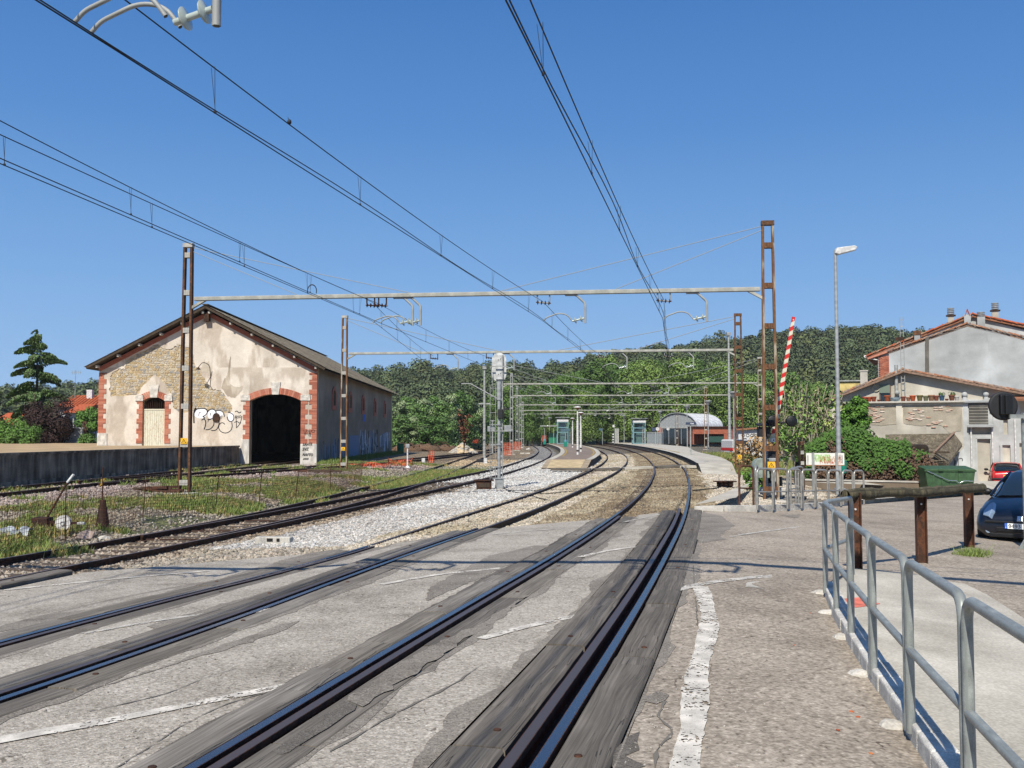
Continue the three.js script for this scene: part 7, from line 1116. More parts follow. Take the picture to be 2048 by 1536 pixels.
{ // big grey gable behind
  const D = 66, pl = facing(1780, 1910, D), Y = (py) => pl.y(py);
  const h = thing('grey_gable_house', 'tall house with large bare grey cement side wall', 'house', pl.world(0, 0, 0), pl.turn), x = (px) => pl.x(px);
  const wall = (pts, m, z, name = 'wall') => obj(name, new THREE.ExtrudeGeometry(new THREE.Shape(pts.map(p => new THREE.Vector2(x(p[0]), p[1] > 900 ? -2 : Y(p[1])))), { depth: .4, bevelEnabled: false }).translate(0, 0, z), m, h);
  wall([[1780, 999], [2140, 999], [2140, 706], [2048, 684], [1985, 664], [1936, 653], [1856, 674], [1780, 702]], M.wallGrey, -.4);
  obj('side_wall', bx(.4, Y(702) + 2, 8, .2, (Y(702) - 2) / 2, -4.4), M.wallGrey, h); wall([[1853, 748], [1860, 748], [1861, 672], [1854, 674]], std({ map: scaled(T.greywall, 1.5), color: 0x8f8b84, roughness: .95 }), 0, 'cement_seam');
  for (const [a, b, sd] of [[[1778, 700], [1938, 650], 61], [[1938, 650], [2145, 704], 62]]) tileEdge(h, V(x(a[0]), Y(a[1]), 0), V(x(b[0]), Y(b[1]), 0), M.oldTile, sd, 2);
  obj('roof_deck', [bar(V(x(1778), Y(702), -4), V(x(1938), Y(652), -4), 8, .14), bar(V(x(1938), Y(652), -4), V(x(2145), Y(706), -4), 8, .14)], M.oldTile[1], h);
  const D2 = 72, pl2 = facing(1758, 1900, D2), Y2 = (py) => pl2.y(py);
  const g = thing('brick_corner_house', 'rear house with orange tiled roof and exposed brick corner', 'house', pl2.world(0, 0, 0), pl2.turn), x2 = (px) => pl2.x(px);
  obj('wall', new THREE.ExtrudeGeometry(new THREE.Shape([[1758, 999], [2140, 999], [2140, 682], [2048, 664], [1948, 634], [1758, 706]].map(p => new THREE.Vector2(x2(p[0]), p[1] > 900 ? -2 : Y2(p[1])))), { depth: .4, bevelEnabled: false }).translate(0, 0, -.4), M.wallWhite, g);
  brickPatch(g, x2(1759), x2(1783), Y2(760), Y2(708), .04, 1, 71, M.brick); brickPatch(g, x2(1783), x2(1796), Y2(703), Y2(692), .04, .8, 72, M.brick);
  for (const [a, b, sd] of [[[1735, 709], [1950, 632], 63], [[1950, 632], [2150, 680], 64]]) tileEdge(g, V(x2(a[0]), Y2(a[1]), .25), V(x2(b[0]), Y2(b[1]), .25), [M.terracotta[2], M.oldTile[3], M.oldTile[0], M.terracotta[1]], sd, 3);
  obj('roof_deck', [bar(V(x2(1735), Y2(710), -4), V(x2(1950), Y2(634), -4), 8.5, .14), bar(V(x2(1950), Y2(634), -4), V(x2(2150), Y2(682), -4), 8.5, .14)], M.oldTile[3], g);
  obj('eave_board', bar(V(x2(1737), Y2(712), .0), V(x2(1800), Y2(692), .0), .5, .18), M.brick[0], g); obj('gutter', [rod(V(x2(1733), Y2(708), .3), V(x2(1733), Y2(708), -8), .1, .1, 10), rod(V(x2(1737), Y2(711), .1), V(x2(1757), Y2(716), .1), .05, .05, 8)], M.white, g);
  const cowl = (px, py, h2, name) => { const p = part('chimney', g); obj('stack', bx(.42, h2, .42, x2(px), Y2(py) - h2 / 2 - .6, -.6), M.wallCream, p); obj('cap', bx(.66, .07, .6, x2(px), Y2(py) - .58, -.6), M.mastDark, p); for (let i = 0; i < 4; i++) obj('cowl_ring', new THREE.CylinderGeometry(.24, .24, .07, 16).translate(x2(px), Y2(py) - .45 + i * .13, -.6), M.galv, p); };
  cowl(1906, 613, 1.0); cowl(1996, 607, 1.1); { const p = part('chimney', g); obj('stack', bx(.44, .6, .44, x2(1939), Y2(640), .4), M.wallGrey, p); obj('cap', [bar(V(x2(1934), Y2(634), .4), V(x2(1939), Y2(621), .4), .5, .05), bar(V(x2(1944), Y2(634), .4), V(x2(1939), Y2(621), .4), .5, .05)], M.terracotta[1], p); } { const p = part('chimney', g); obj('stack', bx(.5, .7, .5, x2(1966), Y2(648), .6), M.wallGrey, p); for (let i = 0; i < 4; i++) obj('cowl_ring', new THREE.CylinderGeometry(.26, .26, .07, 16).translate(x2(1966), Y2(640) + i * .13, .6), M.galv, p); }
  { const p = part('chimney', g); obj('stack', bx(.4, .5, .4, x2(1838), Y2(674), .4), M.wallGrey, p); obj('cap', bx(.5, .3, .5, x2(1838), Y2(664), .4), M.mastRust, p); }
  const yb = thing('yellow_house', 'pale yellow house corner behind the square chimney', 'house', V((1706 - 1024) / FOCAL * 78, 0, -78), -.33); obj('wall', bx(2.2, 7.6, 3, 0, 2.2, -1.5), std({ map: scaled(T.blot, 2), color: 0xf0d890, roughness: .95 }), yb); obj('roof', bx(2.5, .1, 3.3, 0, 6.05, -1.5), M.galvPale, yb);
}
{ // retaining wall in front of the hedge
  const D = 43.5, K = D / FOCAL, X = (px) => (px - 1024) * K, a = X(1590), b = X(1858), h = thing('retaining_wall', 'low grey-brown retaining wall under the ivy hedge', 'wall', V(a, 0, -D));
  const pts = [[0, 0], [b - a, 0]]; const g = new THREE.BoxGeometry(b - a, 1, .35, 20, 1, 1), p = g.attributes.position; for (let i = 0; i < p.count; i++) { const x = p.getX(i) + (b - a) / 2 + a; p.setY(i, (p.getY(i) > 0 ? (HORIZON - lerp(958, 966, (x - a) / (b - a))) * K + EYE : slopeH(x, D) - .3)); } g.computeVertexNormals(); g.translate((b - a) / 2, 0, 0); obj('wall_face', g, std({ map: scaled(T.concrete, 2.7), color: 0xa8998a, roughness: .95 }), h); obj('coping', bx(b - a, .06, .42, (b - a) / 2, (HORIZON - 961) * K + EYE, 0, 0, 0, -.02), M.concrete, h);
}
// ---------------------------------------------------------------- wooded hill
const SKYLINE = [[-300, 778], [0, 792], [60, 788], [110, 778], [200, 771], [300, 776], [600, 762], [725, 748], [800, 738], [860, 737], [920, 740], [980, 733], [1040, 731], [1100, 730], [1150, 726], [1200, 716], [1260, 704], [1330, 697], [1400, 690], [1450, 680], [1500, 674], [1600, 667], [1700, 658], [1760, 655], [1830, 664], [1900, 672], [2048, 695], [2400, 740]];
const ridgeD = 470, treeTop = 7.5;
const ridgeY = (px) => { const t = ladder(SKYLINE.map(([a, b]) => [a, b]), px); return (HORIZON - t) * ridgeD / FOCAL + EYE - treeTop; };
const hillH = (x, d) => { const px = 1024 + x / Math.max(d, 100) * FOCAL, top = ridgeY(px), t = (d - 265) / (ridgeD - 265); return d > ridgeD ? top * (1 - smooth(ridgeD, 900, d) * .7) - .8 : Math.max(-.8, lerp(-1, top, Math.pow(clamp(t, 0, 1), .9))); };
{
  const pos = [], idx = [], uv = [], nx = 90, ds = [255, 285, 315, 345, 375, 405, 435, 455, 470, 490, 540, 700, 900];
  for (const d of ds) for (let i = 0; i <= nx; i++) { const px = lerp(-500, 2600, i / nx), x = (px - 1024) / FOCAL * d; pos.push(x, hillH(x, d) + (fbm(x * .03, d * .03, 0, 3, 5) - .5) * 3 * smooth(265, 330, d), -d); uv.push(x, d); }
  const w = nx + 1; for (let j = 0; j < ds.length - 1; j++) for (let i = 0; i < nx; i++) { const o = j * w + i; idx.push(o, o + 1, o + w, o + 1, o + w + 1, o + w); }
  struct(obj('hill', fromArrays(pos, idx, uv), std({ map: scaled(T.blot, 30), color: 0x4a5430, roughness: 1 }), scene, true));
  const R = rng(301), mt = new THREE.Matrix4(), q = new THREE.Quaternion(), c = new THREE.Color(), kinds = [0, 1, 2].map(k => leafBall(60 + k, 620, 2.4, 2.1 + k * .5, 2.4, .46, .24, .42)); kinds.forEach((g, k) => { const p = g.attributes.position; for (let i = 0; i < p.count; i++) if (p.getY(i) < -1) p.setX(i, p.getX(i) * .7); });
  const wood = new THREE.Group(); wood.name = numbered('wooded_hillside'); scene.add(wood); stuff(wood, 'dense dark pine wood covering the hill behind the station', 'forest');
  const lists = [[], [], []]; let i = 0;
  for (let k = 0; k < 8600; k++) { const d = 275 + Math.pow(R(), .8) * 215, px = lerp(-250, 2350, R()); if (px > 215 && px < 700) continue; const x = (px - 1024) / FOCAL * d, s = .55 + R() * R() * 1.35; lists[i++ % 3].push([x, hillH(x, d) + 4.2 * s, d, s, R()]); }
  for (let k = 0; k < 520; k++) { const px = lerp(-250, 2350, k / 520) + R() * 6; if (px > 215 && px < 700) continue; const d = ridgeD - 4 + R() * 8, x = (px - 1024) / FOCAL * d, s = .75 + R() * R() * .9; lists[i++ % 3].push([x, hillH(x, d) + 4.4 * s - .8, d, s, R()]); }
  lists.forEach((L, k) => { const im = new THREE.InstancedMesh(kinds[k], foliage(0xffffff), L.length); im.name = 'pine_crowns'; im.userData.kind = 'stuff'; wood.add(im); L.forEach(([x, y, d, s, t], n) => { q.setFromEuler(new THREE.Euler(0, R() * 6, 0)); mt.compose(V(x, y, -d), q, V(s * (.85 + R() * .4), s * (.85 + R() * .5), s)); im.setMatrixAt(n, mt); const v = .7 + R() * .75; c.setRGB(.062 * v * (t > .85 ? 1.35 : 1), .086 * v * (t > .85 ? 1.2 : 1), .034 * v); im.setColorAt(n, c); }); });
}
// ---------------------------------------------------------------- broadleaf trees behind the station
{
  const R = rng(410); const kinds = [0, 1, 2, 3, 4].map(k => crown(70 + k, { h: 20, r: 5.2 + (k % 3) * .7, n: 9000, size: .34, lobes: 22, base: .16, shape: .7, vary: .5 })), cg = kinds.map(k => k.g), tg = kinds.map((k, i) => metreUV(joined(limbs(20, .34, k.balls, rng(i + 5)))));
  const cols = [0x557232, 0x4c6a2e, 0x5f7836, 0x486428, 0x68803c];
  const list = [];
  const top = (px) => ladder([[960, 800], [1000, 770], [1040, 765], [1090, 752], [1140, 728], [1180, 706], [1220, 700], [1260, 706], [1330, 712], [1400, 716], [1450, 726], [1520, 736], [1560, 742], [1650, 752], [1720, 770]], px);
  for (let k = 0; k < 34; k++) { const px = lerp(985, 1725, (k + .5) / 34) + (R() - .5) * 12; list.push([px, top(px) + R() * 26 - 4, 205 + R() * 50, 0]); }
  for (let k = 0; k < 20; k++) { const px = lerp(1000, 1720, (k + .5) / 20) + (R() - .5) * 14; list.push([px, lerp(top(px), 872, .38 + R() * .2), 218 + R() * 14, 1]); }
  list.sort((a, b) => a[0] - b[0]);
  const where = (px) => px < 1020 ? 'beyond the signal head' : px < 1100 ? 'beyond the row of zinc masts' : px < 1160 ? 'behind the island lift tower' : px < 1230 ? 'behind the middle of the station' : px < 1300 ? 'behind the right lift tower' : px < 1380 ? 'behind the barrel roof gable' : px < 1460 ? 'behind the barrel roof ridge' : px < 1530 ? 'behind the rusty masts' : px < 1600 ? 'behind the striped barrier' : px < 1680 ? 'left of the street lamp' : 'right of the street lamp';
  const cnt = {};
  list.forEach(([px, py, d, low], k) => { const p = atDepth(px, py, d), h = p.y + .5, i = k % 5, key = (low ? 'low ' : 'tall ') + where(px), ord = ['first', 'second', 'third', 'fourth', 'fifth', 'sixth', 'seventh', 'eighth'][cnt[key] = (cnt[key] ?? -1) + 1] ?? 'last'; const t = thing(low ? 'young_tree' : 'plane_tree', `${ord} ${low ? 'lower' : 'tall'} leafy green tree from the left ${where(px)}`, 'tree', V(p.x, -.5, -d), R() * 6, low ? 'lower trees behind the station' : 'tall trees behind the station'); const s = h / 20, c = mesh('crown', cg[i], foliage(cols[(k * 7) % 5]), t), w = mesh('trunk', tg[i], M.trunk, t); const wide = low ? .62 : s * (.85 + R() * .3); c.scale.set(wide, s, wide); w.scale.set(wide, s, wide); });
  // shorter silvery trees left of the signal
  const ks = [0, 1, 2].map(k => crown(90 + k, { h: 9, r: 2.8, n: 5200, size: .22, lobes: 14, base: .05, shape: .6, vary: .9 })), kt = ks.map((k, i) => metreUV(joined(limbs(9, .16, k.balls, rng(i + 25)))));
  const ls = [[792, 812, 140], [806, 800, 138], [822, 792, 142], [838, 804, 136], [852, 796, 140], [868, 790, 145], [884, 802, 138], [899, 786, 146], [914, 778, 148], [930, 790, 150], [946, 800, 152], [960, 812, 155], [800, 830, 130], [830, 832, 131], [858, 828, 130], [888, 834, 132]];
  ls.forEach(([px, py, d], k) => { const p = atDepth(px, py, d), t = thing('poplar_sapling', `silvery green tree ${['first', 'second', 'third', 'fourth', 'fifth', 'sixth', 'seventh', 'eighth', 'ninth', 'tenth', 'eleventh', 'twelfth', 'first of the front row', 'second of the front row', 'third of the front row', 'last of the front row'][k]} from the shed towards the signal`, 'tree', V(p.x, -.4, -d), R() * 6, 'silvery trees between shed and signal'), s = (p.y + .4) / 9; const c = mesh('crown', ks[k % 3].g, foliage([0x5f7c42, 0x4f6e32, 0x84946c][(k * 2) % 3]), t), w = mesh('trunk', kt[k % 3], M.trunk, t); c.scale.set(.85, s, .85); w.scale.set(.85, s, .85); });
}
// ---------------------------------------------------------------- far left: cedar, plum bush, shrubs, houses
{
  const D = 96, K = D / FOCAL, X = (px) => (px - 1024) * K, Y = (py) => (HORIZON - py) * K + EYE;
  const t = thing('cedar_tree', 'tall cedar with drooping tiers of branches left of the shed', 'tree', V(X(68), -.4, -D)), R = rng(55), L = [], br = [], H = Y(661) + .4;
  br.push(rod(V(0, 0, 0), V(.25, H * .62, 0), .24, .12, 9), rod(V(.25, H * .62, 0), V(.1, H * .97, 0), .12, .03, 8));
  const arm = (y, len, az, droop) => { const n = 22, pts = []; const q = V(Math.cos(az), 0, Math.sin(az)); for (let i = 0; i <= 6; i++) { const f = i / 6; pts.push(V(.2 + q.x * len * f, y + .32 * len * f * (1 - f) * .9 - droop * f * f, q.z * len * f)); } br.push(tube(pts, .035, 5, 10)); const c = new THREE.CatmullRomCurve3(pts); const m = Math.round(200 + len * 380); for (let i = 0; i < m; i++) { const f = .12 + .88 * Math.pow(R(), .8), p = c.getPoint(f), sp = .62 * (1.15 - f * .75) * (len / 2.6 + .25); const lat = (R() - .5) * 2 * sp, up = -Math.pow(R(), 1.3) * (.85 * (1.2 - f)) - .02 + .07 * R(); L.push([p.x - q.z * lat, p.y + up, p.z + q.x * lat, q.x * .4, 1, q.z * .4]); } };
  const S = [[694, 2.1, Math.PI, .5], [706, 1.9, .1, .45], [717, 2.7, -.05, .35], [722, 2.0, 2.6, .6], [738, 2.3, 3.0, .5], [747, 2.5, .25, .7], [752, 2.1, -.3, .8], [765, 2.2, 2.9, 1], [776, 3.0, 3.25, .8], [782, 3.0, .05, .8], [786, 2.6, 1.2, .8], [678, 1.2, 2.7, .4], [686, 1.2, .5, .4], [672, .9, 3.3, .4], [668, .7, 1, .5], [790, 2.8, 2.2, 1], [740, 2, 1.6, .7], [712, 1.6, 1.5, .6], [802, 2.8, .6, 1], [812, 2.6, 3.4, 1], [730, 1.6, 4.4, .6]];
  for (const [py, len, az, dr] of S) arm(Y(py) + .4, len, az, dr);
  for (let i = 0; i < 260; i++) { const f = R(); L.push([.1 + (R() - .5) * .7 * (1.2 - f), lerp(H * .74, H, f), (R() - .5) * .7 * (1.2 - f), R() - .5, 1, R() - .5]); }
  for (let i = 0; i < 60; i++) { const f = R(); L.push([.1 - f * .55, H + .1 - f * f * .4, (R() - .5) * .2, 0, 1, 0]); }
  obj('trunk', br, M.trunk, t); obj('crown', leaves(L, .15, R, .7, .45), foliage(0x587040), t, true);
  const bush = (name, label, px, py, d, rx, ry, hex, n, size, seed, cat = 'shrub') => { const p = atDepth(px, py, d), o = thing(name, label, cat, V(p.x, 0, -d)); const Rr = rng(seed), Lb = []; const balls = []; for (let i = 0; i < 15; i++) { const a = Rr() * 6.28, k = Math.sqrt(Rr()); balls.push([Math.cos(a) * k * rx * .7, lerp(.25, .86, Rr()) * ry, Math.sin(a) * k * rx * .6, rx * (.28 + .18 * Rr())]); } for (let i = 0; i < n; i++) { const b = balls[i % 15], a = Rr() * 6.28, c = Rr() * 2 - 1, s = Math.sqrt(1 - c * c), q = b[3] * Math.pow(Rr(), .35) * (Rr() < .08 ? 1.3 : 1); Lb.push([b[0] + Math.cos(a) * s * q, Math.max(.02, b[1] + c * q), b[2] + Math.sin(a) * s * q, Math.cos(a) * s, c + .4, Math.sin(a) * s]); } obj('crown', leaves(Lb, size, Rr, .8), foliage(hex), o, true); obj('trunk', [0, 1, 2, 3].map(i => rod(V(0, -.5, 0), V((i - 1.5) * rx * .3, ry * .6, (i % 2 - .5) * rx * .3), .09, .03, 6)), M.trunk, o); o.position.y = 0; return o; };
  bush('plum_bush', 'large dark purple-leaved plum bush left of the shed', 103, 800, 90, 2.7, 5.1, 0x33201c, 12000, .13, 81, 'bush');
  bush('garden_shrub', 'bright green shrub at the left frame edge', 18, 840, 86, 1.9, 3.1, 0x5c7e30, 6000, .12, 82); bush('garden_shrub', 'low green shrub between the cedar and the plum bush', 52, 850, 84, 1.7, 2.6, 0x4f6f2a, 5500, .12, 83);
  bush('garden_shrub', 'green shrub under the orange roof beside the shed corner', 182, 820, 94, 1.5, 4.6, 0x557a30, 5000, .13, 84); bush('garden_shrub', 'small round shrub at the foot of the garden wall', 176, 862, 88, 1.0, 1.9, 0x51702f, 3000, .11, 85);
  bush('garden_shrub', 'green foliage behind the cedar trunk', 40, 815, 100, 1.7, 4.1, 0x5a7c34, 4500, .13, 86); bush('garden_tree', 'thin tree half cut off by the left frame edge', -8, 760, 92, 1.1, 6.6, 0x46552c, 700, .2, 88, 'tree');
  const hs = (name, label, x0, x1, eave, ridge, d, wm, rm) => { const k = d / FOCAL, w = (x1 - x0) * k, xc = ((x0 + x1) / 2 - 1024) * k, ye = (HORIZON - eave) * k + EYE, yr = (HORIZON - ridge) * k + EYE, o = thing(name, label, 'house', V(xc, 0, -d)); obj('wall', bx(w * .94, ye + 1, 7, 0, (ye - 1) / 2, -3.5), wm, o); const dp = 8.2; const pos = [-w / 2, ye - .1, .6, w / 2, ye - .1, .6, w / 2 - w * .12, yr, -dp / 2, -w / 2 + w * .12, yr, -dp / 2, -w / 2, ye - .1, -dp, w / 2, ye - .1, -dp]; obj('roof', fromArrays(pos, [0, 1, 2, 0, 2, 3, 4, 3, 2, 4, 2, 5, 1, 5, 2, 0, 3, 4]).toNonIndexed(), rm, o).geometry.computeVertexNormals(); for (const f of [-.25, .2]) { const q = part('window', o); obj('pane', bx(.9, .9, .04, w * f, ye - 1.1, .03), M.darkGlass, q); obj('window_frame', bx(1.1, .1, .1, w * f, ye - 1.6, .04), M.white, q); } return o; };
  const orange = std({ map: scaled(T.blot, .9), color: 0xd2683a, roughness: .9 });
  const ho = hs('orange_roof_house', 'house with orange tiled roof behind the cedar and plum bush', 112, 245, 812, 788, 128, M.wallGrey, orange); obj('chimney', [bx(.7, 1.2, .6, -1.2, 7.2, -3), new THREE.SphereGeometry(.35, 14, 10).scale(1, 1, .3).translate(.9, 7.6, -2)], M.white, ho);
  { const rows = 18, w = 133 * 128 / FOCAL; for (let i = 0; i < rows; i++) obj('tile_row', bx(.1, .05, 4.4, lerp(-w * .44, w * .44, i / (rows - 1)), ((HORIZON - 800) * 128 / FOCAL + EYE) + .02, -1.7, .33, 0, 0), M.terracotta[i % 4], ho); }
  const an = part('aerial', ho); obj('aerial_mast', rod(V(-3.2, 6, -3), V(-3.2, 10.4, -3), .04, .03, 6), M.galv, an); obj('aerial_boom', [bx(1.3, .05, .05, -3.1, 10.1, -3), ...[0, 1, 2, 3, 4].map(i => bx(.03, .5, .03, -3.6 + i * .26, 10.1, -3))], M.galv, an);
  hs('small_white_house', 'small white house with orange roof at the left edge', -25, 30, 850, 824, 120, M.white, orange); hs('porch_house', 'low tiled porch roof behind the plum bush', 128, 168, 824, 806, 118, M.wallGrey, orange);
  const gw = thing('garden_wall', 'short white garden wall left of the shed', 'wall', V(X(178), 0, -92)); obj('wall_face', bx(2.3, 2.6, .25, 0, 1.1, 0), M.wallGrey, gw); obj('coping', bx(2.5, .1, .4, 0, 2.45, 0), M.white, gw); obj('gate_pier', bx(.4, 3.4, .4, .9, 1.4, -1.2), M.brownSteel, gw);
}
// ---------------------------------------------------------------- ivy hedge, bush and saplings on the right
{
  const D = 45, K = D / FOCAL, X = (px) => (px - 1024) * K, Y = (py) => (HORIZON - py) * K + EYE, R = rng(91), top = (px) => ladder([[1588, 915], [1600, 892], [1640, 876], [1680, 866], [1710, 864], [1745, 874], [1790, 888], [1825, 906], [1850, 926], [1866, 948]], px);
  const h = thing('ivy_hedge', 'thick ivy hedge with dry hanging stems on the retaining wall', 'hedge', V(X(1590), 0, -D)), L = [], dry = [], tw = [];
  for (let i = 0; i < 44000; i++) { const px = lerp(1590, 1866, R()), yt = Y(top(px) + (fbm(px * .06, 3, 0, 3, 9) - .5) * 26), yb = Y(972), f = Math.pow(R(), 1.25), y = lerp(yt, yb, f), bulge = Math.sin(Math.PI * clamp(1 - f * .8, 0, 1)) * .5 * (.2 + 1.7 * fbm(px * .05, y * .9 + 7, 0, 3, 17)), z = .1 + (R() - .35) * 1.0 + bulge, n = fbm(px * .045, y * 1.5, 0, 4, 44), green = n + (.33 - f) * .6 + (px > 1740 && px < 1800 ? .1 : 0) - (px > 1805 ? .22 : 0) > .47; const k = [X(px) - X(1590) + (R() - .5) * .2, y + (R() - .5) * .2 + (R() < .04 ? .2 * R() : 0), z, (R() - .5) * .6, .5, .8]; if (green) L.push(k); else if (R() < .33) dry.push(k); }
  for (let i = 0; i < 520; i++) { const px = lerp(1592, 1864, R()), y = lerp(Y(top(px)) - .3, Y(965), R() * .8), x = X(px) - X(1590), z = .35 + R() * .5, l = .4 + R() * .9; tw.push(tube([V(x, y, z - .1), V(x + (R() - .5) * .3, y - l * .4, z + .1), V(x + (R() - .5) * .4, Math.max(y - l, -1), z + (R() - .4) * .15)], .012 + R() * .01, 4, 5)); }
  obj('foliage', leaves(L, .095, R, .8), foliage(0x3f601e), h, true); obj('dry_leaves', leaves(dry, .085, R, .7), foliage(0x5a4433), h, true); obj('stems', tw, std({ color: 0x6a5444, roughness: .95 }), h); obj('stem_mass', rbx(X(1858) - X(1592), 2.1, .7, .2, (X(1858) - X(1590)) / 2, Y(935) , -.25), std({ map: scaled(T.wood, .6, 1.5), color: 0x4a3d32, roughness: 1 }), h);
  const bush = (name, label, px, pyB, pyT, d, r, hex, n, size, seed) => { const p = atDepth(px, pyT, d), base = (HORIZON - pyB) * d / FOCAL + EYE, o = thing(name, label, 'shrub', V(p.x, base, -d)), hh = p.y - base, c = crown(seed, { h: hh, r, n, size, lobes: 12, base: .1, shape: .6, vary: .8 }); obj('crown', c.g, foliage(hex), o, true); obj('trunk', limbs(hh, .06, c.balls, rng(seed)), M.trunk, o); };
  bush('fig_bush', 'leafy bush leaning over the hedge before the terrace wall', 1712, 880, 792, 47, .7, 0x4f7426, 3600, .1, 121); bush('fig_bush', 'green bush poking out left of the terrace wall', 1694, 890, 815, 47.5, .65, 0x587c2e, 2600, .1, 122); bush('weed_bush', 'low green weeds at the foot of the rusty mast', 1508, 985, 940, 36, .5, 0x54782c, 500, .1, 123); bush('weed_bush', 'dry tawny brush behind the relay cabinet', 1512, 960, 878, 60, 1.6, 0x9a7a4c, 1300, .14, 124);
  const spots = [[1565, 905, 770, 46], [1580, 905, 758, 52], [1597, 900, 742, 50], [1607, 905, 765, 47], [1622, 895, 750, 54], [1640, 890, 762, 50], [1655, 880, 776, 52], [1672, 880, 790, 49], [1572, 925, 838, 42], [1588, 920, 830, 43]];
  const words = ['leftmost thin sapling behind the black crossing lamp', 'slender sapling just right of the striped barrier', 'tallest bare-stemmed sapling between barrier and street lamp', 'pale forked sapling above the pitted post', 'sapling with sparse leaves left of the street lamp', 'leaning sapling close to the street lamp', 'sapling right behind the street lamp', 'short sapling right of the street lamp', 'scrubby sapling low behind the rusty mast', 'scrubby sapling left of the pitted post'];
  spots.forEach(([px, pb, pt, d], i) => { const b = atDepth(px, pb, d), tp = atDepth(px, pt, d), hh = tp.y - b.y, o = thing('sapling', words[i], 'tree', V(b.x, b.y - .4, -d), 0, 'saplings behind the hedge'), q = rng(500 + i), Ls = [], gs = []; for (let k = 0; k < 6; k++) { const a = q() * 6.28, l = hh * (.6 + q() * .45), sp = .1 + q() * .22, pts = [V(0, 0, 0), V(Math.cos(a) * sp * l * .3, l * .4, Math.sin(a) * sp * l * .3), V(Math.cos(a) * sp * l, l, Math.sin(a) * sp * l)]; gs.push(tube(pts, .022, 5, 8)); const c = new THREE.CatmullRomCurve3(pts); for (let j = 0; j < 5; j++) { const p = c.getPoint(.4 + q() * .55), e = p.clone().add(V((q() - .5) * .9, .3 + q() * .6, (q() - .5) * .9)); gs.push(rod(p, e, .011, .006, 4)); for (let m = 0; m < 9; m++) { const r = p.clone().lerp(e, q() * 1.1); Ls.push([r.x + (q() - .5) * .25, r.y + (q() - .5) * .25, r.z + (q() - .5) * .25, q() - .5, .6, q() - .5]); } } } obj('trunk', gs, std({ color: 0xa79a86, roughness: .9 }), o); obj('crown', leaves(Ls, .13, q, .8), foliage([0x6f8c40, 0x86964f, 0x5d7c36][i % 3]), o, true); });
}
// ---------------------------------------------------------------- grass and weeds
{
  const blade = (R, n, h, sp) => { const pos = [], idx = [], col = []; for (let i = 0; i < n; i++) { const a = R() * 6.28, r = R() * sp, x = Math.cos(a) * r, z = Math.sin(a) * r, b = R() * 6.28, w = .006 + R() * .006, hh = h * (.5 + R() * .7), lx = (R() - .5) * hh * .9, lz = (R() - .5) * hh * .9, o = pos.length / 3, v = .7 + R() * .6; pos.push(x - Math.cos(b) * w, 0, z - Math.sin(b) * w, x + Math.cos(b) * w, 0, z + Math.sin(b) * w, x + lx * .4 + Math.cos(b) * w * .7, hh * .6, z + lz * .4 + Math.sin(b) * w * .7, x + lx, hh, z + lz); idx.push(o, o + 1, o + 2, o, o + 2, o + 3); for (let k = 0; k < 4; k++) col.push(v, v, v * .9); } return fromArrays(pos, idx, null, col); };
  const R = rng(700), geos = [0, 1, 2].map(k => blade(R, 26, .11 + k * .035, .16)), grp = new THREE.Group(); grp.name = numbered('grass'); scene.add(grp); stuff(grp, 'rough green and straw grass over the ground before the shed', 'grass');
  const L = [[], [], []]; let n = 0;
  for (let i = 0; i < 30000; i++) { const d = 15 * Math.pow(5, R()), x = lerp(-18, railX('SL', d) + .2, R()); if (d < farEdge(x) + .4) continue; const z = zone(x, d), f = fbm(x * .5 + 4, d * .5, 0, 3, 12); if (!(z[1] > z[0] * .99) && f < .6) continue; if (f < .4) continue; if (x < railX('DR', d) + 1 && R() < .7) continue; if (d > 62 && x < -12.7) continue; L[n++ % 3].push([x, yardH(x, d) - .02, d, .55 + R() * .9 * (f + .3), R()]); }
  for (let i = 0; i < 1500; i++) { const d = lerp(40, 62, R()), x = lerp(railX('R2', d) - 2, railX('R3', d) - .3, R()); L[n++ % 3].push([x, yardH(x, d), d, .6 + R() * .7, R()]); }
  for (let i = 0; i < 4200; i++) { const d = lerp(50, 100, R()), x = rightR(d) + .3 + R() * 7 * smooth(48, 70, d) + R(); L[n++ % 3].push([x, yardH(x, d) - .05, d, 1.3 + R() * 1.5, R()]); }
  for (let i = 0; i < 260; i++) { const q = onGround(lerp(1905, 1985, R()), lerp(1104, 1122, R()), slopeH); L[n++ % 3].push([q.x, q.y, -q.z, .3 + R() * .5, R() * .6]); }
  for (let i = 0; i < 60; i++) { const q = onGround(1945 + (R() - .5) * 24, 1116 + R() * 8, slopeH); L[n++ % 3].push([q.x, q.y, -q.z, .7 + R() * .5, .1]); }
  for (let i = 0; i < 900; i++) { const d = lerp(66, 106, R()); L[n++ % 3].push([-12.9 + R() * 1.2, yardH(-12.5, d), d, 1 + R() * 1.2, R() * .5]); }
  const mt = new THREE.Matrix4(), q = new THREE.Quaternion(), c = new THREE.Color();
  L.forEach((l, k) => { const im = new THREE.InstancedMesh(geos[k], foliage(0xffffff), l.length); im.name = 'tufts'; im.userData.kind = 'stuff'; grp.add(im); l.forEach(([x, y, d, s, t], i) => { q.setFromEuler(new THREE.Euler(0, R() * 6, 0)); mt.compose(V(x, y, -d), q, V(s * 1.2, s, s * 1.2)); im.setMatrixAt(i, mt); const v = .8 + R() * .4; t > .76 ? c.setRGB(.34 * v, .27 * v, .11 * v) : c.setRGB(.15 * v, .2 * v, .05 * v); im.setColorAt(i, c); }); });
}
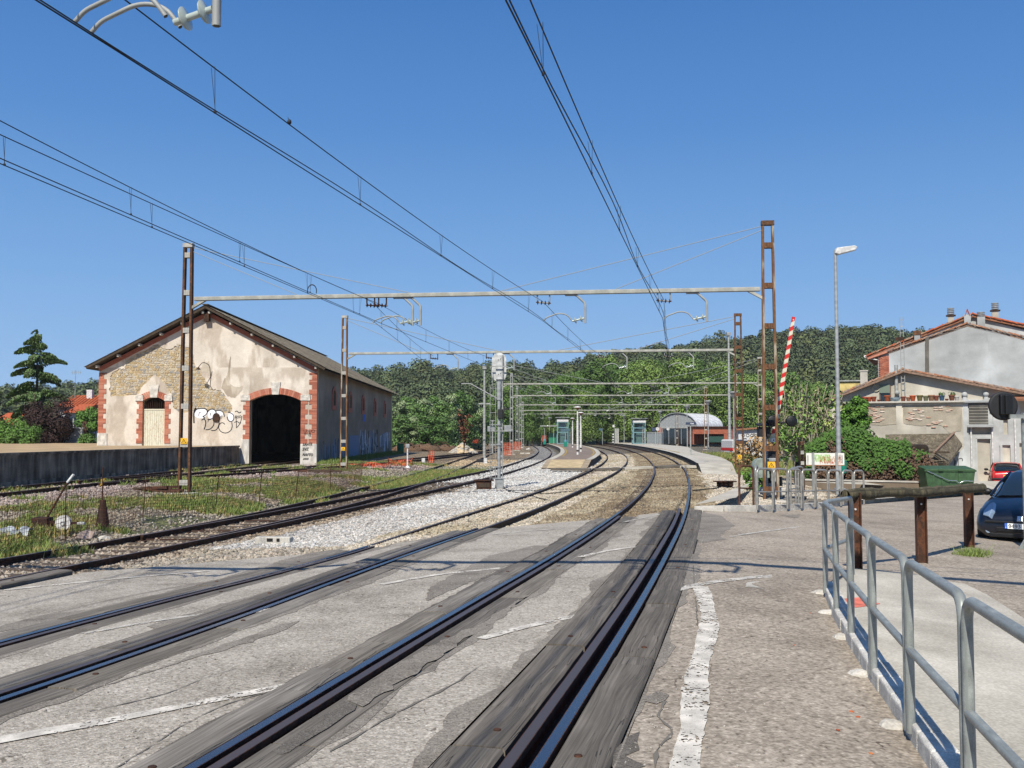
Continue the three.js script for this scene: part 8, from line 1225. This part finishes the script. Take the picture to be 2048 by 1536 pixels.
// ---------------------------------------------------------------- things in the yard on the left
{
  const p = onGround(86, 1062, yardH), K = -p.z / FOCAL, X = (px) => (px - 86) * K, Y = (py) => (1062 - py) * K, t = thing('switch_lever', 'rusty points lever with white tip and white round counterweight', 'switch lever', p);
  obj('frame', [rbx(.34, .3, .3, .03, -.02, .14, 0), bx(.5, .06, .4, 0, .02, 0)], M.railDark, t); obj('lever', rod(V(X(92), Y(1040), .02), V(X(133), Y(966), .02), .024, .02, 8), M.railRust, t); obj('lever_grip', rod(V(X(133), Y(966), .02), V(X(145), Y(950), .02), .027, .027, 10), M.white, t);
  obj('weight_arm', [bar(V(X(92), Y(1044), .05), V(X(160), Y(1046), .05), .04, .05)], M.railDark, t); obj('counterweight', new THREE.CylinderGeometry(.155, .155, .08, 28).rotateX(Math.PI / 2).translate(X(130), Y(1045), .09), M.white, t); obj('weight_hub', new THREE.TorusGeometry(.04, .012, 6, 16).translate(X(130), Y(1046), .135), M.galv, t); obj('arm_tip', rbx(.16, .06, .05, .02, X(163), Y(1046.5), .05), M.white, t);
}
{ const p = onGround(205, 1055, yardH), K = -p.z / FOCAL, h = (1055 - 936) * K, t = thing('point_indicator', 'dark rusty indicator post on a tapered foot with faded yellow flag', 'indicator', p); obj('foot', new THREE.CylinderGeometry(.06, .17, (1055 - 1000) * K, 4).rotateY(.78).translate(0, (1055 - 1000) * K / 2, 0), M.railDark, t); obj('spindle', rod(V(-.01, .2, 0), V(-.02, h, 0), .018, .014, 8), M.railDark, t); obj('flag', new THREE.ExtrudeGeometry(new THREE.Shape([[-.02, .96], [-.1, .9], [-.05, 1.0], [-.06, 1.08], [.05, 1.1], [-.01, 1.02]].map(q => new THREE.Vector2(...q))), { depth: .01, bevelEnabled: false }), std({ color: 0x9a7a2a, roughness: .9 }), t); }
{ // sagging plastic net fence on rods
  const f = thing('net_fence', 'sagging brown plastic net fence on rusty rods along the siding', 'fence'), pts = [[-70, 1128], [130, 1083], [285, 1038], [430, 1025], [517, 1012], [590, 1000], [660, 985], [720, 970]].map(q => onGround(q[0], q[1], yardH)), R = rng(3), gs = [], tops = pts.map((p, i) => V(p.x + (R() - .2) * .16, p.y + .92 + R() * .12, p.z + (R() - .5) * .1));
  pts.forEach((p, i) => obj('rod', rod(V(p.x, p.y - .1, p.z), tops[i].clone().add(V(.02, .08, 0)), .011, .009, 6), M.railRust, f));
  for (let i = 0; i < pts.length - 1; i++) { const L = pts[i].distanceTo(pts[i + 1]), n = Math.round(L / .085), at = (u, v) => { const a = pts[i].clone().lerp(pts[i + 1], u), b = tops[i].clone().lerp(tops[i + 1], u); b.y -= Math.sin(u * Math.PI) * .12; const q = a.lerp(b, v); q.y += .05 * (1 - v); q.z += Math.sin(u * 9 + v * 4 + i) * .03; return q; }; for (let k = 0; k <= n; k++) { const u = k / n; for (let m = 0; m < 3; m++) gs.push(rod(at(u, m / 3), at(u, (m + 1) / 3), .0042, .0042, 3)); } for (let m = 0; m <= 11; m++) for (let k = 0; k < 10; k++) gs.push(rod(at(k / 10, m / 11), at((k + 1) / 10, m / 11), .0042, .0042, 3)); }
  stuff(obj('netting', gs, M.net, f));
}
{ // scrap by the mast
  const R = rng(13), scrap = (px, py, n, label, len) => { const c = onGround(px, py, yardH), t = thing('scrap_pile', label, 'scrap', c); for (let i = 0; i < n; i++) { const a = (R() - .5) * .7, l = len * (.5 + R() * .6), x = (R() - .5) * len * .7, z = (R() - .5) * .7, y = .04 + Math.floor(i / 4) * .06; obj('scrap_timber', rbx(l, .07 + R() * .04, .1, .012, x, y, z, 0, a, (R() - .5) * .1), i % 3 ? M.brownSteel : M.sleeper, t); } };
  scrap(335, 985, 11, 'pile of rusty beams at the foot of the dark mast', 1.5); scrap(628, 945, 7, 'low heap of rusty steel before the shed corner', 1.8); scrap(962, 900, 5, 'stacked old sleepers left of the signal pole', 4);
}
{ // concrete blocks, slab, plastic sheet
  const bl = (px, py, w, label, turn) => { const p = onGround(px, py, yardH), t = thing('concrete_block', label, 'concrete block', p, turn, 'concrete blocks'); obj('block_body', rbx(w, .17, .2, .02, 0, .07, 0), M.concrete, t); obj('slot', [bx(.12, .06, .02, -.05, .1, .1), bx(.06, .06, .02, .12, .1, .1)], M.dark, t); };
  bl(548, 1089, .72, 'pale concrete block lying on ballast beside the crossing', -.12); bl(1050, 908, 1.2, 'concrete footing block by the orange netting', 0); bl(1040, 896, 1.2, 'farther concrete footing block by the orange netting', 0);
  const sl = onGround(170, 1078, yardH), s = thing('stone_slab', 'tilted pinkish stone slab beside the siding rail', 'stone', sl, .3); const g = new THREE.ExtrudeGeometry(new THREE.Shape([[-.16, 0], [.12, -.02], [.17, .12], [.02, .17], [-.1, .12]].map(q => new THREE.Vector2(...q))), { depth: .05, bevelEnabled: true, bevelSize: .012, bevelThickness: .012, bevelSegments: 1 }).rotateX(-.5); obj('slab', g, std({ map: scaled(T.blot, .4), color: 0xc9b2a6, roughness: .95 }), s);
  const bp = onGround(28, 1078, yardH), b = thing('plastic_sheet', 'crumpled pale plastic sheet in the grass at the left edge', 'plastic sheet', bp), pg = new THREE.PlaneGeometry(.62, .3, 26, 12).rotateX(-Math.PI / 2.6), pp = pg.attributes.position; for (let i = 0; i < pp.count; i++) { pp.setY(i, pp.getY(i) + .14 + (fbm(pp.getX(i) * 6, pp.getZ(i) * 6, 0, 4, 3) - .5) * .28); pp.setZ(i, pp.getZ(i) + (fbm(pp.getX(i) * 7 + 5, pp.getZ(i) * 7, 0, 3, 8) - .5) * .2); } pg.computeVertexNormals(); obj('sheet', pg, std({ color: 0x9fa6ac, roughness: .45, side: THREE.DoubleSide }), b);
  const rk = rng(88); const rockAt = (px, py, r, label) => { const p = onGround(px, py, yardH), g2 = new THREE.IcosahedronGeometry(r, 2), q = g2.attributes.position; for (let i = 0; i < q.count; i++) { const k = .75 + .5 * noise(q.getX(i) * 3 / r + px, q.getY(i) * 3 / r + q.getZ(i) * 2 / r, 0, 4); q.setXYZ(i, q.getX(i) * k, q.getY(i) * k * .7, q.getZ(i) * k); } g2.computeVertexNormals(); const t = thing('rock', label, 'rock', p, 0, 'loose rocks'); obj('stone', g2, M.concrete, t); }; rockAt(208, 1078, .11, 'rounded grey rock beside the pink slab'); rockAt(1152, 964, .13, 'grey rock between the rails left of centre'); rockAt(1040, 959, .12, 'grey stone on the ballast right of the signal'); rockAt(1057, 899, .35, 'dark boulder beside the farthest orange netting');
}
{ // shunting signals and marker boards on white stubs
  const p = onGround(815, 936, yardH), K = -p.z / FOCAL, t = thing('ground_signal', 'short white ground signal post with grey box head', 'signal', p); obj('post', rod(V(0, 0, 0), V(0, 40 * K, 0), .05, .05, 10), M.white, t); obj('foot', new THREE.CylinderGeometry(.07, .2, .14, 12).translate(0, .07, 0), M.white, t); obj('head_box', rbx(.27, .24, .2, .02, 0, 44 * K, 0), M.galv, t);
  const mk = (px, py, label) => { const q = onGround(px, py, yardH), k = -q.z / FOCAL, m = thing('marker_box', label, 'marker', q, 0, 'white marker boxes'); obj('box_body', rbx(7 * k, 11 * k, 6 * k, .03, 0, 6 * k, 0), M.white, m); obj('base', bx(9 * k, 2 * k, 7 * k, 0, k, 0), M.concrete, m); }; mk(847, 928, 'white marker box beside the orange netting'); mk(971, 928, 'white marker box just left of the signal post'); 
  const db = onGround(960, 926, yardH), d = thing('point_motor', 'dark point motor box left of the white marker', 'point motor', db); obj('motor_body', rbx(.55, .28, .4, .04, 0, .16, 0), M.blackMatt, d); obj('motor_rod', rod(V(.2, .1, 0), V(.9, .06, 0), .03), M.railDark, d); obj('footing', bx(.9, .1, .5, 0, 0, 0), M.concrete, d);
  const gb = atDepth(801, 888, 112), b2 = thing('green_barrel', 'green barrel standing beyond the far corner of the shed', 'barrel', V(gb.x, yardH(gb.x, 112), -112)); obj('barrel_body', lathe([[0, 0], [.36, 0], [.38, .1], [.38, .95], [.36, 1.05], [0, 1.05]], 18), std({ color: 0x1d6b43, roughness: .6 }), b2); obj('barrel_rim', [new THREE.TorusGeometry(.38, .03, 6, 20).rotateX(Math.PI / 2).translate(0, 1.02, 0), new THREE.TorusGeometry(.385, .025, 6, 20).rotateX(Math.PI / 2).translate(0, .55, 0)], M.greenBin, b2);
}
{ // orange netting
  const net = (x0, x1, y0, y1, base, d, label, crumple) => { const k = d / FOCAL, t = thing('safety_netting', label, 'netting', V((x0 - 1024) * k, (HORIZON - base) * k + EYE, -d), 0, 'orange safety netting'), w = (x1 - x0) * k, h = (base - y0) * k, gs = [], n = Math.max(4, Math.round(w / .16)), m = Math.max(3, Math.round(h / .16)); const R = rng(x0), at = (u, v) => V(u * w, v * h * (crumple ? .55 + .5 * noise(u * 4, 1, 0, x0) : 1) * (1 - crumple * .3), Math.sin(u * 11 + v * 5) * .1 + crumple * (noise(u * 5, v * 4, 0, 7) - .5) * 1.4); for (let i = 0; i <= n; i++) for (let j = 0; j < m; j++) gs.push(bar(at(i / n, j / m), at(i / n, (j + 1) / m), .03, .012)); for (let j = 0; j <= m; j++) for (let i = 0; i < n; i++) gs.push(bar(at(i / n, j / m), at((i + 1) / n, j / m), .012, .034)); stuff(obj('netting', gs, M.netOrange, t)); obj('stake', [rod(at(0, 0), at(0, 1.1), .03), rod(at(1, 0), at(1, 1.1), .03)], M.mastRust, t); };
  net(778, 824, 910, 0, 930, 66, 'orange safety netting slumped before the shaded shed wall', 1); net(858, 868, 902, 0, 925, 72, 'upright scrap of orange netting by the white marker', 0); net(700, 780, 920, 0, 934, 62, 'low orange netting trailing along the siding', 1); net(1006, 1024, 886, 0, 910, 104, 'orange netting panel at the foot of the first zinc mast', 0); net(1026, 1041, 884, 0, 899, 122, 'orange netting panel at the foot of the second zinc mast', 0); net(946, 956, 876, 0, 886, 130, 'small orange netting scrap by the rubble heap', 1);
}
{ // heaps of roots, rubble, rusty-leaved tree
  const R = rng(47), hp = (px, py, d, n, label) => { const q = atDepth(px, py, d), t = thing('brush_heap', label, 'brush heap', V(q.x, yardH(q.x, d), -d), 0, 'heaps of cleared brush'), gs = []; for (let i = 0; i < n; i++) { const a = R() * 6.28, x = (R() - .5) * 3.6, h = 1.1 * (1 - Math.abs(x) / 2.4) * R(); gs.push(tube([V(x, h, (R() - .5)), V(x + Math.cos(a) * .6, h + .2 * R(), (R() - .5)), V(x + Math.cos(a) * 1.2, Math.max(0, h - .3), Math.sin(a))], .05 + R() * .06, 5, 6)); } stuff(obj('branches', gs, std({ map: scaled(T.wood, .4), color: 0x8a6a50, roughness: 1 }), t)); const g = new THREE.SphereGeometry(1, 18, 10, 0, 6.3, 0, 1.57).scale(2.1, .75, 1.1), p = g.attributes.position; for (let i = 0; i < p.count; i++) p.setY(i, p.getY(i) * (.6 + .8 * noise(p.getX(i) * 2, p.getZ(i) * 2, 0, px))); g.computeVertexNormals(); obj('earth', g, std({ map: scaled(T.gravel, 2), color: 0xa8866a, roughness: 1 }), t); };
  hp(812, 880, 122, 40, 'heap of cleared roots beyond the shed corner'); hp(848, 880, 126, 44, 'dark heap of branches in the middle of the brush row'); hp(884, 881, 128, 36, 'earthy brush heap nearest the signal');
  const q = atDepth(926, 884, 118), t = thing('rubble_mound', 'pale rubble mound left of the concrete pole', 'rubble', V(q.x, yardH(q.x, 118), -118)), gs = [[], []]; for (let i = 0; i < 90; i++) { const a = R() * 6.28, r = Math.sqrt(R()) * 1.5, h = (1.5 - r) * .8; gs[i % 2].push(new THREE.IcosahedronGeometry(.22 + R() * .22, 0).scale(1, .7, 1).rotateY(R() * 6).translate(Math.cos(a) * r, Math.max(.05, h * (.7 + .3 * R())), Math.sin(a) * r)); } stuff(obj('rubble', gs[0], M.mortar, t)); stuff(obj('rubble', gs[1], M.stones[2], t));
  const w = atDepth(928, 882, 112), rt = thing('rusty_leaved_tree', 'thin red-brown leaved tree in front of the rubble mound', 'tree', V(w.x, yardH(w.x, 112), -112)), L = [], br = []; for (let k = 0; k < 9; k++) { const a = R() * 6.28, l = 2.5 + R() * 2.6, e = V(Math.cos(a) * .8, l, Math.sin(a) * .8); br.push(tube([V(0, 0, 0), V(e.x * .2, l * .5, e.z * .2), e], .035, 5, 6)); for (let m = 0; m < 26; m++) { const f = .45 + R() * .6; L.push([e.x * f * f + (R() - .5) * .6, l * f + (R() - .5) * .5, e.z * f + (R() - .5) * .6, R() - .5, .5, R() - .5]); } } obj('trunk', br, M.darkWood, rt); obj('crown', leaves(L, .2, R, .7), foliage(0x7a4a34), rt, true);
}
{ // litter and grit on the paving
  const R = rng(909), bits = [[1703, 1424], [1716, 1435], [1676, 1461], [1742, 1508], [1588, 1291], [1621, 1227]];
  const shard = (px, py, i) => { const p = onGround(px, py, roadH), t = thing('brick_shard', `${['tiny', 'small', 'flat', 'narrow', 'chipped', 'broken', 'loose', 'stray', 'worn', 'pale', 'dusty', 'thin'][i]} orange brick shard on the sandy paving near the kerb`, 'brick shard', V(p.x, p.y + .004, p.z), R() * 6, 'brick shards on the paving'); obj('shard', new THREE.DodecahedronGeometry(.007 + R() * .006, 0).scale(1.5, .5, 1), M.terracotta[i % 4], t); };
  bits.forEach((b, i) => shard(b[0], b[1], i));
  const im = new THREE.InstancedMesh(new THREE.IcosahedronGeometry(1, 0), std({ color: 0xffffff, roughness: 1 }), 1300), mt = new THREE.Matrix4(), q = new THREE.Quaternion(), c = new THREE.Color(); im.name = numbered('grit'); for (let i = 0; i < 1300; i++) { const d = 4 * Math.pow(5, R()), u = R(); let x = u < .6 ? railX('AR', d) + .45 + R() * R() * 1.9 : u < .8 ? railX('BR', d) + .35 + R() * .5 : railX('AL', d) - .4 - R() * .4; const r = .003 + R() * R() * .007; q.setFromEuler(new THREE.Euler(R() * 6, R() * 6, 0)); mt.compose(V(x, roadH(x, d) - .008, -d), q, V(r * 1.3, r, r)); im.setMatrixAt(i, mt); const v = .16 + R() * .28; c.setRGB(v, v * .94, v * .84); im.setColorAt(i, c); } scene.add(im); stuff(im, 'fine grit scattered along the timbers and sandy paving', 'grit');
}
// thin morning haze, only the hill fades a little
scene.fog = new THREE.FogExp2(0xdfe8ee, .00012);
// ---------------------------------------------------------------- draw
scene.traverse(o => { if (o.isMesh) { o.castShadow = true; o.receiveShadow = true; } });
renderer.render(scene, camera);
